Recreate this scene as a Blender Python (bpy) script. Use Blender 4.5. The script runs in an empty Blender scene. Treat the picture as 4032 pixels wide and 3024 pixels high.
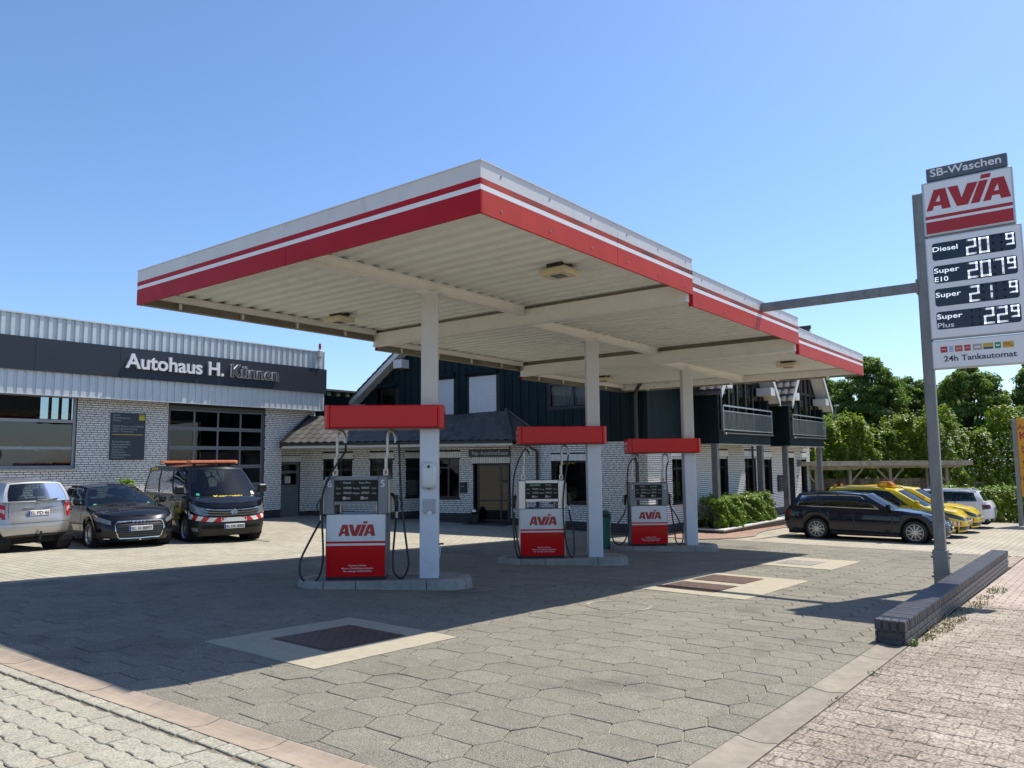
import bpy, math, random
from mathutils import Matrix, Vector
random.seed(7)
SC = bpy.context.scene
COL = SC.collection
R_ = math.radians
PI = math.pi

# ------------------------------------------------------------ camera, sky, sun, exposure
cam = bpy.data.cameras.new('camera')
cam_o = bpy.data.objects.new('camera', cam); COL.objects.link(cam_o)
cam.sensor_width = 36.0; cam.lens = 26.77; cam.clip_start = 0.05; cam.clip_end = 2000
EYE = 1.91
_R = ((0.6147157, -0.0741727, -0.7852535), (-0.7887024, -0.0685937, -0.6109365), (-0.0085486, 0.9948836, -0.1006659))
cam_o.matrix_world = Matrix.Translation((0, 0, EYE)) @ Matrix(_R).to_4x4()
SC.camera = cam_o
SUNV = Vector((0.635, -0.17, 1.0)).normalized()
SUN_EL = math.asin(SUNV.z); SUN_AZ = math.atan2(SUNV.x, SUNV.y)
world = bpy.data.worlds.new('World'); SC.world = world; world.use_nodes = True
wn = world.node_tree.nodes; wl = world.node_tree.links
sky = wn.new('ShaderNodeTexSky'); sky.sky_type = 'NISHITA'; sky.sun_disc = False
sky.sun_elevation = SUN_EL; sky.sun_rotation = SUN_AZ
sky.air_density = 1.0; sky.dust_density = 0.6; sky.ozone_density = 8.0; sky.altitude = 0
bg = wn['Background']; bg.inputs['Strength'].default_value = 0.142
wl.new(sky.outputs[0], bg.inputs['Color'])
sun = bpy.data.lights.new('sun', 'SUN'); sun.energy = 5.0; sun.angle = R_(0.53); sun.color = (1.0, 0.935, 0.82)
sun_o = bpy.data.objects.new('sun', sun); COL.objects.link(sun_o)
sun_o.rotation_euler = SUNV.to_track_quat('Z', 'Y').to_euler(); sun_o.location = (10, -5, 30)
SC.view_settings.view_transform = 'Standard'; SC.view_settings.look = 'None'
SC.view_settings.exposure = 0.42; SC.view_settings.gamma = 1.0
SC.cycles.max_bounces = 8; SC.cycles.transparent_max_bounces = 24
SC.cycles.caustics_reflective = False; SC.cycles.caustics_refractive = False
SC.cycles.sample_clamp_indirect = 6.0
SC.render.film_transparent = False

# ------------------------------------------------------------ ground height
def gz(x, y):
    z = -0.037 * (min(x, 25.0) - 8.3)
    if x < -5: z = 0.492
    if x > 25: z += -0.02 * (min(x, 40.0) - 25.0)
    if y > 13: z += 0.00155 * max(0.0, min(x, 24.0) - 8.0) * (min(y, 26.0) - 13.0)
    return z

# ------------------------------------------------------------ materials
MATS = {}
def M(name, col=(.5, .5, .5), rough=.6, metal=0., var=.08, scale=6., bump=0., bscale=60., spec=.5, coat=0., rnd=0., streak=None, dirt=None, emit=0., alpha=None, detail=6., speck=None, dirt2=None):
    if name in MATS: return MATS[name]
    m = bpy.data.materials.new(name); m.use_nodes = True
    nt = m.node_tree; n = nt.nodes; l = nt.links; b = n['Principled BSDF']
    b.inputs['Roughness'].default_value = rough; b.inputs['Metallic'].default_value = metal
    b.inputs['Specular IOR Level'].default_value = spec
    if coat: b.inputs['Coat Weight'].default_value = coat; b.inputs['Coat Roughness'].default_value = .03
    geo = n.new('ShaderNodeNewGeometry')
    out = None
    def mix(a, bcol, fac):
        x = n.new('ShaderNodeMix'); x.data_type = 'RGBA'
        if hasattr(fac, 'is_output'): l.new(fac, x.inputs[0])
        else: x.inputs[0].default_value = fac
        for i, v in ((6, a), (7, bcol)):
            if hasattr(v, 'is_output'): l.new(v, x.inputs[i])
            else: x.inputs[i].default_value = (*v[:3], 1)
        return x.outputs[2]
    c = lambda k: tuple(max(0., min(1., v * k)) for v in col)
    if var > 0:
        t = n.new('ShaderNodeTexNoise'); t.inputs['Scale'].default_value = scale; t.inputs['Detail'].default_value = detail; t.inputs['Roughness'].default_value = .65
        l.new(geo.outputs['Position'], t.inputs['Vector'])
        r = n.new('ShaderNodeMapRange'); l.new(t.outputs['Fac'], r.inputs[0]); r.inputs[1].default_value = .3; r.inputs[2].default_value = .7
        out = mix(c(1 - var), c(1 + var), r.outputs[0])
    for dirt in [d_ for d_ in (dirt, dirt2) if d_]:   # (colour, scale, low, high): blotchy wear with a shape of its own
        t = n.new('ShaderNodeTexNoise'); t.inputs['Scale'].default_value = dirt[1]; t.inputs['Detail'].default_value = 8; t.inputs['Roughness'].default_value = .7
        mp = n.new('ShaderNodeMapping'); l.new(geo.outputs['Position'], mp.inputs[0])
        if len(dirt) > 4: mp.inputs['Scale'].default_value = dirt[4]
        l.new(mp.outputs[0], t.inputs['Vector'])
        r = n.new('ShaderNodeMapRange'); l.new(t.outputs['Fac'], r.inputs[0]); r.inputs[1].default_value = dirt[2]; r.inputs[2].default_value = dirt[3]
        out = mix(out if out is not None else col, dirt[0], r.outputs[0])
    if speck:
        t = n.new('ShaderNodeTexNoise'); t.inputs['Scale'].default_value = speck[0]; t.inputs['Detail'].default_value = 2; l.new(geo.outputs['Position'], t.inputs['Vector'])
        r = n.new('ShaderNodeMapRange'); l.new(t.outputs['Fac'], r.inputs[0]); r.inputs[1].default_value = .36; r.inputs[2].default_value = .64; r.inputs[3].default_value = 1 - speck[1]; r.inputs[4].default_value = 1 + speck[1]
        hs = n.new('ShaderNodeHueSaturation'); l.new(r.outputs[0], hs.inputs['Value'])
        if out is not None: l.new(out, hs.inputs['Color'])
        else: hs.inputs['Color'].default_value = (*col, 1)
        out = hs.outputs[0]
    if rnd > 0:
        oi = n.new('ShaderNodeObjectInfo'); ad = n.new('ShaderNodeMath'); l.new(oi.outputs['Random'], ad.inputs[0]); l.new(geo.outputs['Random Per Island'], ad.inputs[1])
        fr = n.new('ShaderNodeMath'); fr.operation = 'FRACT'; l.new(ad.outputs[0], fr.inputs[0])
        r = n.new('ShaderNodeMapRange'); l.new(fr.outputs[0], r.inputs[0]); r.inputs[3].default_value = 1 - rnd; r.inputs[4].default_value = 1 + rnd
        hs = n.new('ShaderNodeHueSaturation'); l.new(r.outputs[0], hs.inputs['Value'])
        if out is not None: l.new(out, hs.inputs['Color'])
        else: hs.inputs['Color'].default_value = (*col, 1)
        out = hs.outputs[0]
    if out is not None: l.new(out, b.inputs['Base Color'])
    else: b.inputs['Base Color'].default_value = (*col, 1)
    if bump:
        t = n.new('ShaderNodeTexNoise'); t.inputs['Scale'].default_value = bscale; t.inputs['Detail'].default_value = 4
        l.new(geo.outputs['Position'], t.inputs['Vector'])
        bp = n.new('ShaderNodeBump'); bp.inputs['Strength'].default_value = bump; bp.inputs['Distance'].default_value = .01
        l.new(t.outputs['Fac'], bp.inputs['Height']); l.new(bp.outputs[0], b.inputs['Normal'])
    if emit:
        b.inputs['Emission Color'].default_value = (*col, 1); b.inputs['Emission Strength'].default_value = emit
    MATS[name] = m
    return m

def MGLASS(name, tint=(.6, .7, .7), rough=.0, ior=1.45, clear=1.0, boost=1.0):
    if name in MATS: return MATS[name]
    m = bpy.data.materials.new(name); m.use_nodes = True
    nt = m.node_tree; n = nt.nodes; l = nt.links
    n.remove(n['Principled BSDF'])
    tr = n.new('ShaderNodeBsdfTransparent'); tr.inputs[0].default_value = (*tint, 1)
    gl = n.new('ShaderNodeBsdfGlossy'); gl.inputs['Roughness'].default_value = rough
    fr = n.new('ShaderNodeFresnel'); fr.inputs['IOR'].default_value = ior
    geo = n.new('ShaderNodeNewGeometry')
    tx = n.new('ShaderNodeTexNoise'); tx.inputs['Scale'].default_value = 1.3; l.new(geo.outputs['Position'], tx.inputs['Vector'])
    bp = n.new('ShaderNodeBump'); bp.inputs['Strength'].default_value = .02; bp.inputs['Distance'].default_value = .05
    l.new(tx.outputs['Fac'], bp.inputs['Height']); l.new(bp.outputs[0], gl.inputs['Normal'])
    k = n.new('ShaderNodeMath'); k.operation = 'MULTIPLY'; k.inputs[1].default_value = boost; k.use_clamp = True; l.new(fr.outputs[0], k.inputs[0])
    mx = n.new('ShaderNodeMixShader'); l.new(k.outputs[0], mx.inputs[0]); l.new(tr.outputs[0], mx.inputs[1]); l.new(gl.outputs[0], mx.inputs[2])
    l.new(mx.outputs[0], n['Material Output'].inputs['Surface'])
    MATS[name] = m
    return m

def MPAVE(name, col, joint, bw, bh, gap=.012, rot=0., var=.12, big=None):
    """paving too far off to pick apart: brick pattern with sunken joints"""
    if name in MATS: return MATS[name]
    m = bpy.data.materials.new(name); m.use_nodes = True
    nt = m.node_tree; n = nt.nodes; l = nt.links; b = n['Principled BSDF']; b.inputs['Roughness'].default_value = .85; b.inputs['Specular IOR Level'].default_value = .25
    geo = n.new('ShaderNodeNewGeometry'); mp = n.new('ShaderNodeMapping'); mp.inputs['Rotation'].default_value = (0, 0, rot); l.new(geo.outputs['Position'], mp.inputs[0])
    wv = n.new('ShaderNodeTexNoise'); wv.inputs['Scale'].default_value = 9; l.new(geo.outputs['Position'], wv.inputs['Vector'])
    add = n.new('ShaderNodeVectorMath'); add.operation = 'MULTIPLY_ADD'; add.inputs[1].default_value = (.03, .03, 0); l.new(wv.outputs['Color'], add.inputs[0]); l.new(mp.outputs[0], add.inputs[2])
    br = n.new('ShaderNodeTexBrick'); l.new(add.outputs[0], br.inputs['Vector']); br.inputs['Scale'].default_value = 1
    br.inputs['Brick Width'].default_value = bw; br.inputs['Row Height'].default_value = bh; br.inputs['Mortar Size'].default_value = gap; br.inputs['Mortar Smooth'].default_value = .3
    c = lambda k: (*[min(1, v * k) for v in col], 1)
    br.inputs['Color1'].default_value = c(1 - var); br.inputs['Color2'].default_value = c(1 + var); br.inputs['Mortar'].default_value = (*joint, 1)
    t = n.new('ShaderNodeTexNoise'); t.inputs['Scale'].default_value = .6; t.inputs['Detail'].default_value = 9; t.inputs['Roughness'].default_value = .7; l.new(geo.outputs['Position'], t.inputs['Vector'])
    r = n.new('ShaderNodeMapRange'); l.new(t.outputs['Fac'], r.inputs[0]); r.inputs[1].default_value = .3; r.inputs[2].default_value = .7; r.inputs[3].default_value = .8; r.inputs[4].default_value = 1.15
    hs = n.new('ShaderNodeHueSaturation'); l.new(br.outputs['Color'], hs.inputs['Color']); l.new(r.outputs[0], hs.inputs['Value'])
    l.new(hs.outputs[0], b.inputs['Base Color'])
    bp = n.new('ShaderNodeBump'); bp.inputs['Strength'].default_value = .6; bp.inputs['Distance'].default_value = .01; bp.invert = True
    l.new(br.outputs['Fac'], bp.inputs['Height']); l.new(bp.outputs[0], b.inputs['Normal'])
    MATS[name] = m
    return m

# ------------------------------------------------------------ mesh building
class MB:
    def __init__(s): s.v = []; s.f = []; s.m = []
    def add(s, vs, fs, mi=0):
        o = len(s.v); s.v += [tuple(p) for p in vs]; s.f += [tuple(i + o for i in f) for f in fs]; s.m += [mi] * len(fs); return s
    def box(s, x0, x1, y0, y1, z0, z1, mi=0):
        return s.add([(x0, y0, z0), (x1, y0, z0), (x1, y1, z0), (x0, y1, z0), (x0, y0, z1), (x1, y0, z1), (x1, y1, z1), (x0, y1, z1)],
                     [(3, 2, 1, 0), (4, 5, 6, 7), (0, 1, 5, 4), (1, 2, 6, 5), (2, 3, 7, 6), (3, 0, 4, 7)], mi)
    def cbox(s, x0, x1, y0, y1, z0, z1, c=.01, mi=0):   # box with chamfered edges
        c = min(c, (x1 - x0) * .45, (y1 - y0) * .45, (z1 - z0) * .45)
        V = []; idx = {}
        for a, X in ((0, (x0, x0 + c)), (1, (x1, x1 - c))):
            for b_, Y in ((0, (y0, y0 + c)), (1, (y1, y1 - c))):
                for d, Z in ((0, (z0, z0 + c)), (1, (z1, z1 - c))):
                    for ax in range(3):
                        idx[a, b_, d, ax] = len(V)
                        V.append((X[0] if ax == 0 else X[1], Y[0] if ax == 1 else Y[1], Z[0] if ax == 2 else Z[1]))
        F = []
        def q(*k): F.append(tuple(idx[i] for i in k))
        q((0, 0, 0, 0), (0, 0, 1, 0), (0, 1, 1, 0), (0, 1, 0, 0)); q((1, 0, 0, 0), (1, 1, 0, 0), (1, 1, 1, 0), (1, 0, 1, 0))
        q((0, 0, 0, 1), (1, 0, 0, 1), (1, 0, 1, 1), (0, 0, 1, 1)); q((0, 1, 0, 1), (0, 1, 1, 1), (1, 1, 1, 1), (1, 1, 0, 1))
        q((0, 0, 0, 2), (0, 1, 0, 2), (1, 1, 0, 2), (1, 0, 0, 2)); q((0, 0, 1, 2), (1, 0, 1, 2), (1, 1, 1, 2), (0, 1, 1, 2))
        for a in (0, 1):
            for b_ in (0, 1):
                q((a, b_, 0, 0), (a, b_, 0, 1), (a, b_, 1, 1), (a, b_, 1, 0))
                q((a, 0, b_, 0), (a, 0, b_, 2), (a, 1, b_, 2), (a, 1, b_, 0))
                q((0, a, b_, 1), (0, a, b_, 2), (1, a, b_, 2), (1, a, b_, 1))
                for d in (0, 1): q((a, b_, d, 0), (a, b_, d, 1), (a, b_, d, 2))
        return s.add(V, F, mi)
    def obox(s, o, ax, ay, az, mi=0):    # box from corner o and three edge vectors
        o, ax, ay, az = Vector(o), Vector(ax), Vector(ay), Vector(az)
        P = [o, o + ax, o + ax + ay, o + ay]; P += [p + az for p in P]
        return s.add(P, [(3, 2, 1, 0), (4, 5, 6, 7), (0, 1, 5, 4), (1, 2, 6, 5), (2, 3, 7, 6), (3, 0, 4, 7)], mi)
    def quad(s, a, b, c, d, mi=0): return s.add([a, b, c, d], [(0, 1, 2, 3)], mi)
    def prism(s, poly, z0, z1, mi=0, top=None):
        n = len(poly); V = [(x, y, z0) for x, y in poly] + [(x, y, z1) for x, y in (top or poly)]
        return s.add(V, [tuple(range(n))[::-1], tuple(range(n, 2 * n))] + [(i, (i + 1) % n, n + (i + 1) % n, n + i) for i in range(n)], mi)
    def extr(s, poly, vec, mi=0):   # extrude any 3-d polygon along vec
        n = len(poly); vec = Vector(vec); V = [Vector(p) for p in poly]; V += [p + vec for p in V]
        return s.add(V, [tuple(range(n))[::-1], tuple(range(n, 2 * n))] + [(i, (i + 1) % n, n + (i + 1) % n, n + i) for i in range(n)], mi)
    def tube(s, path, r, seg=8, cap=True, mi=0):
        path = [Vector(p) for p in path]; n = len(path); V = []; up0 = None
        for i, p in enumerate(path):
            t = (path[min(i + 1, n - 1)] - path[max(i - 1, 0)]).normalized()
            if up0 is None: up0 = Vector((0, 0, 1)) if abs(t.z) < .9 else Vector((1, 0, 0))
            a = t.cross(up0).normalized(); b = a.cross(t).normalized(); up0 = b
            rr = r[i] if isinstance(r, (list, tuple)) else r
            V += [p + (a * math.cos(2 * PI * k / seg) + b * math.sin(2 * PI * k / seg)) * rr for k in range(seg)]
        F = [(i * seg + k, i * seg + (k + 1) % seg, (i + 1) * seg + (k + 1) % seg, (i + 1) * seg + k) for i in range(n - 1) for k in range(seg)]
        if cap: F += [tuple(range(seg))[::-1], tuple(range((n - 1) * seg, n * seg))]
        return s.add(V, F, mi)
    def lathe(s, prof, seg=24, c=(0, 0, 0), axis='z', mi=0):   # prof: (r, h)
        V = []
        for r, h in prof:
            for k in range(seg):
                a = 2 * PI * k / seg; x, y = r * math.cos(a), r * math.sin(a)
                p = (x, y, h) if axis == 'z' else ((x, h, y) if axis == 'y' else (h, x, y))
                V.append((p[0] + c[0], p[1] + c[1], p[2] + c[2]))
        n = len(prof)
        F = [(i * seg + k, i * seg + (k + 1) % seg, (i + 1) * seg + (k + 1) % seg, (i + 1) * seg + k) for i in range(n - 1) for k in range(seg)]
        return s.add(V, F, mi)
    def grid(s, fn, us, vs, mi=0, skip=None):
        V = [fn(u, v) for u in us for v in vs]; nv = len(vs)
        F = [(i * nv + j, (i + 1) * nv + j, (i + 1) * nv + j + 1, i * nv + j + 1) for i in range(len(us) - 1) for j in range(nv - 1)
             if not (skip and skip((us[i] + us[i + 1]) / 2, (vs[j] + vs[j + 1]) / 2))]
        return s.add(V, F, mi)
    def build(s, name, mat, parent=None, smooth=False, bevel=0., loc=None, seg=2, angle=35, thick=None):
        me = bpy.data.meshes.new(name); me.from_pydata(s.v, [], s.f)
        for m in (mat if isinstance(mat, (list, tuple)) else [mat]): me.materials.append(m)
        if isinstance(mat, (list, tuple)): me.polygons.foreach_set('material_index', s.m)
        if smooth: me.polygons.foreach_set('use_smooth', [True] * len(me.polygons))
        me.update()
        o = bpy.data.objects.new(name, me); COL.objects.link(o)
        if parent is not None: o.parent = parent
        if loc: o.location = loc
        if thick:
            md = o.modifiers.new('t', 'SOLIDIFY'); md.thickness = thick; md.offset = -1
        if bevel:
            md = o.modifiers.new('b', 'BEVEL'); md.width = bevel; md.segments = seg; md.limit_method = 'ANGLE'; md.angle_limit = R_(angle)
        if smooth and not bevel:
            md = o.modifiers.new('w', 'WEIGHTED_NORMAL'); md.keep_sharp = True
            me.set_sharp_from_angle(angle=R_(angle))
        return o

def tag(o, label, cat, group=None):
    o['label'] = label; o['category'] = cat
    if group: o['group'] = group
    return o
def struct(o): o['kind'] = 'structure'; return o
def stuff(o): o['kind'] = 'stuff'; return o
def thing(name, label, cat, loc=(0, 0, 0), rz=0., group=None):
    o = bpy.data.objects.new(name, None); COL.objects.link(o); o.empty_display_size = .2
    o.location = loc; o.rotation_euler = (0, 0, rz)
    return tag(o, label, cat, group)
def copy_tree(o, parent=None):
    kids = [c for c in o.children]
    c = o.copy(); COL.objects.link(c); c.parent = parent
    for k in kids: copy_tree(k, c)
    return c
def pane_copy(src, name, parent, mtx):
    c = bpy.data.objects.new(name, src); COL.objects.link(c); c.parent = parent; c.matrix_local = mtx; return c

# flat lettering: text or outlines turned into a mesh, lying in the local x-z plane of "basis"
def _curve_mesh(cu, name, mat, parent, mtx):
    ob = bpy.data.objects.new('tmp', cu); COL.objects.link(ob)
    dg = bpy.context.evaluated_depsgraph_get()
    me = bpy.data.meshes.new_from_object(ob.evaluated_get(dg)); me.name = name
    bpy.data.objects.remove(ob); bpy.data.curves.remove(cu)
    me.materials.clear()
    for m in (mat if isinstance(mat, (list, tuple)) else [mat]): me.materials.append(m)
    if isinstance(mat, (list, tuple)) and len(mat) > 1:
        for p in me.polygons: p.material_index = 0 if abs(p.normal.z) > .9 else 1
    o = bpy.data.objects.new(name, me); COL.objects.link(o)
    if parent is not None: o.parent = parent
    o.matrix_local = mtx
    return o
def frame(o, right, up):
    r, u = Vector(right).normalized(), Vector(up).normalized(); n = r.cross(u)
    return Matrix(((r.x, u.x, n.x, o[0]), (r.y, u.y, n.y, o[1]), (r.z, u.z, n.z, o[2]), (0, 0, 0, 1)))
def text(name, s, size, mat, parent, mtx, extr=.003, bold=0., align='CENTER', width=None, sx=1., shear=0.):
    cu = bpy.data.curves.new('t', 'FONT'); cu.body = s; cu.size = size
    cu.extrude = extr; cu.offset = bold * size; cu.align_x = align; cu.align_y = 'BOTTOM_BASELINE'; cu.shear = shear; cu.resolution_u = 4
    o = _curve_mesh(cu, name, mat, parent, mtx)
    xs = [v.co.x for v in o.data.vertices]
    if width and xs:
        k = width / (max(xs) - min(xs))
        for v in o.data.vertices: v.co.x *= k
    elif sx != 1.:
        for v in o.data.vertices: v.co.x *= sx
    return o
def outline(name, polys, mat, parent, mtx, extr=.003):
    cu = bpy.data.curves.new('c', 'CURVE'); cu.dimensions = '2D'; cu.fill_mode = 'BOTH'; cu.extrude = extr
    for p in polys:
        sp = cu.splines.new('POLY'); sp.points.add(len(p) - 1); sp.use_cyclic_u = True
        for i, (x, y) in enumerate(p): sp.points[i].co = (x, y, 0, 1)
    return _curve_mesh(cu, name, mat, parent, mtx)
AV = [[(0, 0), (.33, 1), (.77, 1), (.94, 0), (.6, 0), (.58, .2), (.3, .2), (.24, 0)], [(.37, .4), (.55, .4), (.53, .74)],
      [(.86, 1), (1.24, 1), (1.36, .37), (1.6, 1), (1.99, 1), (1.58, 0), (1.17, 0)],
      [(1.68, 0), (2.04, 1), (2.36, 1), (2.0, 0)], [(2.07, 1.09), (2.13, 1.28), (2.48, 1.28), (2.42, 1.09)],
      [(2.13, 0), (2.49, 1), (2.93, 1), (3.13, 0), (2.77, 0), (2.74, .2), (2.47, .2), (2.41, 0)], [(2.54, .4), (2.72, .4), (2.69, .74)]]
def avia(parent, mtx, h, mat, extr=.002, w=None):
    k = h; kx = (w / 3.13) if w else h
    return outline('lettering', [[((x - 1.565) * kx, y * k) for x, y in p] for p in AV], mat, parent, mtx, extr)
# ============================================================ GROUND
SLOPE = math.atan(0.037)
lot_mat = MPAVE('lot pavers', (.375, .348, .272), (.2, .175, .14), .22, .165, .012, PI / 2, .1)
far_mat = MPAVE('far ground', (.375, .342, .265), (.24, .21, .17), .22, .165, .012, 0, .1)
walk_mat = MPAVE('reddish walk pavers', (.34, .215, .165), (.18, .13, .1), .2, .1, .008, .0, .14)
side_mat = MPAVE('sidewalk pavers', (.40, .325, .275), (.19, .16, .13), .22, .165, .01, PI / 2, .12)
slab_mat = M('hexagon slab concrete', (.205, .190, .155), .9, 0, .10, 8., .5, 160., spec=.2, rnd=.07, speck=(120., .46), dirt=((.14, .125, .10), 1.1, .54, .9), dirt2=((.07, .065, .058), .42, .55, .8))
joint_mat = M('joint sand', (.33, .295, .225), .95, 0, .35, 12., .4, 120., spec=.1)
gut_mat = M('gutter concrete', (.315, .255, .2), .85, 0, .12, 9., .3, 120., spec=.25, rnd=.08, dirt=((.24, .2, .16), 2.2, .5, .8))
gut2_mat = M('grey gutter concrete', (.27, .238, .192), .85, 0, .14, 9., .3, 120., spec=.25, rnd=.08, dirt=((.2, .175, .14), 2.2, .48, .8))
pav_mat = M('wave paver concrete', (.345, .325, .262), .9, 0, .1, 10., .6, 170., spec=.2, rnd=.06, speck=(70., .25), dirt=((.36, .27, .2), 1.6, .58, .8))
pav2_mat = M('reddish wave paver', (.255, .212, .172), .9, 0, .16, 3., .6, 150., spec=.2, rnd=.07, speck=(48., .42), dirt=((.42, .37, .31), .9, .42, .75))
pad_mat = M('pale concrete pad', (.36, .325, .245), .85, 0, .1, 9., .3, 110., spec=.25, dirt=((.36, .28, .19), 1.7, .55, .85))
plate_mat = M('rusty checker plate', (.105, .07, .06), .55, .5, .25, 9., .2, 60., dirt=((.17, .08, .04), 3., .52, .75))
grate_mat = M('galvanised plate', (.3, .28, .26), .5, .7, .2, 12., .2, 60., dirt=((.2, .12, .07), 3., .5, .75))

def sheet(name, xs, ys, dz, mat, poly=None):
    b = MB(); b.grid(lambda x, y: (x, y, gz(x, y) + dz), xs, ys)
    return struct(b.build(name, mat))
def rng(a, b, st):
    n = max(1, int(math.ceil((b - a) / st))); return [a + (b - a) * i / n for i in range(n + 1)]
sheet('ground', [-400, -60, -5, 0, 8.0, 8.3, 16, 24, 25, 30, 40, 60, 120, 600], [-400, -60, -10, 0, 8, 13, 17, 21, 26, 40, 80, 400], -.06, far_mat)
LG = lambda y: 2.84 + (8.3 - y) * .0445          # inner edge of the left gutter
fore = sheet('forecourt', rng(2.2, 22.5, 1.4), rng(1.9, 13.3, 1.0), -.013, joint_mat)
sheet('car_park', [-30, -5, 0, 5, 8, 10, 12, 14, 16, 18, 20, 22, 24, 25, 30, 45], [13.42] + rng(13.6, 26, 1.24) + [40], 0., lot_mat)
sheet('parking_area', [22.66, 24, 25, 30, 35, 40, 70], [-60, -10, 0, 4, 8, 9.2, 11, 13.42], 0., far_mat)
sidew = sheet('sidewalk', rng(-6, 24, 1.2) + [25, 30, 40], [-12, -6, -3, 0, 1.76], -.009, M('pink joint sand', (.26, .21, .165), .95, 0, .3, 12., spec=.1))
apron = sheet('driveway_apron', rng(-8, 2.85, 1.0), rng(1.2, 13.44, 1.2), -.013, M('brown joint sand', (.17, .14, .11), .95, 0, .35, 12., spec=.1))
sheet('sidewalk_beyond', [12.6, 14, 18, 24, 25, 30, 40, 80], [-12, -3, 0, 1.75], -.0005, side_mat)
# reddish path beside the house with a rounded corner
b = MB(); pts = [(21.9, 13.3), (21.9, 9.9), (23.2, 9.35), (24.6, 9.3), (26.0, 9.7), (27.2, 9.9), (29.5, 9.95), (40, 10.0), (40, 11.9), (22.3, 11.9), (22.3, 13.3)]
b.add([(x, y, gz(x, y) + .02) for x, y in pts], [tuple(range(len(pts)))[::-1]] if False else [(0, 1, 9, 10), (1, 2, 9), (2, 3, 9), (3, 4, 9), (4, 5, 9), (5, 6, 9), (6, 7, 8, 9)])
struct(b.build('path', walk_mat))
b = MB()
for i in range(1, 7):
    (x0, y0), (x1, y1) = pts[i], pts[i + 1]; d = Vector((x1 - x0, y1 - y0)).normalized(); n_ = Vector((d.y, -d.x)) * .07
    b.add([(x0 + n_.x, y0 + n_.y, gz(x0, y0) - .1), (x1 + n_.x, y1 + n_.y, gz(x1, y1) - .1), (x1, y1, gz(x1, y1) - .1), (x0, y0, gz(x0, y0) - .1),
           (x0 + n_.x, y0 + n_.y, gz(x0, y0) + .032), (x1 + n_.x, y1 + n_.y, gz(x1, y1) + .032), (x1, y1, gz(x1, y1) + .032), (x0, y0, gz(x0, y0) + .032)],
          [(4, 5, 6, 7), (0, 1, 5, 4), (1, 2, 6, 5), (2, 3, 7, 6), (3, 0, 4, 7)])
struct(b.build('path_kerb', gut2_mat))

# ---- hexagonal slabs
PX, PY, HE, TIP = .375, .435, .176, .2585
hexp = [(-PX / 2, -HE), (0, -TIP), (PX / 2, -HE), (PX / 2, HE), (0, TIP), (-PX / 2, HE)]
def shrink(poly, d):
    cx = sum(p[0] for p in poly) / len(poly); cy = sum(p[1] for p in poly) / len(poly); out = []
    n = len(poly)
    for i in range(n):
        p0, p1, p2 = Vector(poly[i - 1]), Vector(poly[i]), Vector(poly[(i + 1) % n])
        n1 = Vector((-(p1 - p0).y, (p1 - p0).x)); n2 = Vector((-(p2 - p1).y, (p2 - p1).x))
        if n1.length < 1e-6 or n2.length < 1e-6: out.append((p1.x, p1.y)); continue
        n1.normalize(); n2.normalize(); k = 1 + n1.dot(n2)
        q = p1 + (n1 + n2) * (d / max(.3, k)); out.append((q.x, q.y))
    return out
def slab_faces(mb, poly, zf, th=.05, gap=.0048, ch=.005, mi=0):
    a = shrink(poly, gap); t = shrink(poly, gap + ch); n = len(a)
    V = [(x, y, zf(x, y) - th) for x, y in a] + [(x, y, zf(x, y) - ch * .7) for x, y in a] + [(x, y, zf(x, y)) for x, y in t]
    F = [(i, (i + 1) % n, n + (i + 1) % n, n + i) for i in range(n)] + [(n + i, n + (i + 1) % n, 2 * n + (i + 1) % n, 2 * n + i) for i in range(n)] + [tuple(range(2 * n, 3 * n))]
    mb.add(V, F, mi)
def clip(poly, a, bb, c):  # keep a*x+b*y>=c
    out = []
    for i in range(len(poly)):
        p, q = poly[i], poly[(i + 1) % len(poly)]; dp = a * p[0] + bb * p[1] - c; dq = a * q[0] + bb * q[1] - c
        if dp >= 0: out.append(p)
        if dp * dq < 0: t = dp / (dp - dq); out.append((p[0] + (q[0] - p[0]) * t, p[1] + (q[1] - p[1]) * t))
    return out
def area(p): return .5 * sum(p[i][0] * p[(i + 1) % len(p)][1] - p[(i + 1) % len(p)][0] * p[i][1] for i in range(len(p)))
PADS = [(4.25, 6.1, 5.48, 7.2), (10.8, 13.75, 4.22, 6.05), (15.9, 18.2, 4.45, 5.95)]
FWD = Vector((.785, .611)); RGT = Vector((.6147, -.7887))
def in_view(x, y, m=.74):
    d = x * FWD.x + y * FWD.y
    return d > 2.2 and abs(x * RGT.x + y * RGT.y) < m * d + .3
full, rest = [], []
for j in range(0, 28):
    cy = 2.03 + .05 + j * PY
    for i in range(-2, 56):
        cx = 2.2 + (i + (.5 if j % 2 else 0)) * PX
        poly = [(cx + x, cy + y) for x, y in hexp]
        q = clip(clip(clip(clip(poly, 1, .0445, 2.84 + 8.3 * .0445 + .004), 0, 1, 2.035), 0, -1, -13.18), -1, 0, -22.38)
        if len(q) < 3 or abs(area(q)) < .004: continue
        if any(a + .05 < cx < b_ - .05 and c + .1 < cy < d - .1 for a, b_, c, d in PADS): continue
        if len(q) == 6 and abs(area(q) - area(poly)) < 1e-6 and in_view(cx, cy): full.append((cx, cy))
        else: rest.append(q)
full.sort(key=lambda p: p[0] ** 2 + p[1] ** 2)
hm = MB(); slab_faces(hm, hexp, lambda x, y: 0.); ho = hm.build('slab', slab_mat, fore); hme = ho.data
bpy.data.objects.remove(ho)
def settle(): return random.uniform(-.0025, .0025)
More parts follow.
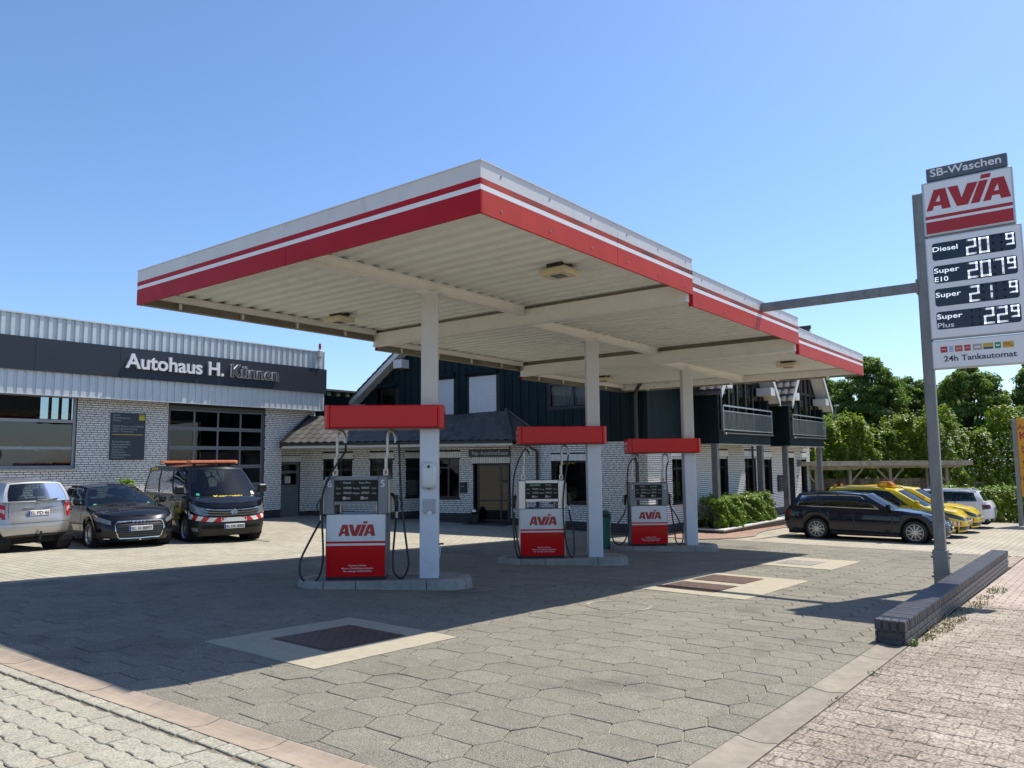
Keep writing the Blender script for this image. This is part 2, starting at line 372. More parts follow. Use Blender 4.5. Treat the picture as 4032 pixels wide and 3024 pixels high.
for cx, cy in full[:300]:
    o = bpy.data.objects.new('slab', hme); COL.objects.link(o); o.parent = fore
    o.location = (cx, cy, gz(cx, cy) + settle()); o.rotation_euler = (random.uniform(-.004, .004), SLOPE + random.uniform(-.005, .005), random.uniform(-.006, .006))
b = MB()
for cx, cy in full[300:]: rest.append([(cx + x, cy + y) for x, y in hexp])
for q in rest:
    dz = settle(); slab_faces(b, q, lambda x, y: gz(x, y) + dz)
stuff(b.build('slab_field', slab_mat, fore))

# ---- gutters: shallow concrete channel stones
def gutter(parent, p0, p1, w, L, mat, dip=.015):
    p0, p1 = Vector(p0), Vector(p1); d = (p1 - p0); n = max(1, round(d.length / L)); d = d / n; nn = Vector((-d.y, d.x)).normalized() * w
    for i in range(n):
        a = p0 + d * i; g = d.normalized() * .004; mb = MB()
        prof = [(0, .0), (.06, .0), (.3, -dip * .75), (.5, -dip), (.7, -dip * .75), (.94, 0.), (1, .0)]
        V = []
        for e in (a + g, a + d - g):
            V += [(e.x + nn.x * t, e.y + nn.y * t, gz(e.x + nn.x * t, e.y + nn.y * t) + h + .004) for t, h in prof]
        m = len(prof); F = [(k, m + k, m + k + 1, k + 1) for k in range(m - 1)]
        lo = len(V); V += [(x, y, z - .08) for x, y, z in (V[0], V[m - 1], V[2 * m - 1], V[m])]
        F += [(lo, lo + 1, *range(m - 1, -1, -1)), (lo + 2, lo + 3, *range(m, 2 * m)), (lo + 3, lo, 0, m), (lo + 1, lo + 2, 2 * m - 1, m - 1)]
        mb.add(V, F); o = mb.build('gutter_stone', mat, parent); o.location.z = random.uniform(-.002, .002)
gut = struct(MB().box(2.6, 2.75, 2.2, 13.2, -.4, -.3).build('gutter', joint_mat))
gutter(gut, (LG(2.05), 2.05), (LG(13.2), 13.2), .25, .72, gut_mat)
gutter(gut, (2.62, 1.76), (8.83, 1.76), .265, .775, gut2_mat)
gutter(gut, (2.6, 13.2), (22.65, 13.2), .25, 1.0, gut_mat)
gutter(gut, (22.65, 2.1), (22.65, 13.2), .26, 1.0, gut_mat)
gutter(gut, (19.4, 1.78), (26, 1.78), .27, 1.0, gut_mat)

# ---- wave-edged interlocking pavers
PW, PL = .165, .22
def wave_poly(flip):
    s = 1 if flip else -1; n = 8
    e = [(.011 * s * math.tanh(2.2 * math.sin(2 * PI * k / n)) , -PL / 2 + PL * k / n) for k in range(n + 1)]
    return [(PW / 2 + x, y) for x, y in e] + [(-PW / 2 + x, y) for x, y in reversed(e)]
def pavers(parent, x0, x1, y0, y1, mat, keep, dx, clipf=None, nsep=300):
    wps = [wave_poly(True), wave_poly(False)]; mes = []
    for wp in wps:
        mb = MB(); slab_faces(mb, wp, lambda x, y: 0., .045, .003, .006); o = mb.build('paver', mat); mes.append(o.data); bpy.data.objects.remove(o)
    cells = []
    i = 0; x = x0 + PW / 2
    ends = []
    while x < x1:
        y = y0 + (PL / 2 if i % 2 else 0) + PL * .5
        while y + PL / 2 < y1 + .002:
            xx = x + dx(y)
            if keep(xx, y): cells.append((xx, y, i % 2))
            y += PL
        q = clip([(x + dx(y) + a, y + c) for a, c in wps[i % 2]], 0, -1, -y1)
        if len(q) > 2 and abs(area(q)) > .004: ends.append(q)
        x += PW; i += 1
    cells.sort(key=lambda p: (not in_view(p[0], p[1], .70), p[0] ** 2 + p[1] ** 2))
    for x, y, e in cells[:nsep]:
        o = bpy.data.objects.new('paver', mes[e]); COL.objects.link(o); o.parent = parent
        o.location = (x, y, gz(x, y) + random.uniform(-.003, .003)); o.rotation_euler = (random.uniform(-.012, .012), SLOPE + random.uniform(-.012, .012), random.uniform(-.01, .01))
    b = MB()
    for q in ends: slab_faces(b, q, lambda u, v: gz(u, v), .045, .003, .006)
    for x, y, e in cells[nsep:]:
        dz = random.uniform(-.003, .003); slab_faces(b, [(x + a, y + c) for a, c in wps[e]], lambda u, v: gz(u, v) + dz, .045, .003, .006)
    stuff(b.build('paver_field', mat, parent))
pavers(apron, -1.2, 2.3, 1.3, 11.5, pav_mat, lambda x, y: True, lambda y: (8.3 - y) * .0445 + .186)
b = MB()      # the straight row of half stones against the gutter
y = 1.3
while y < 13:
    xo = LG(y) - .25; slab_faces(b, [(xo - .112, y), (xo, y), (xo, y + .2), (xo - .112, y + .2)], lambda u, v: gz(u, v), .045, .004, .006); y += .205
stuff(b.build('edge_row', pav_mat, apron))
pavers(sidew, 2.6, 12.6, -1.6, 1.757, pav2_mat, lambda x, y: True, lambda y: 0.)
# ---- concrete pads with steel covers
def pad(i, rect, plates, mat, lab, ribs=False):
    x0, x1, y0, y1 = rect
    t = thing('manhole_pad', lab[0], 'concrete pad', ((x0 + x1) / 2, (y0 + y1) / 2, gz((x0 + x1) / 2, 0))); t.rotation_euler = (0, SLOPE, 0)
    w, h = (x1 - x0) / 2, (y1 - y0) / 2
    b = MB(); n = 12; px = []
    for k in range(4):
        c = [(-w, -h), (w, -h), (w, h), (-w, h)]; a, e = Vector(c[k]), Vector(c[(k + 1) % 4])
        for j in range(n): p = a.lerp(e, j / n); px.append((p.x + random.uniform(-.008, .008), p.y + random.uniform(-.008, .008)))
    b.prism(px, -.04, .007); b.build('concrete_surround', pad_mat, t)
    for (a0, a1, b0, b1) in plates:
        cx, cy = (a0 + a1) / 2 - (x0 + x1) / 2, (b0 + b1) / 2 - (y0 + y1) / 2; pw, ph = (a1 - a0) / 2, (b1 - b0) / 2
        b = MB(); b.box(cx - pw, cx + pw, cy - ph, cy + ph, .0, .014)
        b.box(cx - pw - .03, cx + pw + .03, cy - ph - .03, cy + ph + .03, .0, .009)
        n1 = int(pw * 2 / .055); n2 = int(ph * 2 / .055)
        for u in range(n1):
            for v in range(n2):
                px_, py_ = cx - pw + (u + .5) * 2 * pw / n1, cy - ph + (v + .5) * 2 * ph / n2; s = 1 if (u + v) % 2 else -1
                b.add([(px_ - .015, py_ - .015 * s, .0142), (px_ + .003, py_ - .003 * s, .0162), (px_ + .015, py_ + .015 * s, .0142), (px_ - .003, py_ + .003 * s, .0162)], [(0, 1, 2, 3)])
        pl = b.build('steel_cover', mat, t)
        k = MB(); k.lathe([(.0, .019), (.05, .019), (.055, .0145)], 16, (cx, cy, 0)); k.build('lifting_eye', mat, pl)
pad(0, PADS[0], [(4.78, 5.75, 5.95, 6.8)], plate_mat, ['pale concrete pad with one dark steel cover, half in the canopy shade'])
pad(1, PADS[1], [(11.2, 12.12, 4.88, 5.8), (12.5, 13.42, 4.92, 5.8)], plate_mat, ['pale concrete pad with two rusty steel covers side by side'])
pad(2, PADS[2], [(16.45, 17.4, 5.0, 5.72)], grate_mat, ['pale concrete pad with one bright galvanised cover towards the parked cars'])
# drain grating in the far gutter
t = thing('drain_grate', 'dark slotted drain grating in the gutter before the parked cars', 'drain', (22.1, 3.15, gz(22.1, 3)))
b = MB(); b.box(-.2, .2, -.32, .32, -.05, .002); b.build('drain_bed', M('drain dark', (.012, .012, .012), .9, var=0), t)
for k in range(12): MB().box(-.19, .19, -.31 + k * .053, -.31 + k * .053 + .024, -.01, .014).build('bar', grate_mat, t)
# painted marks on the slabs: two worn white rings and parking lines
wp_mat = M('worn white road paint', (.33, .315, .27), .8, var=.2, dirt=((.2, .185, .15), 5., .4, .5))
def ring(cx, cy, rx, ry, lab, arcs):
    b = MB()
    for a0, a1 in arcs:
        us = rng(a0, a1, .12)
        b.grid(lambda a, r: (cx + (rx + r) * math.cos(a), cy + (ry + r) * math.sin(a), gz(cx + (rx + r) * math.cos(a), 0) + .006), us, [-.025, .02])
    tag(b.build('painted_ring', wp_mat), lab, 'road marking')
ring(9.1, 5.3, .42, .42, 'faint worn white circle painted on the slabs beside the first pump island', [(0, 2 * PI)])
ring(14.7, 4.9, .4, .45, 'faint worn white circle painted between the two far concrete pads', [(0, 2 * PI)])
b = MB()
for y in (8.75,): b.box(23.1, 28.5, y - .05, y + .05, 0, .001)
b.v = [(x, y, gz(x, y) + .006 + z) for x, y, z in b.v]
tag(b.build('parking_line', wp_mat), 'white parking bay line on the pavers beside the dark estate car', 'road marking')
b = MB(); b.box(10.95, 11.05, 17.2, 21.5, 0, .001); b.v = [(x + .9, y, gz(x, y) + .006 + z) for x, y, z in b.v]
tag(b.build('parking_line', wp_mat), 'white parking bay line beside the black van', 'road marking')
# ============================================================ CANOPY
red_f = M('red fascia paint', (.40, .010, .018), .45, 0, .1, 3., spec=.15, dirt=((.2, .03, .025), 2.2, .58, .8, (1, 1, 5)))
red_w = M('weathered sunlit red fascia paint', (.50, .048, .034), .55, 0, .1, 3., spec=.2, dirt=((.22, .05, .03), 1.6, .6, .78))  # long side's red lightened mostly for the sun on it, partly for bleaching
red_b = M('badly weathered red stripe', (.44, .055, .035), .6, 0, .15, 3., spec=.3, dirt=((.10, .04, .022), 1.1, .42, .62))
wht_f = M('weathered white fascia paint', (.62, .62, .62), .45, 0, .06, 2., spec=.4, dirt=((.47, .46, .44), 2.4, .56, .85, (3, 3, .35)), dirt2=((.5, .49, .46), .8, .6, .85))
wht_s = M('white stripe paint', (.78, .78, .78), .4, 0, .04, 4.)
cream = M('cream painted steel', (.73, .75, .70), .5, 0, .06, 2.5, .05, 40., dirt=((.42, .4, .34), 1.6, .6, .9))
cream_b = M('cream painted beam', (.76, .745, .70), .55, 0, .06, 3., .08, 50., dirt=((.52, .45, .39), 2.6, .6, .9))
gutter_m = M('stained galvanised gutter', (.27, .245, .19), .6, .2, .18, 4., dirt=((.13, .11, .08), 2., .5, .75))
pil_m = M('light grey pillar paint', (.58, .575, .56), .5, 0, .05, 3., dirt=((.38, .35, .32), 3., .6, .85))
clad_m = M('pale blue-grey pillar cladding', (.64, .67, .71), .42, 0, .04, 2., dirt=((.45, .45, .46), 2., .55, .85), dirt2=((.35, .33, .3), 7., .66, .8))
can = thing('petrol_station_canopy', 'stepped white and red canopy on three pale pillars over the pumps', 'canopy', (0, 0, 0))
SECT = [(6.05, 11.35, 4.56), (11.35, 16.7, 4.37), (16.7, 22.2, 4.15)]
FH = .575; CY0, CY1 = 5.11, 12.66
ZS = [0, .45 * FH, .55 * FH, .675 * FH, FH]
def fascia(p0, p1, z, th, mats, nrm):
    b = MB(); p0, p1 = Vector(p0), Vector(p1); n = Vector(nrm) * th
    for k in range(4):
        b.obox((p0.x, p0.y, z + ZS[k]), (p1.x - p0.x, p1.y - p0.y, 0), (n.x, n.y, 0), (0, 0, ZS[k + 1] - ZS[k]), k)
    o = b.build('fascia_panel', mats, can); return o
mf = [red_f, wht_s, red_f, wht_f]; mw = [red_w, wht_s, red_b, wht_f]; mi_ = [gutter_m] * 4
ysp = 8.55
fascia((6.05, CY0), (6.05, ysp - .004), 4.56, .03, mf, (1, 0)); fascia((6.05, ysp + .004), (6.05, CY1), 4.56, .03, mf, (1, 0))
for i, (x0, x1, z) in enumerate(SECT):
    xm = [8.95, 14.0, 19.3][i]
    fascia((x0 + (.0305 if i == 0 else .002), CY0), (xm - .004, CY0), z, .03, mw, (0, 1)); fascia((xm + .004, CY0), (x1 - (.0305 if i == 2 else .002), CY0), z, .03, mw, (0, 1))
    fascia((x0 + (.0305 if i == 0 else .001), CY1), (x1 - (.0305 if i == 2 else .001), CY1), z, -.03, mi_, (0, 1))
    b = MB()                                   # thin galvanised coping on top edge
    b.box(x0 - .012, x1 + .012, CY0 - .012, CY0 + .05, z + FH, z + FH + .012); b.box(x0 - .012, x0 + .05, CY0 + .051, CY1, z + FH, z + FH + .012)
    b.build('coping', wht_f, can)
fascia((22.2, CY0), (22.2, CY1), 4.15, -.03, mi_, (1, 0))
for i in (1, 2):                               # red return where the roof steps down
    x, z = SECT[i][0], SECT[i][2]
    for ya, yb_ in ((CY0 + .031, CY0 + .075), (CY1 - .05, CY1 - .002)): MB().box(x - .02, x + .01, ya, yb_, z + .002, SECT[i - 1][2]).build('step_return', red_f, can)
for i, (x0, x1, z) in enumerate(SECT):
    b = MB(); zs = z + .235; x = x0 + .04; P = []                      # trapezoidal sheet seen from below, ribs across the width
    while x < x1 - .05:
        P += [(x, 0.), (x + .11, 0.), (x + .145, .045), (x + .265, .045)]; x += .3
    P = [p for p in P if p[0] < x1 - .03] + [(x1 - .03, .045)]
    V = [(px, y, zs + pz) for px, pz in P for y in (CY0 + .03, CY1 - .03)]
    b.add(V, [(2 * k, 2 * k + 1, 2 * k + 3, 2 * k + 2) for k in range(len(P) - 1)]); b.build('roof_sheet', cream, can)
    MB().box(x0 + .035, x1 - .035, CY0 + .031, CY1 - .031, zs + .06, zs + .075).build('roof_deck', gutter_m, can)
    yb = 8.46                                  # main beam over the pillar: top and bottom flange with web
    b = MB(); b.box(x0 + .04, x1 - .14, yb - .085, yb + .085, z + .06, z + .075); b.box(x0 + .04, x1 - .14, yb - .05, yb + .05, z + .075, z + .215); b.box(x0 + .04, x1 - .14, yb - .085, yb + .085, z + .215, z + .233); b.build('main_beam', cream_b, can)
    for yy in (CY1 - .14, CY0 + .1):
        b = MB(); b.box(x0 + .05, x1 - .14, yy - .045, yy + .045, z + .12, z + .234); b.build('edge_beam', cream_b, can)
    k = x0 + .7
    while k < x1 - .2:                          # hangers of the eaves gutter at the back
        MB().box(k, k + .05, CY1 - .085, CY1 - .032, z + .01, z + .2).build('gutter_hanger', cream_b, can); k += 1.22
    b = MB(); b.box(x0 + .02, x1 - .02, CY1 - .12, CY1 - .031, z + .001, z + .012); b.build('gutter_lip', gutter_m, can)
for i in (0, 1, 2):
    x = SECT[i][1]; z = SECT[i][2] if i == 2 else SECT[i + 1][2]
    b = MB()
    if i < 2: b.box(x - .12, x - .005, CY0 + .06, CY1 - .06, z + .09, z + .36); b.box(x - .15, x + .02, CY0 + .06, CY1 - .06, z + .07, z + .09)
    else: b.box(x - .13, x - .04, CY0 + .06, CY1 - .06, z + .05, z + .234)
    b.build('cross_beam', cream_b, can)
    if i < 2: MB().box(x - .035, x - .004, CY0 + .035, CY1 - .035, SECT[i + 1][2] + .361, SECT[i][2] + FH - .02).build('step_closure', gutter_m, can)
k = CY0 + .9
while k < CY1 - .3:
    MB().box(22.08, 22.165, k, k + .05, 4.16, 4.34).build('gutter_hanger', cream_b, can); k += 1.4
b = MB()                                       # screws along the weathered side
for i, (x0, x1, z) in enumerate(SECT):
    for k in range(6):
        for zz in (.1, .49): b.lathe([(.0, -.006), (.014, -.006), (.014, 0)], 8, (x0 + .35 + k * (x1 - x0 - .6) / 5, CY0, z + zz), 'y')
stuff(b.build('fascia_screws', grate_mat, can))
PILL = [(8.75, 8.47), (13.63, 8.47), (18.15, 8.44)]
IAZ = R_(-50)
ISL_H = .15
for i, (px, py) in enumerate(PILL):
    g = gz(px, py); zt = SECT[i][2]
    pt = bpy.data.objects.new('pillar', None); 
    b = MB(); b.cbox(-.132, .132, -.132, .132, g + 2.3, zt + .058, .012); o = b.build('pillar', pil_m, can, loc=(px, py, 0)); o.rotation_euler.z = IAZ
    b = MB(); b.cbox(-.145, .145, -.145, .145, g + ISL_H - .02, g + 2.62, .012); c = b.build('pillar_cladding', clad_m, o)
    b = MB(); b.box(-.2, .2, -.15, .15, zt + .042, zt + .059); b.build('head_plate', cream_b, o)
    bpy.data.objects.remove(pt)

# lamps under the canopy
lamp_b = M('yellowed lamp housing', (.6, .54, .36), .5, var=.05); lamp_d = M('lamp dark ballast', (.02, .022, .03), .5, var=.1); lamp_g = M('lamp glass', (.16, .17, .17), .2, var=.1)
def lamp(x, y, z, lab):
    t = thing('canopy_lamp', lab, 'lamp', (x, y, z), 0, 'lamps under the canopy')
    MB().cbox(-.13, .13, -.15, .15, -.02, .06, .01).build('ballast', lamp_d, t)
    h = MB().cbox(-.21, .21, -.24, .24, -.13, -.03, .025).build('housing', lamp_b, t)
    for a in (-1, 1):
        for c in (-1, 1): MB().box(.055 * a - .05, .055 * a + .05, .055 * c - .05, .055 * c + .05, -.133, -.125).build('lens', lamp_g, h)
    b = MB(); b.tube([(.1, .1, .02), (.2, .16, .0), (.24, .1, .05)], .006); b.build('cable', lamp_d, t)
lamp(9.2, 6.25, 4.77, 'square lamp under the canopy near the weathered seam over the first pump')
lamp(9.55, 11.7, 4.77, 'square lamp under the canopy at the gutter side towards the workshop')
lamp(19.6, 6.3, 4.36, 'square lamp under the lowest canopy step on the price sign side')
lamp(19.3, 11.6, 4.36, 'square lamp with dangling cable under the lowest canopy step towards the house')

# things on the canopy roof: floodlight with antenna bracket
t = thing('floodlight', 'small silver floodlight with bracket on the canopy roof', 'floodlight', (12.3, 7.6, 4.37 + .3))
b = MB(); b.lathe([(.0, -.14), (.1, -.14), (.11, .12), (.0, .13)], 16, (0, 0, .75), 'x'); b.build('lamp_head', M('brushed aluminium', (.6, .6, .6), .35, .9, .08), t, smooth=True)
b = MB(); b.box(-.02, .02, -.02, .02, 0, .68); b.box(.3, .34, -.02, .02, 0, .58); b.box(.12, .6, -.04, .04, .5, .56); b.build('bracket', M('dark bracket steel', (.05, .05, .055), .5, .5), t)

# ============================================================ PUMP ISLANDS
kerb_m = M('island kerb concrete', (.30, .285, .25), .85, 0, .15, 7., .4, 90., spec=.25, rnd=.09, dirt=((.15, .14, .125), 2.5, .52, .8))
isl_m = M('island top concrete', (.25, .235, .21), .9, 0, .18, 6., .4, 90., spec=.2, dirt=((.13, .12, .11), 2., .5, .8))
def island(i, lab):
    px, py = PILL[i]; g = gz(px, py)
    t = thing('pump_island', lab, 'pump island', (px, py, g), IAZ, 'pump islands')
    L, W = 1.78, .44; cx = -.68; rin = .15; PTS = []
    def P(s, off):   # stadium outline by arc length
        hl = L / 2; per = 2 * L + 2 * PI * W; s %= per
        if s < L: return (cx - hl + s, -W - off)
        s -= L
        if s < PI * W: a = -PI / 2 + s / W; return (cx + hl + (W + off) * math.cos(a), (W + off) * math.sin(a))
        s -= PI * W
        if s < L: return (cx + hl - s, W + off)
        s -= L; a = PI / 2 + s / W; return (cx - hl + (W + off) * math.cos(a), (W + off) * math.sin(a))
    per = 2 * L + 2 * PI * W
    cuts = [.02, .5, 1.56, L + .42, L + PI * W * .62, L + PI * W, L + PI * W + .6, L + PI * W + 1.2, 2 * L + PI * W, 2 * L + PI * W * 1.5, per + .02]
    prof = [(.025, -.03 - .1), (.025, .0), (.0, ISL_H - .02), (-.02, ISL_H), (-rin, ISL_H), (-rin, .0)]
    for a, c in zip(cuts, cuts[1:]):
        ss = rng(a + .006, c - .006, .09); b = MB()
        b.grid(lambda s, k: (*P(s, prof[int(k)][0]), prof[int(k)][1]), ss, list(range(6)))
        n = len(b.v); b.f += [tuple(range(5, -1, -1)), tuple(range(n - 6, n))]; b.m += [0, 0]
        b.build('kerb_stone', kerb_m, t)
    b = MB(); b.prism([P(per * k / 48, -.1) for k in range(48)], 0., ISL_H - .006); b.build('island_slab', isl_m, t)
    return t
island(0, 'rounded concrete pump island nearest the round-ringed slabs, under pump 6 and 5')
island(1, 'rounded concrete pump island under the silver-framed pump beside the green bin')
island(2, 'rounded concrete pump island under pump 1 and 2')

# ============================================================ FUEL PUMPS
pred = M('glossy red panel', (.62, .007, .01), .14, 0, .03, 2., spec=.28, bump=.06, bscale=2.5)
pwht = M('pump white panel', (.72, .72, .705), .32, 0, .04, 2., spec=.5, dirt=((.5, .49, .46), 3., .55, .85), dirt2=((.4, .38, .35), 14., .64, .78))
pline = M('pump white line', (.72, .7, .66), .4, var=.03)
pgrey = M('pump grey metal', (.21, .215, .225), .42, .3, .06, 3.)
psilv = M('pump silver metal', (.58, .58, .57), .32, .75, .06, 3.)
pstrip = M('pump cream edge strip', (.58, .53, .42), .45, var=.05)
pdark = M('pump dark display', (.012, .018, .02), .25, 0, .1, 3.)
pblk = M('black rubber', (.012, .012, .014), .45, 0, .1, 8.)
pbase = M('pump black base', (.02, .02, .022), .6)
pface = M('pump display glass', (.008, .016, .018), .1, 0, .05, 2., spec=.16)
pchr = M('pump steel tube', (.45, .44, .41), .35, .8, .1, 5.)
plet = M('sign red lettering', (.42, .016, .018), .35, 0, .03)
pdig = M('counter digits', (.5, .55, .52), .5, var=0.)
pnum = M('pale number', (.66, .68, .7), .45, var=0.)
ptan = M('pump amber glass', (.4, .17, .03), .2, var=.1)
def pump(i, lab, nums, frame_m, hose_l, hose_r, nozzle_out=.0, green=False):
    px, py = PILL[i]; g = gz(px, py) + ISL_H
    t = thing('fuel_pump', lab, 'fuel pump', (px, py, g), IAZ)
    x0, x1 = -1.565, -.64; xc = (x0 + x1) / 2; yf, yb = -.27, .24; ph = .93
    MB().box(x0 + .01, x1 - .03, yf + .03, yb - .02, 0, .05).build('base', pbase, t)
    body = MB().box(x0 + .0, x1 - .0, yf + .035, yb - .012, .045, ph + .04).build('cabinet', frame_m, t)
    zz = [.05, .05 + .5 * ph, .05 + .535 * ph, .05 + .57 * ph, .05 + ph]
    for (yy, s) in ((yf, 1), (yb, -1)):
        b = MB()
        for k, m in enumerate((0, 1, 0, 2)):
            b.box(x0 + .018, x1 - .018, min(yy, yy + .034 * s), max(yy, yy + .034 * s), zz[k], zz[k + 1], m)
        fp = b.build('front_panel', [pred, pline, pwht], t)
    nrm = lambda x, z, d=.002: frame((x, yf - d, z), (1, 0, 0), (0, 0, 1))
    avia(fp, nrm(xc + .015, .05 + .655 * ph), .172, plet, .0015, .56)
    for k, s in enumerate(('Rauchen verboten', 'Motor u. Fremdheizung abstellen', 'Nur zulässige Gefäße befüllen')):
        text('notice', s, .036, pline, fp, nrm(xc + .03, .05 + .155 - k * .042), .001, .004)
    MB().lathe([(0, -.004), (.014, -.004), (.014, 0)], 12, (xc, yf, ph - .03), 'y').build('lock', psilv, fp)
    zt = 1.56
    for xa, xb in ((x0 - .02, x0 + .125), (x1 - .135, x1 + .01)):          # two upright columns
        col = MB().cbox(xa, xb, yf + .0, yb, ph + .052, zt, .012).build('column', frame_m, t)
        for xe in ((xa - .03, xa) if xa < xc else (xb, xb + .03),):
            MB().cbox(xe[0], xe[1], yf + .03, yb - .03, ph + .06, zt - .05, .012).build('edge_strip', pstrip if i != 2 or xa < xc else pgrey, col)
    bx0, bx1 = x0 + .127, x1 - .137
    hd = MB().cbox(bx0, bx1, yf + .02, yb - .02, zt - .42, zt - .003, .008).build('display_housing', frame_m, t)
    MB().box(bx0 - .0, bx1 + .0, yf - .004, yf + .019, zt - .052, zt - .001).build('top_rail', frame_m, hd)
    MB().box(bx0 - .0, bx1 + .0, yf - .004, yf + .019, zt - .425, zt - .38).build('bottom_rail', frame_m, hd)
    ds = MB().box(bx0 + .006, bx1 - .006, yf + .004, yf + .018, zt - .376, zt - .056).build('display', pface, hd)
    f = lambda x, z: frame((x, yf + .0015, z), (1, 0, 0), (0, 0, 1))
    MB().box(bx0 + .08, bx0 + .31, yf + .002, yf + .0035, zt - .115, zt - .07).build('label_strip', M('display green label', (.03, .12, .07), .4) if green else pbase, ds)
    text('fuel_name', 'Super E10' if green else 'Diesel', .045, pdig, ds, f(bx0 + .19, zt - .108), .0008, .006)
    text('fuel_name', 'Diesel' if green else 'SuperPlus', .045, pdig, ds, f(bx1 - .2, zt - .108), .0008, .002)
    for row, (a, m_, c) in enumerate((('Euro', 'Betrag', 'Euro'), ('Liter', 'Abgabe', 'Liter'))):
        z = zt - .19 - row * .075
        for x, s in ((bx0 + .06, a), ((bx0 + bx1) / 2, m_), (bx1 - .055, c)): text('counter_word', s, .036, pdig, ds, f(x, z), .0008, .006)
        for x in (bx0 + .2, bx1 - .19): text('counter_digits', '00000', .05, pdig, ds, f(x, z), .0008, .002)
    for x in (bx0 + .2, bx1 - .19): text('counter_digits', '0000', .045, pdig, ds, f(x, zt - .345), .0008, .002)
    for x in (bx0 + .13, bx1 - .26): MB().box(x, x + .045, yf + .0, yf + .003, zt - .35, zt - .305).build('price_chip', M('price chip', (.5, .38, .36), .5), ds)
    # the drip tray edge under the opening and the pipes seen through it
    MB().box(bx0, bx1, yf + .02, yb - .02, ph + .041, ph + .06).build('tray', pgrey, t)
    for xp in (x0 + .17, x1 - .18):
        b = MB(); b.tube([(xp, .02, ph + .06), (xp, .02, zt - .42)], .035, 10); b.build('riser_pipe', pchr, t, smooth=True)
    if nums:
        for x, s in ((x0 + .055, nums[0]), (x1 - .06, nums[1])): text('pump_number', s, .155, pnum, t, nrm(x, zt - .16), .001, .012)
    # hose masts with bent head, sight glass at the foot
    for xm, kx in ((x0 + .09, .0), (x1 - .045, .0)):
        b = MB(); b.tube([(xm, .0, zt - .002), (xm, 0., zt + .3), (xm + .02, 0, zt + .31), (xm + .02, 0., 2.18)], [.028, .028, .022, .022], 10)
        o = b.build('hose_mast', pchr, t, smooth=True)
        b = MB(); b.tube([(xm + .02, 0, 2.18), (xm + .03, -.01, 2.24), (xm + .07, -.02, 2.27), (xm + .12, -.03, 2.25), (xm + .15, -.04, 2.17), (xm + .155, -.05, 2.08)], .024, 10); b.build('mast_bend', pchr, o, smooth=True)
        b = MB(); b.cbox(xm - .04, xm + .04, -.04, .04, zt + .003, zt + .11, .008); s = b.build('sight_glass_body', psilv, o)
        MB().box(xm - .022, xm + .022, -.0425, -.0405, zt + .03, zt + .09).build('sight_glass', ptan, s)
    def smoothp(P, n=6):
        P = [Vector(p) for p in P]; out = []
        for k in range(len(P) - 1):
            p0, p1, p2, p3 = P[max(k - 1, 0)], P[k], P[k + 1], P[min(k + 2, len(P) - 1)]
            for j in range(n):
                u = j / n; out.append(.5 * ((2 * p1) + (p2 - p0) * u + (2 * p0 - 5 * p1 + 4 * p2 - p3) * u * u + (3 * p1 - p0 - 3 * p2 + p3) * u ** 3))
        return out + [P[-1]]
    for hp in (hose_l, hose_r):
        b = MB(); b.tube(smoothp(hp), .0165, 8); h = b.build('hose', pblk, t, smooth=True)
        e = Vector(hp[-1])
        b = MB(); b.tube([e + Vector((0, 0, -.03)), e + Vector((0, 0, .07))], .022, 8); b.build('swivel', psilv, h, smooth=True)
        b = MB(); s = -1 if e.x < xc else 1      # nozzle hooked into its boot
        b.tube([e + Vector((0, 0, .07)), e + Vector((0, 0, .2)), e + Vector((-.02 * s, 0, .3)), e + Vector((-.09 * s, 0, .35))], [.026, .034, .032, .024], 8)
        b.box(e.x - .02, e.x + .02, e.y - .05, e.y + .05, e.z + .16, e.z + .33)
        b.tube([e + Vector((.05 * s, 0, .1)), e + Vector((.075 * s, 0, .2)), e + Vector((.04 * s, 0, .3))], .008, 6)
        b.build('nozzle', pblk, t, smooth=False)
    # header box carried by the pillar
    hx0, hx1, hz0, hz1, hf, hb = -1.6, .235, 2.3, 2.655, -.36, .26
    hb_o = MB().cbox(hx0 + .09, hx1 - .085, hf, hb, hz0 + .01, hz1, .012).build('header_box', pred, t)
    for xa, xb in ((hx0, hx0 + .086), (hx1 - .081, hx1)):
        e = MB(); e.prism([(xa, hf + (.05 if xa == hx0 else 0)), (xa + (.0 if xa == hx0 else 0), hb), (xb, hb), (xb, hf + (0 if xa == hx0 else .05)), (xb - (0 if xa == hx0 else .05), hf), (xa + (.05 if xa == hx0 else 0), hf)][::-1], hz0, hz1 + .002)
        e.build('header_end', pred, hb_o, bevel=.006)
    MB().box(hx0 + .02, hx1 - .02, hf + .03, hb - .03, hz0 - .012, hz0 + .011).build('header_base', M('dark red trim', (.16, .008, .01), .4), hb_o)
    if green or i == 2:
        for k, s in enumerate(('Super E10', 'Super')):
            text('header_name', s, .085, pline, hb_o, frame((hx0 - .002, -.06, hz0 + .22 - k * .13), (0, -1, 0), (0, 0, 1)), .001, .006)
    return t
X = lambda cx: (630.9 + .2812 * cx - 927) * .00735
Z = lambda cy: (1250 - (850.4 + .2812 * cy)) * .0073
hl1 = [(-1.32, -.05, 2.08), (X(415), -.1, Z(480)), (X(350), -.3, Z(610)), (X(285), -.34, Z(760)), (X(272), -.3, Z(950)), (X(285), -.3, Z(1250)), (X(255), -.3, Z(1395)), (X(190), -.3, Z(1440)), (X(125), -.28, Z(1390)), (X(115), -.25, Z(1280)), (X(180), -.16, Z(1120)), (X(243), -.06, Z(985))]
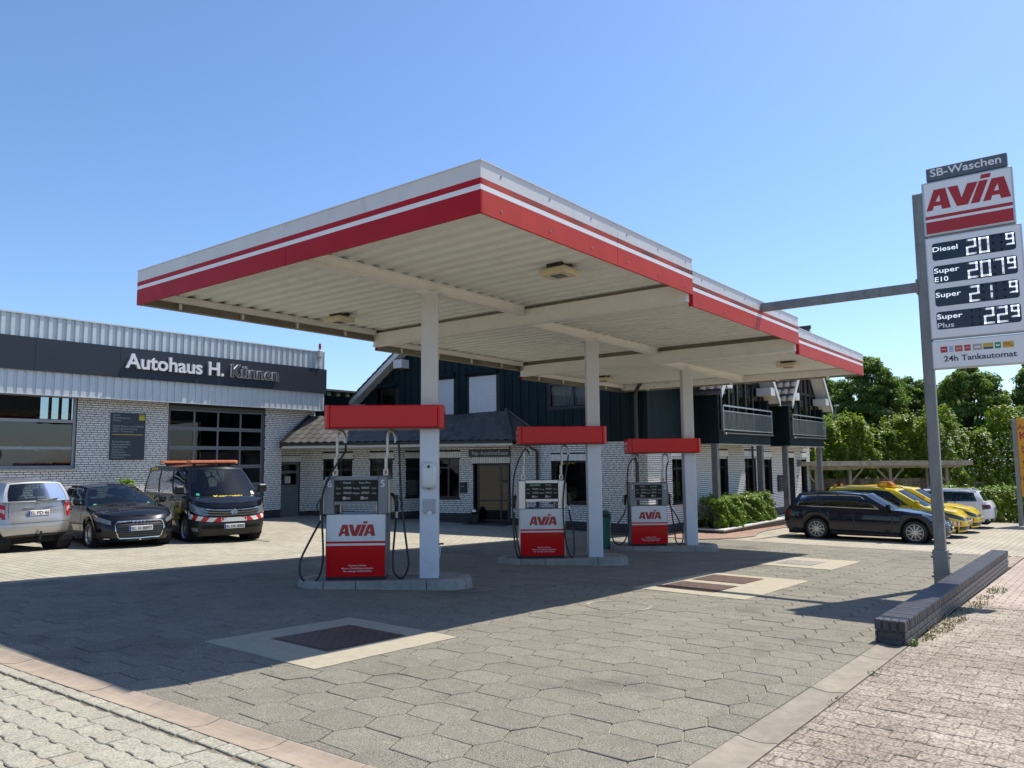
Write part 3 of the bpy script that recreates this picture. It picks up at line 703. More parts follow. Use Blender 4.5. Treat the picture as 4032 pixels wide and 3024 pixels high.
hr1 = [(-.53, -.05, 2.08), (X(822), -.1, Z(420)), (X(835), -.16, Z(640)), (X(855), -.2, Z(900)), (X(895), -.24, Z(1200)), (X(908), -.25, Z(1310)), (X(880), -.25, Z(1395)), (X(845), -.25, Z(1412)), (X(800), -.23, Z(1370)), (X(788), -.2, Z(1280)), (X(797), -.14, Z(1100)), (X(806), -.06, Z(965))]
pump(0, 'grey fuel pump numbered 6 and 5, beside the pillar with the towel dispenser', ('6', '5'), pgrey, hl1, hr1)
hl2 = [(-1.32, -.05, 2.08), (-1.42, -.1, 2.2), (-1.53, -.2, 2.05), (-1.66, -.26, 1.7), (-1.7, -.28, 1.2), (-1.69, -.28, .6), (-1.66, -.28, .25), (-1.6, -.28, .03), (-1.56, -.29, .06), (-1.62, -.26, .4), (-1.66, -.12, .75), (-1.665, -.06, .92)]
hr2 = [(-.53, -.05, 2.08), (-.56, -.2, 1.95), (-.63, -.32, 1.6), (-.68, -.35, 1.1), (-.67, -.36, .6), (-.6, -.36, .15), (-.52, -.34, .03), (-.47, -.3, .12), (-.47, -.25, .5), (-.52, -.15, .8), (-.535, -.06, .96)]
pump(1, 'silver-framed fuel pump without numbers, beside the green bin', None, psilv, hl2, hr2, green=True)
hl3 = [(-1.32, -.05, 2.08), (-1.45, -.1, 2.15), (-1.6, -.2, 1.9), (-1.63, -.25, 1.3), (-1.62, -.28, .6), (-1.7, -.28, .2), (-1.85, -.28, .04), (-2.0, -.28, .12), (-2.03, -.26, .32), (-1.85, -.18, .6), (-1.7, -.1, .78), (-1.665, -.06, .92)]
hr3 = [(-.53, -.05, 2.08), (-.6, -.1, 1.9), (-.62, -.18, 1.5), (-.55, -.22, 1.0), (-.48, -.25, .4), (-.45, -.25, .12), (-.38, -.25, .03), (-.28, -.24, .1), (-.27, -.2, .4), (-.4, -.12, .75), (-.535, -.06, .94)]
pump(2, 'grey fuel pump numbered 1 and 2, beside the pillar before the box hedge', ('1', '2'), pgrey, hl3, hr3)

# towel dispenser, paper box and tap on the first pillar
px, py = PILL[0]; g = gz(px, py) + ISL_H
t = thing('towel_dispenser', 'white rounded towel dispenser mounted on the first pillar', 'dispenser', (px, py, g), IAZ)
wpl = M('white plastic', (.68, .69, .67), .3, 0, .03, 3.)
V = []
b = MB(); zs = [1.36, 1.39, 1.45, 1.6, 1.72, 1.76, 1.775]; wd = [.09, .105, .115, .118, .11, .095, .06]; dp = [.06, .1, .115, .115, .1, .075, .03]
rings = []
for z, w, d in zip(zs, wd, dp):
    rings.append([(-w, -.1455, z), (-w, -.1455 - d * .7, z), (-w * .75, -.1455 - d, z), (w * .75, -.1455 - d, z), (w, -.1455 - d * .7, z), (w, -.1455, z)])
for r_ in rings: V += r_
F = [(6 * k + j, 6 * k + j + 1, 6 * k + j + 7, 6 * k + j + 6) for k in range(6) for j in range(5)] + [tuple(range(5, -1, -1)), tuple(range(36, 42))]
b.add(V, F); b.build('cover', wpl, t, bevel=.008, smooth=True)
b = MB(); b.lathe([(0, -.115), (.02, -.115), (.025, -.1)], 14, (0, -.142, 1.7), 'y'); b.build('sight_window', pbase, t)
b = MB(); b.lathe([(0, 0), (.03, 0), (.03, .01)], 14, (0, -.2, 1.352)); b.build('outlet', pbase, t)
t = thing('paper_box', 'flat grey paper box with a white tissue on the first pillar', 'box', (px, py, g), IAZ)
MB().cbox(-.085, .1, -.175, -.1455, .98, 1.2, .006).build('case', M('grey paper box', (.38, .39, .41), .45), t)
b = MB(); b.add([(-.02, -.177, 1.0), (.03, -.178, 1.02), (.05, -.2, .985), (.03, -.19, .955), (-.01, -.21, .97), (-.035, -.19, .99)], [(0, 1, 2, 5), (5, 2, 3, 4)]); b.build('tissue', M('tissue', (.8, .8, .8), .8), t, thick=.002)
t = thing('water_tap', 'small dark tap on the side of the first pillar', 'tap', (px, py, g), IAZ)
b = MB(); b.tube([(.145, -.05, .5), (.22, -.05, .5)], .012); b.box(.17, .225, -.07, -.03, .49, .515); b.build('spout', pblk, t)
b = MB(); b.tube([(.165, -.05, .49), (.172, -.06, .4), (.16, -.06, .3), (.15, -.06, .27)], .006, 6); b.build('tube', wpl, t)

# green waste bin
t = thing('waste_bin', 'green plastic waste bin with domed lid behind the second pillar', 'waste bin', (17.02, 10.28, gz(17, 10.3)), IAZ)
gb = M('green bin plastic', (.022, .16, .115), .5, 0, .1, 5.); gd = M('dark green lid plastic', (.02, .085, .07), .5, 0, .1, 5.)
b = MB(); b.lathe([(.0, .0), (.125, .0), (.135, .02), (.165, .72), (.185, .73), (.185, .77), (.17, .775)], 28); b.build('body', gb, t, smooth=True)
b = MB(); b.lathe([(.18, .772), (.182, .81), (.165, .88), (.11, .935), (.0, .955)], 28); b.build('lid', gd, t, smooth=True)
b = MB(); b.box(-.08, .08, -.19, -.16, .79, .87); b.build('flap', pbase, t)
MB().box(-.205, -.17, -.05, .05, .2, .7).build('mount', pgrey, t)
# ============================================================ PRICE SIGN
galv = M('galvanised post', (.23, .235, .225), .55, .45, .16, 3., .15, 30., dirt=((.14, .135, .12), 2., .5, .8, (4, 4, .6)))
sg_w = M('sign white acrylic', (.8, .81, .82), .3, 0, .03, 2.)
sg_fr = M('sign aluminium frame', (.5, .5, .5), .4, .6, .06, 3.)
sg_bl = M('sign dark blue display', (.012, .022, .045), .25, 0, .04, 3.)
sg_gy = M('sign dark grey', (.09, .115, .14), .4, 0, .04, 3.)
led = M('white led', (.85, .92, 1.0), .5, var=0., emit=.5)
ledoff = M('unlit led', (.03, .04, .06), .5, var=0.)
SX_, SG = 14.47, gz(14.47, 2.3)
ps = thing('price_sign', 'tall galvanised pylon with red AVIA panel and fuel price display', 'price sign', (SX_, 2.29, SG))
L_ = lambda Y, z: (Y - 2.29, z - SG)
post = MB(); post.cbox(-.065, .065, -.08, .09, -.05, 6.45 - SG, .012); post = post.build('post', galv, ps)
MB().cbox(-.09, .09, -.105, .115, -.05, .62, .01).build('post_sleeve', galv, post); MB().cbox(-.075, .075, -.09, .1, 1.3, 1.34, .004).build('post_collar', galv, post)
for zz in (.18, .5):
    for s in (-1, 1):
        for xx, dz in ((-.06, 0), (.05, .05)): b = MB(); b.tube([(xx, s * .1, zz + dz), (xx, s * .145, zz + dz)], .018, 6); b.build('clamp_bolt', galv, post)
MB().cbox(-.075, -.06, -.05, .05, .72, 1.0, .004).build('access_cover', galv, post)
def panel(name, Yl, Yr, z0, z1, d=.085, m=sg_fr):
    a, c = L_(Yr, z0), L_(Yl, z1); return MB().cbox(-d, d, a[0], c[0], a[1], c[1], .01).build(name, m, ps)
def face(name, Yl, Yr, z0, z1, m, par, dx=.087):
    a, c = L_(Yr, z0), L_(Yl, z1)
    o = None
    for s in (-1, 1):
        o = MB().box(-dx * (1 if s < 0 else -1) - .001, -dx * (1 if s < 0 else -1) + .001, a[0], c[0], a[1], c[1]).build(name, m, par)
    return o
def FR(Y, z, dx=.09): a = L_(Y, z); return frame((-dx, a[0], a[1]), (0, -1, 0), (0, 0, 1))
p = panel('wash_panel', 2.14, .965, 6.615, 6.845, .07, sg_gy)
text('lettering', 'SB-Waschen', .185, sg_w, p, FR(1.56, 6.69, .072), .002, .012, width=1.03)
p = panel('brand_panel', 2.222, .905, 5.66, 6.6); face('panel_face', 2.185, .93, 5.69, 6.57, sg_w, p)
avia(p, FR(1.555, 6.095), .355, plet, .002, 1.22)
for (z0, z1) in ((5.945, 6.0), (5.695, 5.9)):
    a, c = L_(.932, z0), L_(2.183, z1); MB().box(-.0905, -.0885, a[0], c[0], a[1], c[1]).build('red_bar', plet, p)
p = panel('price_panel', 2.225, .84, 3.885, 5.635); face('panel_face', 2.2, .86, 3.91, 5.61, sg_w, p)
SEG = {'0': 'abcdef', '1': 'bc', '2': 'abged', '7': 'abc', '9': 'abcdfg', '8': 'abcdefg', 'L': 'def'}
def digit(ch, Yl, z0, w, h, par, th=.032):
    q = {'a': (0, w, h - th, h), 'g': (0, w, h / 2 - th / 2, h / 2 + th / 2), 'd': (0, w, 0, th), 'b': (w - th, w, h / 2, h), 'c': (w - th, w, 0, h / 2), 'f': (0, th, h / 2, h), 'e': (0, th, 0, h / 2)}
    on, off = MB(), MB()
    for k, (x0, x1, a, c) in q.items():
        n = max(2, round(max(x1 - x0, c - a) / .016))
        for j in range(n):
            for r_ in range(2):
                if x1 - x0 > c - a: xx, zz = x0 + (j + .5) * (x1 - x0) / n, a + (r_ + .5) * (c - a) / 2
                else: xx, zz = x0 + (r_ + .5) * (x1 - x0) / 2, a + (j + .5) * (c - a) / n
                (on if k in SEG.get(ch, '') else off).box(-.0935, -.0925, L_(Yl - xx, 0)[0] - .0065, L_(Yl - xx, 0)[0] + .0065, z0 + zz - SG - .0065, z0 + zz - SG + .0065)
    if on.v: on.build('led_digit', led, par)
    if off.v: off.build('dark_segments', ledoff, par)
rows = [('Diesel', None, '20 9'), ('Super', 'E10', '2079'), ('Super', None, '21 9'), ('Super', 'Plus', ' 229')]
for k, (n1, n2, dg_) in enumerate(rows):
    z1 = 5.52 - k * .393; z0 = z1 - .3; yl, yr, r = 2.12, .93, .045; pts = []
    for cx, cz, a0 in ((yl - r, z0 + r, PI), (yr + r, z0 + r, 1.5 * PI), (yr + r, z1 - r, 0), (yl - r, z1 - r, .5 * PI)):
        for j in range(5):
            a = a0 + j * PI / 8; pts.append((-(L_(cx, 0)[0]) + r * math.cos(a), cz - SG + r * math.sin(a)))
    row = outline('price_row', [pts], sg_bl, p, frame((-.089, 0, 0), (0, -1, 0), (0, 0, 1)), .0015)
    text('fuel_name', n1, .115, led, p, FR(1.928, z0 + (.178 if n2 else .155), .092), .001, .006, width=.37)
    if n2: text('fuel_name', n2, .115, led if n2 == 'E10' else M('dim led', (.5, .55, .62), .5, var=0., emit=.25), p, FR(2.01 if n2 == 'E10' else 1.99, z0 + .03, .092), .001, .006, width=.2 if n2 == 'E10' else .24)
    for j, ch in enumerate(dg_):
        if j < 3: digit(ch, 1.622 - j * .182, z0 + .018, .148, .264, p)
        else: digit(ch, 1.064, z0 + .088, .112, .194, p, .026)
p = panel('service_panel', 2.225, .72, 3.38, 3.858); face('panel_face', 2.2, .74, 3.4, 3.84, sg_w, p)
text('lettering', '24h Tankautomat', .128, M('dark blue lettering', (.012, .018, .05), .4, var=0.), p, FR(1.54, 3.5, .092), .001, .012, width=1.02)
lg = [(.0, .1, (.45, .03, .03)), (.125, .06, (.35, .5, .7)), (.21, .11, (.5, .1, .05)), (.345, .09, (.5, .03, .04)), (.465, .13, (.42, .38, .32)), (.61, .14, (.55, .38, .03)), (.77, .085, (.02, .28, .11)), (.88, .15, (.6, .4, .03))]
for k, (x, w, c) in enumerate(lg):
    a, c1 = L_(2.09 - x - w, 3.65), L_(2.09 - x, 3.75)
    o = MB().box(-.0905, -.0885, a[0], c1[0], a[1], c1[1]).build('card_logo', M('card logo %d' % k, c, .4, var=.02), p)
    s = ['AVIA', '', 'DKV', 'UTA', '', '', '', ''][k]
    if s: text('logo_letters', s, .035, sg_w, o, FR(2.09 - x - w / 2, 3.69, .0915), .0006, .006)
    if k in (4, 6): a = L_(2.09 - x - w / 2, 3.7); MB().box(-.0915, -.0906, a[0] - w * .32, a[0] + w * .32, a[1] - .012, a[1] + .012).build('logo_mark', sg_w, o)
    if k == 1: a = L_(2.09 - x - w / 2, 3.68); MB().prism([(a[0] - .02, -.0915), (a[0] + .02, -.0915), (a[0] + .012, -.0906), (a[0] - .012, -.0906)], a[1], a[1] + .05)
    if k == 5: a = L_(2.09 - x - w / 2, 3.662); MB().box(-.0915, -.0906, a[0] - .066, a[0] + .066, a[1] - .01, a[1] + .02).build('logo_mark', M('logo blue', (.02, .05, .25), .4, var=0.), o)
    if k == 7:
        ox = L_(2.09 - x - w / 2, 3.7)
        b = MB(); b.tube([(-.0915, ox[0] + .055, ox[1] - .02), (-.0915, ox[0] + .035, ox[1] + .035), (-.0915, ox[0] + .015, ox[1] - .01), (-.0915, ox[0] - .01, ox[1] + .03), (-.0915, ox[0] - .02, ox[1] - .015), (-.0915, ox[0] - .06, ox[1] - .03)], .006, 5); b.build('logo_mark', plet, o)
b = MB(); a = L_(2.37, 4.75); b.box(-.07, .07, a[0] + .03, 5.1 - 2.29, a[1], a[1] + .15); b.build('brace_arm', galv, ps)
b = MB(); b.box(-.1, .1, a[0] + .0, a[0] + .03, a[1] - .05, a[1] + .2); b.build('arm_plate', galv, ps)

# ============================================================ LOW BRICK WALL
clink = M('dark clinker brick', (.045, .045, .052), .42, 0, .3, 18., .2, 50., spec=.5, rnd=.28)
mort = M('grey mortar', (.16, .155, .145), .9, 0, .2, 14., .3, 80.)
lw = thing('brick_wall', 'long low wall of dark bricks beside the sidewalk', 'wall', (8.85, 1.92, gz(8.85, 1.9)))
WL, WT = 10.15, .222 - gz(8.85, 1.9); WS = -.0243
zt_ = lambda x: WT + WS * x
b = MB(); hw = .132
b.add([(.012, -hw, -.35), (WL - .012, -hw, -.75), (WL - .012, hw, -.75), (.012, hw, -.35), (.012, -hw, zt_(0) - .02), (WL - .012, -hw, zt_(WL) - .02), (WL - .012, hw, zt_(WL) - .02), (.012, hw, zt_(0) - .02)],
      [(3, 2, 1, 0), (4, 5, 6, 7), (0, 1, 5, 4), (1, 2, 6, 5), (2, 3, 7, 6), (3, 0, 4, 7)]); b.build('mortar_core', mort, lw)
def put(me, name, x, y, z, rz=0.):
    o = bpy.data.objects.new(name, me); COL.objects.link(o); o.parent = lw; o.location = (x, y, z); o.rotation_euler = (random.uniform(-.006, .006), -math.atan(WS) + random.uniform(-.006, .006), rz + random.uniform(-.006, .006)); return o
o = MB().cbox(-.0265, .0265, -.15, .15, -.113, 0, .012).build('cap_brick', clink, lw); capm = o.data; bpy.data.objects.remove(o)
o = MB().cbox(0, .13, -.034, .034, -.113, 0, .009).build('end_brick', clink, lw); endm = o.data; bpy.data.objects.remove(o)
o = MB().cbox(-.117, .117, -.012, .012, -.062, 0, .005).build('brick', clink, lw); brm = o.data; bpy.data.objects.remove(o)
for k in range(4): put(endm, 'end_brick', -.005, -.113 + k * .0755, zt_(0))
x = .158; k = 0
while x < WL - .02:
    if k not in (1,): put(capm, 'cap_brick', x, random.uniform(-.003, .003), zt_(x) + random.uniform(-.0015, .0015))
    x += .0625; k += 1
nb = 0
for row in range(5):
    for side in (-1, 1):
        x = .117 if row % 2 == 0 else .0
        while x < WL - .1:
            z = zt_(x) - .122 - row * .073; gl = gz(8.85 + x, 1.9) - gz(8.85, 1.9)
            if z > gl - .01 and (side < 0 or row < 4): put(brm, 'brick', max(x, .117), side * (hw + .002), z); nb += 1
            x += .2445
    if row < 3: put(brm, 'brick', .006, .0, zt_(0) - .122 - row * .073, PI / 2)

# weeds along the wall foot
weed_m = M('weed leaf', (.13, .21, .045), .6, 0, .35, 9., spec=.3, rnd=.3); dry_m = M('dry weed', (.36, .3, .14), .8, 0, .3, 12.)
wd = MB()
def weed(x, y, n, r, h, dry):
    for _ in range(n):
        a = random.uniform(0, 2 * PI); d = r * math.sqrt(random.random()); cx, cy = x + d * math.cos(a) * 1.8, y + d * math.sin(a) * .55; g0 = gz(cx, cy)
        a2 = random.uniform(0, 2 * PI); l = random.uniform(.3, 1) * h; w = random.uniform(.004, .012)
        tip = Vector((cx + math.cos(a2) * l * .8, cy + math.sin(a2) * l * .6, g0 + random.uniform(.2, .9) * l)); mid = Vector((cx, cy, g0)).lerp(tip, .5) + Vector((0, 0, l * .15)); s = Vector((-math.sin(a2), math.cos(a2), 0)) * w
        wd.add([Vector((cx, cy, g0 - .01)), mid + s, tip, mid - s], [(0, 1, 2, 3)], 1 if random.random() < dry else 0)
for (x, y, n, r, h, d) in [(8.95, 1.72, 60, .05, .085, 0), (9.5, 1.68, 100, .14, .04, .7), (10.2, 1.66, 160, .22, .045, .8), (11.0, 1.65, 180, .25, .045, .8), (11.9, 1.66, 130, .22, .04, .7), (12.7, 1.6, 130, .25, .05, .7), (13.6, 1.6, 80, .2, .045, .4), (14.6, 1.55, 110, .25, .07, .1), (7.4, 1.745, 40, .1, .02, .3), (6.2, 1.745, 40, .1, .02, .4)]: weed(x, y, n, r, h, d)
o = stuff(wd.build('weeds', [weed_m, dry_m])); o['label'] = 'small green and dry weeds along the foot of the low wall'; o['category'] = 'weeds'
b = MB()
for _ in range(260):       # mown clippings / grit on the sidewalk
    x = random.uniform(9, 16); y = 1.7 - abs(random.gauss(0, .28)); a = random.uniform(0, PI); s = random.uniform(.006, .02)
    b.add([(x - s * math.cos(a), y - s * math.sin(a), gz(x, y) + .004), (x + .004, y, gz(x, y) + .008), (x + s * math.cos(a), y + s * math.sin(a), gz(x, y) + .004), (x - .004, y, gz(x, y) + .006)], [(0, 1, 2, 3)])
stuff(b.build('dry_litter', dry_m)); bpy.data.objects['dry_litter']['label'] = 'dry plant litter strewn over the sidewalk'; bpy.data.objects['dry_litter']['category'] = 'litter'
# ============================================================ ORANGE ADVERTISING SIGN
os_m = M('orange sign board', (.62, .27, .012), .4, 0, .05, 2., dirt=((.4, .17, .02), 2., .6, .85)); os_r = M('sign dark red text', (.33, .015, .02), .4, var=0.); os_k = M('sign black text', (.03, .02, .015), .4, var=0.)
ox, oy = 37.1, 3.02; og_ = gz(ox, oy)
t = thing('advertising_sign', 'tall orange advertising board with red and black text behind the low hedge', 'sign', (ox, oy, og_))
MB().cbox(-.07, .07, -.16, .0, -.05, 3.44 - og_, .01).build('post', galv, t)
MB().cbox(-.07, .07, -2.26, -2.1, -.05, 3.44 - og_, .01).build('post', galv, t)
bd = MB().cbox(-.05, .05, -2.1, -.16, .31 - og_, 3.46 - og_, .01).build('board', os_m, t)
MB().box(-.053, -.0505, -2.1, -.16, 1.44 - og_, 1.46 - og_).build('board_joint', os_k, bd)
def OT(s, size, z, y, m, bold=.012): text('lettering', s, size, m, bd, frame((-.052, -y + .1, z - og_), (0, -1, 0), (0, 0, 1)), .001, bold, align='LEFT')
OT('Autohaus', .3, 3.0, .28, os_r); OT('Künnen', .4, 2.62, .32, os_r, .02); OT('Straßendienst', .19, 2.22, .36, os_k); OT('im Auftrag des', .19, 2.06, .38, os_k); OT('ADAC', .46, 1.67, .4, os_k, .02); OT('0', .13, 1.52, .42, os_k)
OT('Unfall-', .2, 1.2, .55, os_k); OT('KFZ-Werkstatt', .2, .97, .22, os_k); OT('Autoteile', .2, .75, .5, os_k)
# ============================================================ BUILDINGS
bw_m = M('white glazed brick', (.84, .82, .78), .35, 0, .05, 9., .05, 60., spec=.5, rnd=.07, dirt=((.7, .66, .6), 1.3, .58, .85))
bd_m = M('dark plinth brick', (.032, .03, .036), .5, 0, .25, 9., .1, 60., rnd=.3)
mo_m = M('dark brick mortar', (.045, .044, .045), .9, 0, .15, 14.)
mo_l = M('plinth mortar', (.10, .095, .095), .9, 0, .15, 14.)
grn = M('dark green stained board', (.005, .016, .019), .6, 0, .22, 5., .1, 30., rnd=.25, spec=.18)
wframe = M('dark window frame', (.014, .016, .02), .35, 0, .05)
white_tr = M('white painted timber', (.62, .62, .6), .45, 0, .05, 3.)
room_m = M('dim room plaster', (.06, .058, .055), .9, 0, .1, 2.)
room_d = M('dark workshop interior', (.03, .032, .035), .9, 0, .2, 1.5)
glass = MGLASS('window glass', (.5, .56, .56), 0., 1.5, boost=1.15)
glass_d = MGLASS('tinted workshop glass', (.2, .27, .3), 0., 1.5, boost=1.5)
curt_m = M('white net curtain', (.6, .6, .6), .8, 0, .05)
tile_m = M('grey roof tile', (.085, .076, .068), .7, 0, .15, 8., .2, 60., rnd=.2)
CR, BL, BH = .0715, .225, .053        # course height, brick length incl. joint, brick height
OWN = {}
def WB(mb, name, mat, t, root=True, **k):
    o = mb.build(name, mat, t, **k)
    if root: o.location = -t.location
    return o
def brick_wall(t, p0, p1, z0, z1, openings, zp, nsep=150, th=.24, name='wall', lint=.24, proud=.007):
    """openings: (s0, s1, za, zb, lintel?) along p0->p1; outside is to the right of the walk"""
    p0, p1 = Vector(p0), Vector(p1); d = (p1 - p0); Lw = d.length; d /= Lw; n = Vector((d.y, -d.x))
    W = lambda s, o, z: (p0.x + d.x * s + n.x * o, p0.y + d.y * s + n.y * o, z)
    ss = sorted({0., Lw} | {max(0, min(Lw, v)) for o in openings for v in o[:2]}); zs = sorted({z0, zp, z1} | {v for o in openings for v in o[2:4] if z0 < v < z1})
    b = MB()
    for za, zb in zip(zs, zs[1:]):
        run = None
        for sa, sb in list(zip(ss, ss[1:])) + [(Lw, Lw + 1)]:
            hole = sb > Lw + .5 or any(o[0] - 1e-4 <= (sa + sb) / 2 <= o[1] + 1e-4 and o[2] - 1e-4 <= (za + zb) / 2 <= o[3] + 1e-4 for o in openings)
            if not hole: run = (run[0], sb) if run else (sa, sb)
            if hole and run:
                b.obox(W(run[0], -th, za), d.to_3d() * (run[1] - run[0]), n.to_3d() * th, (0, 0, zb - za), 1 if zb <= zp else 0); run = None
    wall = WB(b, name, [mo_m, mo_l], t)
    cut = [(o[0], o[1], o[2], o[3]) for o in openings]; sold = [(o[0] - .04, o[1] + .04, o[3], o[3] + lint) for o in openings if len(o) > 4 and o[4] and o[3] + .1 < z1]
    fullb, part, dark = [], [], []
    z = zp - .003; row = 0
    rows = [(zp + k * CR, False) for k in range(int((z1 - zp) / CR))] + [(zp - (k + 1) * CR, True) for k in range(int((zp - z0) / CR) + 1)]
    for k, (z, dk) in enumerate(rows):
        s = -BL * (.5 if k % 2 else .0) - (.06 if k % 3 == 2 else 0)
        while s < Lw:
            segs = [(max(0, s), min(Lw, s + BL - .015))]; s += BL
            for c in cut + sold:
                if z + BH > c[2] and z < c[3]:
                    segs = [q for a, e in segs for q in ((a, min(e, c[0])), (max(a, c[1]), e)) if q[1] - q[0] > .025]
            for a, e in segs:
                if e - a < .025: continue
                (dark if dk else (fullb if e - a > BL - .016 else part)).append((a, e, z))
    fullb.sort(key=lambda q: Vector(W((q[0] + q[1]) / 2, 0, 0)).length)
    def put(mb, a, e, z0_, z1_, pr=proud): # open-backed brick
        q = .003
        V = [W(a, .0, z0_), W(e, .0, z0_), W(e, .0, z1_), W(a, .0, z1_), W(a + q, pr, z0_ + q), W(e - q, pr, z0_ + q), W(e - q, pr, z1_ - q), W(a + q, pr, z1_ - q)]
        mb.add(V, [(4, 5, 6, 7), (0, 1, 5, 4), (1, 2, 6, 5), (2, 3, 7, 6), (3, 0, 4, 7)])
    if nsep and fullb:
        mb = MB(); q = .003; ln = BL - .015
        P = lambda s, o, z: (d.x * s + n.x * o, d.y * s + n.y * o, z)
        mb.add([P(0, 0, 0), P(ln, 0, 0), P(ln, 0, BH), P(0, 0, BH), P(q, proud, q), P(ln - q, proud, q), P(ln - q, proud, BH - q), P(q, proud, BH - q)], [(4, 5, 6, 7), (0, 1, 5, 4), (1, 2, 6, 5), (2, 3, 7, 6), (3, 0, 4, 7)])
        o = mb.build('brick', bw_m); me = o.data; bpy.data.objects.remove(o)
        for a, e, z in fullb[:nsep]:
            o = bpy.data.objects.new('brick', me); COL.objects.link(o); o.parent = wall; o.location = W(a, 0, z)
    b = MB()
    for a, e, z in fullb[nsep:] + part: put(b, a, e, z, z + BH)
    for (a, e, za, zb) in sold:
        k = max(1, round((e - a) / CR)); w = (e - a) / k
        for j in range(k): put(b, a + j * w + .004, a + (j + 1) * w - .006, za + .006, zb - .008, proud + .002)
    stuff(b.build('brickwork', bw_m, wall))
    if dark:
        b = MB()
        for a, e, z in dark: put(b, a, e, z + .006, z + BH + .006)
        stuff(b.build('plinth_brickwork', bd_m, wall))
    return wall, W, d, n
def window(t, W, s0, s1, z0, z1, mull=(), trans=(), fm=None, gm=None, rec=.09, fw=.065, sill=True, name='window', curtain=None, sm=None):
    fm = fm or wframe; gm = gm or glass; b = MB(); dp = .06
    def bar(a, e, za, zb, o0=None, o1=None):
        o0 = -rec - dp if o0 is None else o0; o1 = -rec if o1 is None else o1
        A = Vector(W(a, o0, za)); b.obox(A, Vector(W(e, o0, za)) - A, Vector(W(a, o1, za)) - A, (0, 0, zb - za))
    bar(s0, s0 + fw, z0, z1); bar(s1 - fw, s1, z0, z1); bar(s0 + fw, s1 - fw, z0, z0 + fw); bar(s0 + fw, s1 - fw, z1 - fw, z1)
    for m in mull: bar(m - fw * .5, m + fw * .5, z0 + fw, z1 - fw, None, -rec - .004)
    for q in trans: bar(s0 + fw, s1 - fw, q - fw * .5, q + fw * .5, None, -rec - .007)
    win = WB(b, name, fm, t)
    vs = [s0 + fw] + [m for m in mull] + [s1 - fw]; hs = [z0 + fw] + [q for q in trans] + [z1 - fw]
    for a, e in zip(vs, vs[1:]):
        for za, zb in zip(hs, hs[1:]):
            MB().quad(W(a + .002, -rec - .03, za + .002), W(e - .002, -rec - .03, za + .002), W(e - .002, -rec - .03, zb - .002), W(a + .002, -rec - .03, zb - .002)).build('pane', gm, win)
    if sill:
        b = MB(); A = Vector(W(s0 - .05, -rec + .001, z0 - .05)); b.obox(A, Vector(W(s1 + .05, -rec + .001, z0 - .05)) - A, Vector(W(s0 - .05, .06, z0 - .05)) - A, (0, 0, .045)); b.build('sill', sm or fm, win)
    if curtain:
        b = MB(); k = int((s1 - s0) / .018); us = [s0 + .05 + (s1 - s0 - .1) * j / k for j in range(k + 1)]
        b.grid(lambda s, z: W(s, -rec - .16 + .022 * math.sin(s * 62) + .008 * math.sin(s * 23), z), us, [curtain[0], curtain[1]]); b.build('curtain', curt_m, win, smooth=False)
    return win

# ------------------------------------------------------------ WORKSHOP
GY = 25.2
ws = thing('workshop_building', 'white brick car workshop with dark sign band and corrugated metal parapet', 'building', (12, GY, gz(12, GY)))
X0 = 3.0
wall, W, d, n = brick_wall(ws, (X0, GY), (19.4, GY), -.4, 4.3, [(5.2 - X0, 10.36 - X0, 1.8, 4.06, False), (13.28 - X0, 17.08 - X0, -.4, 3.93, False), (17.85 - X0, 19.41 - X0, -.4, 2.6, False)], .14, 260)
grey_fr = M('grey aluminium frame', (.36, .365, .375), .45, .3, .05)
win_l = window(ws, W, 5.2 - X0, 10.36 - X0, 1.8, 4.05, (7.8 - X0,), (2.42, 3.24), grey_fr, MGLASS('hall window glass', (.5, .57, .6), 0., 1.5, boost=2.6), .06, .09, sm=M('pale concrete sill', (.45, .42, .38), .8))
# sectional door: frame, six sections, top four glazed
b = MB()
A = lambda s, o, z: Vector(W(s - X0, o, z))
door = MB(); door.box(13.28, 13.36, GY + .05, GY + .17, -.3, 3.92); door.box(17.0, 17.08, GY + .05, GY + .17, -.3, 3.92); door.box(13.36, 17.0, GY + .05, GY + .17, 3.8, 3.92)
door = WB(door, 'sectional_door', M('dark door frame', (.1, .105, .115), .5), ws)
gd_fr = M('grey door section', (.2, .21, .225), .5, .2, .06)
cw = (17.0 - 13.36) / 4
for r in range(6):
    z0 = -.22 + r * .67; z1 = z0 + .665
    if r < 2:
        b = MB(); b.cbox(13.36, 17.0, GY + .075, GY + .12, z0, z1, .012)
        for c in range(4): b.cbox(13.36 + c * cw + .1, 13.36 + (c + 1) * cw - .1, GY + .068, GY + .08, z0 + .09, z1 - .09, .006)
        b.build('door_section', gd_fr, door)
    else:
        b = MB(); b.box(13.36, 17.0, GY + .075, GY + .12, z0, z0 + .07); b.box(13.36, 17.0, GY + .075, GY + .12, z1 - .05, z1)
        for c in range(5): x = 13.36 + c * cw; b.box(max(13.36, x - .03), min(17.0, x + .03), GY + .0755, GY + .119, z0 + .07, z1 - .05)
        s = b.build('door_section', gd_fr, door)
        for c in range(4):
            x = 13.36 + c * cw; MB().quad((x + .03, GY + .1, z0 + .07), (x + cw - .03, GY + .1, z0 + .07), (x + cw - .03, GY + .1, z1 - .05), (x + .03, GY + .1, z1 - .05)).build('pane', glass_d, s)
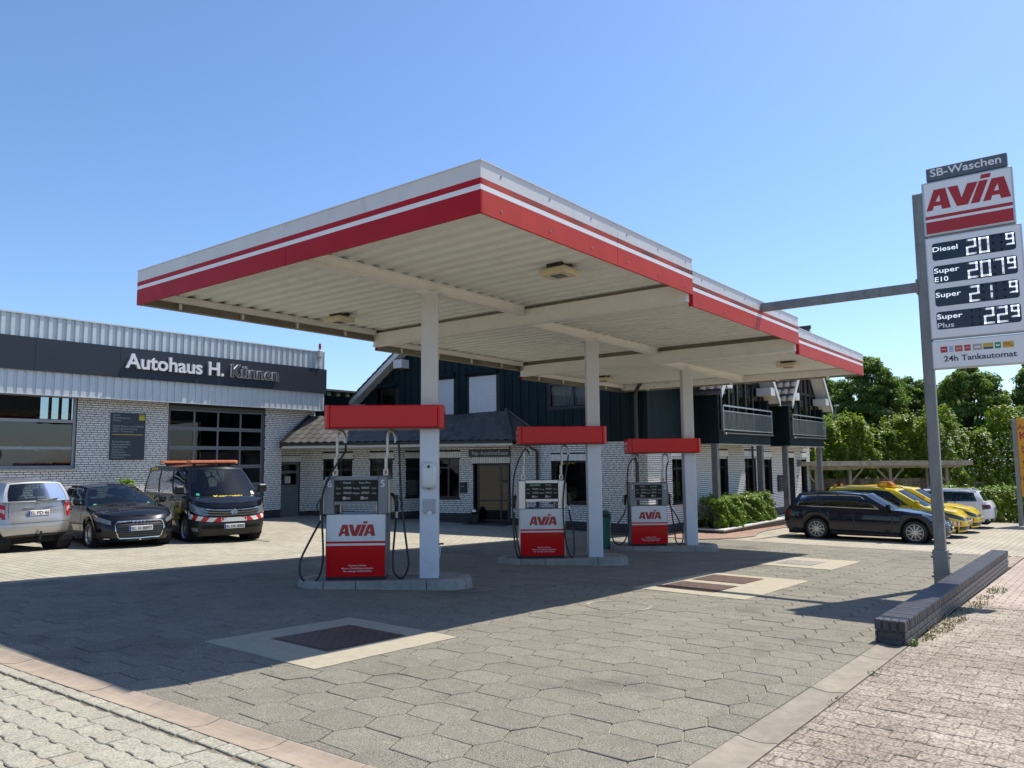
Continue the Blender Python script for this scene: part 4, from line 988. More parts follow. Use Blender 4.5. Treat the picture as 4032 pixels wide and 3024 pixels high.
# corrugated cladding above and below the band
corr = M('pale corrugated sheet', (.62, .645, .65), .42, .25, .06, 2., dirt=((.38, .39, .38), 1.5, .6, .85, (1, 1, .4)))
def corrug(name, x0, x1, y, z0, z1, pitch, dp, par, flip=1, wtop=.42):
    b = MB(); P = []; x = x0
    while x < x1: P += [(x, 0), (x + pitch * wtop, 0), (x + pitch * (wtop + .08), dp), (x + pitch * .92, dp)]; x += pitch
    P = [p for p in P if p[0] <= x1] + [(x1, 0)]
    b.add([(px, y + py * flip, z) for px, py in P for z in (z0, z1)], [(2 * k, 2 * k + 2, 2 * k + 3, 2 * k + 1) for k in range(len(P) - 1)]); return WB(b, name, corr, par)
CYp = 24.75
corrug('upper_cladding', 2.5, 19.42, CYp - .02, 5.6, 6.32, .25, .06, ws)
corrug('lower_cladding', 2.5, 19.42, CYp, 3.99, 4.72, .25, .035, ws, 1, .6)
b = MB(); b.box(2.5, 19.44, CYp - .045, CYp + .1, 6.32, 6.36); b.box(19.4, 19.45, CYp - .03, CYp + .5, 3.99, 6.32); b.box(2.5, 19.42, CYp - .02, CYp + .04, 3.965, 3.99); WB(b, 'edge_trim', corr, ws)
band_m = M('anthracite sign band', (.022, .028, .04), .45, .1, .05, 1.5)
xs = [2.5, 5.2, 8.9, 11.35, 13.9, 15.9, 17.2, 19.52]
band = None
for a, c in zip(xs, xs[1:]): band = WB(MB().box(a + .004, c - .004, CYp - .09, CYp + .02, 4.68, 5.65), 'sign_band_panel', band_m, ws)
WB(MB().box(2.5, 19.4, CYp + .1, GY + .3, 4.3, 4.34), 'soffit', M('grey soffit', (.3, .3, .3), .7), ws)
b = MB(); b.box(2.5, 19.4, CYp + .1, GY + .3, 6.2, 6.28); b.box(2.5, 19.4, GY + .3, 40, 6.0, 6.15); WB(b, 'flat_roof', M('bitumen roof', (.08, .08, .08), .9), ws)
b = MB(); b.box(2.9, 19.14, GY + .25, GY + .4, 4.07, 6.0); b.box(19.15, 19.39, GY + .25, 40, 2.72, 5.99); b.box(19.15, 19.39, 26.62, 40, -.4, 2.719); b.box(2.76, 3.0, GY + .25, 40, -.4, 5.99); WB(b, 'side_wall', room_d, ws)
b = MB()     # rear wall of the hall with two daylight openings
b.box(3, 19.14, 39.8, 40, -.4, 4.1); b.box(3, 19.14, 39.8, 40, 5.5, 5.99); b.box(3, 14.7, 39.8, 40, 4.1, 5.5); b.box(16.5, 19.14, 39.8, 40, 4.1, 5.5)
for a in (15.15, 15.6, 16.05): b.box(a - .05, a + .05, 39.82, 39.96, 4.1, 5.5)
WB(b, 'rear_wall', room_d, ws)
WB(MB().box(3.01, 19.14, GY + .26, 39.79, -.3, -.2), 'hall_floor', M('hall floor', (.2, .19, .175), .6), ws)
# raised letters
bf = band
tx_w = M('white letter face', (.75, .76, .78), .35, var=0.); tx_s = M('letter return metal', (.62, .62, .63), .4, .1, var=0.); tx_k = M('black letter face', (.02, .022, .028), .3, var=0.)
fr = frame((11.5, CYp - .09 - .05, 5.0), (1, 0, 0), (0, 0, 1))
o = text('lettering', 'Autohaus H.', .66, [tx_w, tx_s], ws, Matrix.Translation(-ws.location) @ fr, .045, .02, align='LEFT', width=3.45)
fr = frame((15.18, CYp - .09 - .05, 5.0), (1, 0, 0), (0, 0, 1))
o = text('lettering', 'Künnen', .66, [tx_s, tx_s], ws, Matrix.Translation(-ws.location) @ fr, .045, .016, align='LEFT', width=1.98)
fr = frame((15.18, CYp - .09 - .1, 5.0), (1, 0, 0), (0, 0, 1))
o = text('letter_face', 'Künnen', .66, [tx_k, tx_k], ws, Matrix.Translation(-ws.location) @ fr, .003, -.004, align='LEFT', width=1.955)
# notice board on the wall
nb_m = M('slate notice board', (.04, .05, .068), .45, 0, .05, 3.)
t = thing('notice_board', 'slate grey service board with yellow square on the white workshop wall', 'notice board', (11.92, GY - .012, 2.06))
bd = MB().cbox(-.56, .56, -.035, .0, 0, 1.52, .006).build('board', nb_m, t)
yel = M('yellow print', (.62, .47, .02), .4, var=.02); ntx = M('grey print', (.38, .4, .42), .5, var=0.)
MB().box(.34, .53, -.0365, -.0352, 1.29, 1.48).build('yellow_square', yel, bd)
text('lettering', 'ADAC', .07, nb_m, bd, frame((.435, -.0368, 1.42), (1, 0, 0), (0, 0, 1)), .0005, .008)
MB().box(-.5, .5, -.0365, -.0352, .8, .822).build('yellow_rule', yel, bd)
for k, s in enumerate(['ADAC', 'Mobilitätspartner', 'Künnen', None, 'ADAC Pannen- und Unfallhilfe', 'ADAC Autovermietung', 'ADAC Truckservice', None, None, None, 'Partnerleistungen', 'Fahrzeugreparatur', 'Unfallreparatur', 'Glasservice', 'Reifenservice', 'Ölspurbeseitigung', 'Autoservice']):
    if s: text('lettering', s, .082, ntx, bd, frame((-.5, -.0368, 1.41 - k * .0835 - (.02 if k > 3 else 0)), (1, 0, 0), (0, 0, 1)), .0005, .004, align='LEFT')
t = thing('warning_beacon', 'red beacon on a pale siren box at the parapet end of the workshop', 'beacon', (19.15, CYp - .1, 5.7))
MB().cbox(-.04, .04, -.04, .04, .0, .75, .005).build('pole', corr, t); MB().cbox(-.09, .09, -.1, .06, .42, .68, .015).build('siren_box', M('siren beige', (.5, .5, .45), .5), t)
b = MB(); b.lathe([(.05, .75), (.055, .8), (.055, .9), (.04, .96), (0, .97)], 16); b.build('lens', M('red lens', (.45, .015, .015), .2), t, smooth=True)
# vintage car on a lift inside, seen through the left window
vm = M('faded blue vintage paint', (.10, .17, .20), .3, 0, .05, 2., coat=.5)
lift = thing('car_lift', 'raised workshop lift platform behind the left window', 'lift', (8.6, 26.6, gz(8, 26)))
b = MB(); b.box(-2.6, 2.2, -.9, .9, 1.2, 1.32); b.box(-.2, .2, -1.0, -.8, -.2, 1.2); b.box(-.2, .2, .8, 1.0, -.2, 1.2); b.build('platform', room_d, lift)

# ------------------------------------------------------------ CONNECTING WING behind, dark green
cwg = thing('connecting_wing', 'low dark green boarded wing between workshop and house', 'building', (20.8, 26.2, gz(20, 26)))
k = 19.46
while k < 23.4: WB(MB().box(k + .004, k + .186, 26.0, 26.04, -.3, 4.9 - (k - 19.4) * .02), 'board', grn, cwg); k += .19
WB(MB().box(19.45, 24, 26.05, 33, -.3, 4.85), 'core', room_d, cwg)
b = MB(); b.box(19.42, 23.6, 25.7, 33, 4.92, 5.0); WB(b, 'roof_edge', tile_m, cwg)
for k in range(4): WB(MB().box(19.9 + k * .5, 20.1 + k * .5, 25.72, 26.0, 4.72, 4.9), 'rafter_end', M('mossy rafter', (.04, .07, .05), .7), cwg)

# ------------------------------------------------------------ OFFICE with lean-to roof
of = thing('office_building', 'low white brick pay office with tiled lean-to roof', 'building', (20, 22, gz(20, 22)))
Q = [(17.86, 25.47), (19.43, 25.5), (20.69, 21.7), (22.1, 21.5), (21.05, 20.25), (22.29, 17.5)]
zpo = .0
def seg(i, ops, ns): return brick_wall(of, Q[i], Q[i + 1], -.75, 2.72, ops, zpo, ns)
w0, W0, _, _ = seg(0, [(.12, 1.08, -.75, 1.95, True)], 0)
L1 = (Vector(Q[2]) - Vector(Q[1])).length
w1, W1, _, _ = seg(1, [(.62, 1.95, .55, 2.05, True), (2.75, 3.75, .55, 2.05, True)], 120)
w2, W2, _, _ = seg(2, [(.35, 1.15, .55, 2.05, True)], 0)
w3, W3, _, _ = seg(3, [], 0)
L4 = (Vector(Q[5]) - Vector(Q[4])).length
w4, W4, _, _ = seg(4, [(.12, 1.08, .55, 2.05, True), (1.62, L4 - .02, -.75, 1.83, True)], 60)
window(of, W1, .62, 1.95, .55, 2.05, (1.4,), (1.62,), curtain=(.62, 1.2)); window(of, W1, 2.75, 3.75, .55, 2.05, (), (1.62,), curtain=(.62, 1.2))
window(of, W2, .35, 1.15, .55, 2.05, (), (1.62,), curtain=(.62, 1.2)); window(of, W4, .12, 1.08, .55, 2.05, (.62,), (1.68,))
# grey side door
gdr = window(of, W0, .12, 1.08, -.2, 1.95, (), (.55, 1.0, 1.55), M('grey side door', (.17, .18, .18), .5), glass_d, .08, .1, False, 'side_door')
for za, zb in ((-.1, .5), (.6, .95)): MB().quad(W0(.22, -.1, za), W0(.98, -.1, za), W0(.98, -.1, zb), W0(.22, -.1, zb)).build('door_panel', MATS['grey side door'], gdr)
MB().quad(W0(.42, -.1, 1.12), W0(.7, -.1, 1.12), W0(.7, -.1, 1.38), W0(.42, -.1, 1.38)).build('paper_notice', M('paper', (.6, .57, .57), .8), gdr)
# shop entrance: fixed glazed leaf and dark open half
ent = window(of, W4, 1.72, L4 - .05, -.32, 1.8, (1.72 + .92,), (.45,), wframe, glass_d, .2, .07, False, 'entrance')
MB().quad(W4(1.82, -.26, .5), W4(2.2, -.26, .5), W4(2.2, -.26, .82), W4(1.82, -.26, .82)).build('red_poster', M('red poster', (.3, .04, .06), .6, var=.4, scale=9), ent)
A = Vector(W4(2.7, -.9, -.3)); b = MB(); b.obox(A, Vector(W4(3.02, -.9, -.3)) - A, Vector(W4(2.7, -.8, -.3)) - A, (0, 0, 1.25)); b.build('yellow_display', yel, ent)
MB().quad(W4(2.74, -.26, .75), W4(2.98, -.26, .75), W4(2.98, -.26, 1.12), W4(2.74, -.26, 1.12)).build('white_notice', M('white notice', (.45, .46, .46), .7), ent)
b = MB(); A = Vector(W4(1.5, .02, -.5)); b.obox(A, Vector(W4(L4 - .0, .02, -.5)) - A, Vector(W4(1.5, .95, -.5)) - A, (0, 0, .165)); WB(b, 'door_step', clink, of)
# interior: floor and back wall
b = MB(); b.add([(17.7, 25.75, -.3), (19.5, 25.8, -.3), (24.0, 27, -.3), (24.0, 18.5, -.3), (22.4, 17.6, -.3), (21.4, 20.4, -.3), (22.3, 21.8, -.3), (20.9, 22.0, -.3)], [tuple(range(8))[::-1]])
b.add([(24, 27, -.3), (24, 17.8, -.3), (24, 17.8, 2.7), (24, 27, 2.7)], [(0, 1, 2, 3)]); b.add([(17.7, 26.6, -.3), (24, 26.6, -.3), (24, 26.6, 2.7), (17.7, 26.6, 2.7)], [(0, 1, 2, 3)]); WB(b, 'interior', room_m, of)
# lean-to roof: eave polyline to top polyline
E0, E1 = Vector((17.55, 24.78, 2.66)), Vector((21.4, 16.65, 2.66)); Em = E0.lerp(E1, .6)
T0, T1, T2 = Vector((19.1, 25.16, 3.74)), Vector((22.26, 20.9, 3.72)), Vector((22.26, 17.6, 3.78))
def RS(u, v):
    e = E0.lerp(E1, u); tp = T0.lerp(T1, u / .6) if u < .6 else T1.lerp(T2, (u - .6) / .4)
    return e.lerp(tp, v)
b = MB(); b.grid(lambda u, v: RS(u, v) - Vector((0, 0, .1)), rng(0, 1, 1 / 30), rng(0, 1, 1 / 6)); roof = WB(b, 'lean_to_roof', room_d, of)
NT, NC = 27, 6
nt = Vector((.5, .25, .8)).normalized()
for r in range(NC):
    for c in range(NT):
        u0, u1 = c / NT, (c + 1.04) / NT; v0, v1 = max(0, r / NC - .02), (r + 1.1) / NC
        prof = [(0, .0), (.12, .022), (.3, .034), (.48, .022), (.6, .0), (.75, -.012), (.9, -.008), (1, .006)]
        b = MB(); V = []
        for k, h in prof:
            for v, l in ((v0, .035), (v1, .004)):
                V.append(RS(min(1.02, u0 + (u1 - u0) * k), v) + nt * (h + l))
        V += [p - nt * .025 for p in V[0::2]]
        m = len(prof)
        b.add(V, [(2 * k, 2 * k + 2, 2 * k + 3, 2 * k + 1) for k in range(m - 1)] + [(2 * m + k, 2 * m + k + 1, 2 * k + 2, 2 * k) for k in range(m - 1)])
        b.build('roof_tile', tile_m, roof)
# hip down to the house wall, verge board, eaves
T3 = Vector((22.27, 15.75, 2.66))
b = MB(); b.add([E1, T3, T2], [(0, 1, 2)]); b.add([E1 - Vector((0, 0, .05)), T3 - Vector((0, 0, .05)), T2 - Vector((0, 0, .05))], [(2, 1, 0)]); b.build('hip_slope', tile_m, roof)
b = MB(); b.tube([E1 + Vector((0, 0, .03)), T2 + Vector((0, 0, .06))], .075, 8); b.tube([T2 + Vector((-.02, 0, .05)), T3 + Vector((-.05, 0, .03))], .05, 8); b.build('hip_ridge', tile_m, roof, smooth=True)
vg = M('dark verge board', (.015, .018, .02), .5)
b = MB(); dv = (T0 - E0); b.obox(E0 + Vector((-.08, -.06, -.16)), dv + Vector((.05, 0, .03)), (-.03, .1, 0) if False else (.05, .16, 0), (0, 0, .24)); b.build('verge_board', vg, roof)
de = (E1 - E0); ne = Vector((de.y, -de.x, 0)).normalized()
b = MB(); b.obox(E0 + ne * .02 - Vector((0, 0, .11)), de, ne * .06, (0, 0, .1)); b.build('eave_gutter', vg, roof)
b = MB(); b.obox(E0 - ne * .03 - Vector((0, 0, .2)), de, ne * .028, (0, 0, .09)); b.build('eave_fascia', white_tr, roof)
b = MB(); V = [E0 - Vector((0, 0, .19)), E1 - Vector((0, 0, .19)), Vector((22.28, 17.5, 2.47)), Vector((22.28, 21.5, 2.47)), Vector((19.43, 25.5, 2.47)), Vector((17.85, 25.45, 2.47))]
b.add(V, [(5, 4, 3, 2, 1, 0)]); b.build('eave_soffit', white_tr, roof)
WB(MB().add([T0, T1, T2, Vector((22.28, 25.16, 3.74))], [(0, 1, 2, 3)]), 'flat_roof', vg, of)
# sign over the entrance, letter box, planter ball
kt = Vector(W4(1.48, .012, 2.06)); dk = (Vector(Q[5]) - Vector(Q[4])).to_3d().normalized()
t = thing('shop_sign', 'black sign with pale lettering over the office entrance', 'sign', kt, math.atan2(dk.y, dk.x))
bd = MB().cbox(-.02, 1.6, -.05, -.002, 0.02, .28, .01).build('board', M('black sign', (.012, .013, .02), .35), t)
text('lettering', 'Rep.-Annahme:Kasse', .2, M('pale sign letters', (.55, .56, .55), .5, var=0.), bd, frame((.8, -.052, .09), (1, 0, 0), (0, 0, 1)), .004, .008, width=1.38)
kt = Vector(W4(1.25, .012, .75))
t = thing('letter_box', 'flat black letter box beside the office entrance', 'letter box', kt, math.atan2(dk.y, dk.x))
bx = MB().cbox(-.12, .14, -.1, -.002, 0, .38, .008).build('case', pbase, t); MB().box(-.1, .05, -.104, -.1, .23, .245).build('name_slot', pline, bx)
kt = Vector(W4(1.75, .35, -.335))
t = thing('flower_pot', 'dark grey pot holding a mirror ball at the office door', 'flower pot', kt)
b = MB(); b.lathe([(0, 0), (.12, 0), (.19, .3), (.2, .32), (.17, .32), (.0, .28)], 20); b.build('pot', M('dark pot', (.05, .05, .05), .8, bump=.3), t)
b = MB(); b.lathe([(.0, .29)] + [(.12 * math.sin(a), .42 - .12 * math.cos(a)) for a in rng(.3, PI, .25)], 20); b.build('mirror_ball', M('mirror ball', (.7, .7, .72), .03, 1., 0), t, smooth=True)
# ------------------------------------------------------------ HOUSE
HX, HY, XE = 22.3, 11.8, 39.4
hs = thing('residential_house', 'white brick and dark green boarded house with two balcony gables', 'house', (HX, HY, gz(HX, HY)))
wA, WA, _, _ = brick_wall(hs, (HX, 17.45), (HX, HY), -.9, 2.56, [(17.45 - 15.62, 17.45 - 13.58, .44, 1.9, True)], -.17, 200)
DOORX = (35.9, 36.95)
opsB = [(24.05 - HX, 25.25 - HX, .42, 2.02, True), (27.45 - HX, 28.93 - HX, .42, 2.02, True), (30.7 - HX, 31.95 - HX, .42, 2.02, True), (32.85 - HX, 33.88 - HX, .42, 1.98, True), (DOORX[0] - HX, DOORX[1] - HX, -1.2, 1.95, True), (37.95 - HX, 38.85 - HX, .3, 1.95, True)]
wB, WBf, _, _ = brick_wall(hs, (HX, HY), (XE, HY), -1.25, 2.56, opsB, -.25, 250)
wC, WC, _, _ = brick_wall(hs, (XE, HY), (XE, 25), -1.25, 2.56, [], -.25, 0)
window(hs, WA, 17.45 - 15.62, 17.45 - 13.58, .44, 1.9, (17.45 - 14.0,), (), gm=glass)
for a, c, z0, z1, _ in opsB:
    if a + HX > 35 and c + HX < 37.5: continue
    window(hs, WBf, a, c, z0, z1, ((a + c) / 2,) if c - a > 1.1 else (), (1.6,), rec=.12)
    o = MB(); A = Vector(WBf(a, -.11, z1 - .09)); o.obox(A, Vector(WBf(c, -.11, z1 - .09)) - A, Vector(WBf(a, -.03, z1 - .09)) - A, (0, 0, .088)); WB(o, 'shutter_guide', white_tr, hs)
# recessed entrance
b = MB(); b.box(DOORX[0] - .05, DOORX[1] + .05, HY + .8, HY + .85, -1.2, 2.2); b.box(DOORX[0] + .1, DOORX[1] - .1, HY + .76, HY + .8, -.6, 1.7); WB(b, 'house_door', wframe, hs)
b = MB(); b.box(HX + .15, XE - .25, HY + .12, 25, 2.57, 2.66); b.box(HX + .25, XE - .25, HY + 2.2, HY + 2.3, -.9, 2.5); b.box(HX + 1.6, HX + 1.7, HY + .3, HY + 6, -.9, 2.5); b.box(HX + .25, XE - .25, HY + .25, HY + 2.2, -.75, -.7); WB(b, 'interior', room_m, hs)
# upper gable wall facing the forecourt, boards cut to the rake
YR, ZR, SL = 18.6, 9.25, .647
rake = lambda y: ZR - abs(y - YR) * SL
ups = [(18.05, 19.5, 3.72, 5.22), (20.22, 21.7, 3.72, 5.22), (23.55, 24.5, 3.85, 5.02), (13.62, 15.68, 3.74, 4.66)]
core = MB(); core.add([(HX + .01, 11.8, 2.56), (HX + .01, 26.0, 2.56), (HX + .01, 26.0, rake(26)), (HX + .01, YR, ZR - .1), (HX + .01, 11.8, rake(11.8) - .1)], [(0, 4, 3, 2, 1)]) if False else None
upper = MB()
ys = sorted({11.8, 26.0} | {v for o in ups for v in o[:2]}); up_o = None
for a, c in zip(ys, ys[1:]):          # dark backing between the openings
    zsx = [(2.56, min(rake(a), rake(c)) - .15)]
    for o in ups:
        if o[0] - 1e-4 <= (a + c) / 2 <= o[1] + 1e-4: zsx = [(2.56, o[2]), (o[3], zsx[0][1])]
    for z0, z1 in zsx: upper.box(HX + .004, HX + .14, a, c, z0, z1)
up_o = WB(upper, 'upper_wall', room_d, hs)
y = 11.8; k = 0
while y < 26.0:
    w = .19; top = min(rake(y), rake(y + w)) - .02
    segs = [(2.53, top)]
    for o in ups:
        if y + w > o[0] - .05 and y < o[1] + .05: segs = [q for a, c in segs for q in ((a, min(c, o[2] - .05)), (max(a, o[3] + .05), c)) if q[1] - q[0] > .05]
    dx = .022 if k % 2 else 0.
    for a, c in segs: MB().box(HX - .03 - dx, HX + .002, y + .003, y + w - .003 + (.02 if k % 2 else 0), a, c).build('board', grn, up_o)
    y += w; k += 1
def WU(s, o, z): return (HX - o, 26.0 - s, z)        # frame on the upper wall, s runs towards -Y
shut_m = M('pale roller shutter', (.62, .64, .66), .5, 0, .03, 3.)
for i, (y0, y1, z0, z1) in enumerate(ups):
    s0, s1 = 26.0 - y1, 26.0 - y0
    wn_ = window(hs, WU, s0, s1, z0, z1, ((s0 + s1) / 2,) if i == 3 else (), (), rec=.0, curtain=(z0 + .1, z1 - .06) if i == 3 else None, sill=False)
    if i < 3:
        b = MB(); b.tube([(HX - .1, y0 - .08, z1 + .1), (HX - .1, y1 + .08, z1 + .1)], .1, 10); b.build('shutter_box', grn, wn_, smooth=True)
    if i < 2:
        n_ = int((z1 - z0 - .08) / .052)
        for j in range(n_): z = z0 + .05 + j * .052; MB().add([(HX - .012, y0 + .05, z), (HX - .012, y1 - .05, z), (HX - .022, y1 - .05, z + .026), (HX - .022, y0 + .05, z + .026), (HX - .012, y1 - .05, z + .05), (HX - .012, y0 + .05, z + .05)], [(1, 0, 3, 2), (2, 3, 5, 4)]).build('shutter_slat', shut_m, wn_)
WB(MB().box(HX + 1.0, HX + 1.1, 12, 25.8, 2.7, 6), 'upper_room', room_m, hs)
# main roof: two slopes with tiles texture, white verges
OV = .5
def slope(name, y0, y1, x0, x1, par=hs, off=0.):
    b = MB(); z0, z1 = rake(y0), rake(y1)
    b.add([(x0, y0, z0), (x1, y0, z0), (x1, y1, z1), (x0, y1, z1), (x0, y0, z0 + .2), (x1, y0, z0 + .2), (x1, y1, z1 + .2), (x0, y1, z1 + .2)], [(3, 2, 1, 0), (4, 5, 6, 7), (0, 1, 5, 4), (1, 2, 6, 5), (2, 3, 7, 6), (3, 0, 4, 7)])
    return WB(b, name, tile_m, par)
for y0, y1 in ((26.05, YR), (11.25, YR)):
    rf = slope('roof_slope', y0, y1, HX - OV + .04, XE + .3)
    # verge: white board, soffit, stepped tile ends
    dy = (y1 - y0); b = MB(); A = Vector((HX - OV, y0, rake(y0) - .13)); b.obox(A, (0, dy, ZR - rake(y0)), (.035, 0, 0), (0, 0, .24)); b.build('verge_board', white_tr, rf)
    b = MB(); b.add([(HX - OV + .04, y0, rake(y0) - .1), (HX, y0, rake(y0) - .1), (HX, y1, ZR - .1), (HX - OV + .04, y1, ZR - .1)], [(0, 1, 2, 3)]); b.build('verge_soffit', white_tr, rf)
    nn = 24
    for k in range(nn):
        f = k / nn; yy = y0 + dy * f; b = MB(); A = Vector((HX - OV - .03, yy, rake(yy) + .13 + .03)); st = dy / nn * 1.08
        b.obox(A, (.3, 0, 0), (0, st, abs(st) * SL - .03), (0, 0, .05)); b.build('verge_tile', tile_m, rf)
    for f in ((.0, .36) if y0 > 20 else ()):
        yy = y0 + dy * f; sg = 1 if dy > 0 else -1
        b = MB(); ya, yb_ = sorted((yy + sg * .12, yy + sg * .62)); b.cbox(HX - OV + .02, HX, ya, yb_, rake(yy) - .38, rake(yy) - .02, .01); b.build('purlin_box', white_tr, rf)
# downpipes
pipe_m = M('dark downpipe', (.05, .047, .045), .45, .3)
b = MB(); b.tube([(HX - .12, 16.15, -.6), (HX - .12, 16.15, 2.25), (HX - .5, 16.4, 2.5)], .05, 10); WB(b, 'downpipe', pipe_m, hs, smooth=True)
b = MB(); b.tube([(31.3, HY - .12, -.9), (31.3, HY - .12, 2.5)], .05, 10); WB(b, 'downpipe', pipe_m, hs, smooth=True)
# arched iron lamp arm at the corner
t = thing('wall_lamp', 'tall dark swan-neck lamp pole at the house corner', 'lamp', (HX - .25, HY + .25, gz(HX, HY)))
b = MB(); gl = gz(HX, HY); P = [(0, 0, 0), (0, 0, 3.95 - gl)] + [(-.0 + .0 * a, -.62 * (1 - math.cos(a)), 3.95 - gl + .6 * math.sin(a)) for a in rng(.15, 1.5, .15)] + [(0, -1.2, 4.52 - gl)]
b.tube(P, .06, 10); b.build('pole', pipe_m, t, smooth=True)
b = MB(); b.lathe([(.0, .02), (.22, 0), (.23, -.03), (.07, -.05), (.05, -.2), (.0, -.2)], 16, (0, -1.15, 4.5 - gl)); b.build('shade', sg_fr, t, smooth=True)
# upper wall on the street side
k = HX
while k < 25.7: WB(MB().box(k + .003, k + .187, HY - .03, HY + .0, 2.53, 4.6), 'board', grn, hs); k += .19
WB(MB().box(HX + .15, XE, HY + .01, HY + .1, 2.56, 4.6), 'upper_wall', room_d, hs)
# balcony bays
rail_m = M('galvanised railing', (.48, .5, .5), .4, .7, .06)
postm = M('weathered steel post', (.17, .175, .18), .5, .5, .25, 4., dirt=((.28, .27, .25), 3., .5, .75, (3, 3, .6)))
def bay(x0, x1, lab):
    YB = 10.8; hw = 3.03; xc = (x0 + x1) / 2; ze, za = 4.2, 7.8; sl = (za - ze) / hw
    rz = lambda x: za - abs(x - xc) * sl
    box = WB(MB().box(x0 + .03, x1 - .03, YB + .03, HY, 2.52, 2.9), 'balcony_box', room_d, hs)
    k = x0
    while k < x1 - .05: MB().box(k + .004, min(k + .186, x1), YB, YB + .028, 2.47, 2.93).build('board', grn, box); k += .19
    for xs_, s in ((x0, 1), (x1, -1)):
        k = YB
        while k < HY + .9:
            MB().box(min(xs_, xs_ + .028 * s), max(xs_, xs_ + .028 * s), k + .004, k + .186, 2.47, 4.28).build('board', grn, box); k += .19
    MB().box(x0 + .03, x0 + .16, YB + .02, HY + .9, 2.9, 4.27).build('side_wall', grn, box); MB().box(x1 - .16, x1 - .03, YB + .02, HY + .9, 2.9, 4.27).build('side_wall', grn, box)
    MB().box(x0, x1, YB + .0, HY, 2.44, 2.465).build('soffit', M('pale soffit', (.45, .44, .4), .7), box)
    # glazed front, set back a little
    YG = YB + .28; fr_ = MB(); cols = [x0 + .16, x0 + .95, x0 + 1.05, xc - .9, xc - .04, xc + .04, xc + .9, x1 - 1.05, x1 - .95, x1 - .16]
    xsn = [x0 + .16, x0 + 1.0, xc - .85, xc, xc + .85, x1 - 1.0, x1 - .16]
    for x in xsn: fr_.box(x - .06, x + .06, YG, YG + .1, 2.9, min(rz(x) - .12, 7.3))
    for x, y_ in zip(xsn, xsn[1:]): fr_.box(x + .06, y_ - .06, YG + .003, YG + .09, 4.86, 4.98)
    fr_.box(x0 + .22, x1 - .22, YG + .002, YG + .095, 2.9, 2.98)
    gf = fr_.build('glazed_front', wframe, box)
    for x, y_ in zip(xsn, xsn[1:]):
        MB().quad((x + .06, YG + .05, 2.98), (y_ - .06, YG + .05, 2.98), (y_ - .06, YG + .05, 4.86), (x + .06, YG + .05, 4.86)).build('pane', glass, gf)
        b = MB(); a, c = x + .06, y_ - .06; pts = [(a, YG + .05, 4.98), (c, YG + .05, 4.98), (c, YG + .05, max(5.0, rz(c) - .2)), (a, YG + .05, max(5.0, rz(a) - .2))]; b.add(pts, [(0, 1, 2, 3)]); b.build('pane', glass, gf)
    for x in (x0 + .6, x1 - .6):
        b = MB(); q = .4; b.add([(x - q, YG + .0, 4.3), (x + q, YG, 4.3), (x + q, YG, max(4.4, rz(x + q) - .1)), (x - q, YG, max(4.4, rz(x - q) - .1))], [(0, 1, 2, 3)]); 
    MB().box(x0 + .2, x1 - .2, YG + 1.6, YG + 1.7, 2.95, 6.5).build('room_back', room_m, gf)
    # curtains inside some leaves
    for x in (x0 + 1.25, xc + .2):
        b = MB(); b.grid(lambda u, z: (u, YG + .3 + .03 * math.sin(u * 55), z), rng(x, x + .6, .02), [3.0, 4.85]); b.build('curtain', curt_m, gf)
    # roof with tiles on both slopes, white verge
    Yv = 10.45
    for s in (-1, 1):
        xe = xc + s * hw; b = MB(); V = [(xe, Yv + .03, ze), (xe, 17.5, ze), (xc, 17.5, za), (xc, Yv + .03, za)]; V += [(x, y_, z + .14) for x, y_, z in V]
        b.add(V, [(0, 1, 2, 3), (7, 6, 5, 4), (0, 3, 7, 4), (1, 0, 4, 5), (2, 1, 5, 6)]); rf = b.build('gable_roof', tile_m, box)
        V = [(xe, Yv, ze - .16), (xc, Yv, za - .16), (xc, Yv, za + .12), (xe, Yv, ze + .12)]; b = MB(); b.extr(V, (0, .03, 0)); b.build('verge_board', white_tr, rf)
        b = MB(); b.add([(xe, Yv + .031, ze - .03), (xe, YG, ze - .03), (xc, YG, za - .03), (xc, Yv + .031, za - .03)], [(0, 3, 2, 1)]); b.build('verge_soffit', white_tr, rf)
        if s < 0:         # large pantiles on the slope turned towards the forecourt
            nr, nc = 11, 11; L = math.hypot(hw, za - ze); up = Vector((hw, 0, za - ze)) / L; nn = Vector((-(za - ze), 0, hw)) / L
            for r in range(nr):
                for c in range(nc):
                    o0 = Vector((xe, Yv + .02, ze + .14)) + up * (r * L / nr) + Vector((0, c * .3, 0)); V = []
                    for kx, h in ((0, .0), (.06, .03), (.13, .042), (.2, .03), (.25, .0), (.3, .0)):
                        for l, dz in ((-.02, .045), (L / nr, .01)): V.append(o0 + up * l + Vector((0, kx * 1.02, 0)) + nn * (h + dz))
                    V += [p - nn * .03 for p in V[0::2]]
                    b = MB(); b.add(V, [(2 * q, 2 * q + 1, 2 * q + 3, 2 * q + 2) for q in range(5)] + [(12 + q, 2 * q, 2 * q + 2, 13 + q) for q in range(5)]); b.build('roof_tile', tile_m, rf)
        xb = xc + s * (hw - .55); b = MB(); b.cbox(min(xb, xb - s * .5), max(xb, xb - s * .5), Yv + .02, YG, rz(xb) - .42, rz(xb) - .1, .01); b.build('purlin_box', white_tr, rf)
    b = MB(); b.tube([(xc, Yv - .02, za + .16), (xc, 17, za + .16)], .09, 8); b.build('ridge_tile', tile_m, box, smooth=True)
    b = MB(); b.box(x0 - .5, x0 + .0, YB - .3, YB + 1.2, 4.2, 4.28); b.build('side_gutter', M('lead gutter', (.1, .105, .11), .5, .4), box)
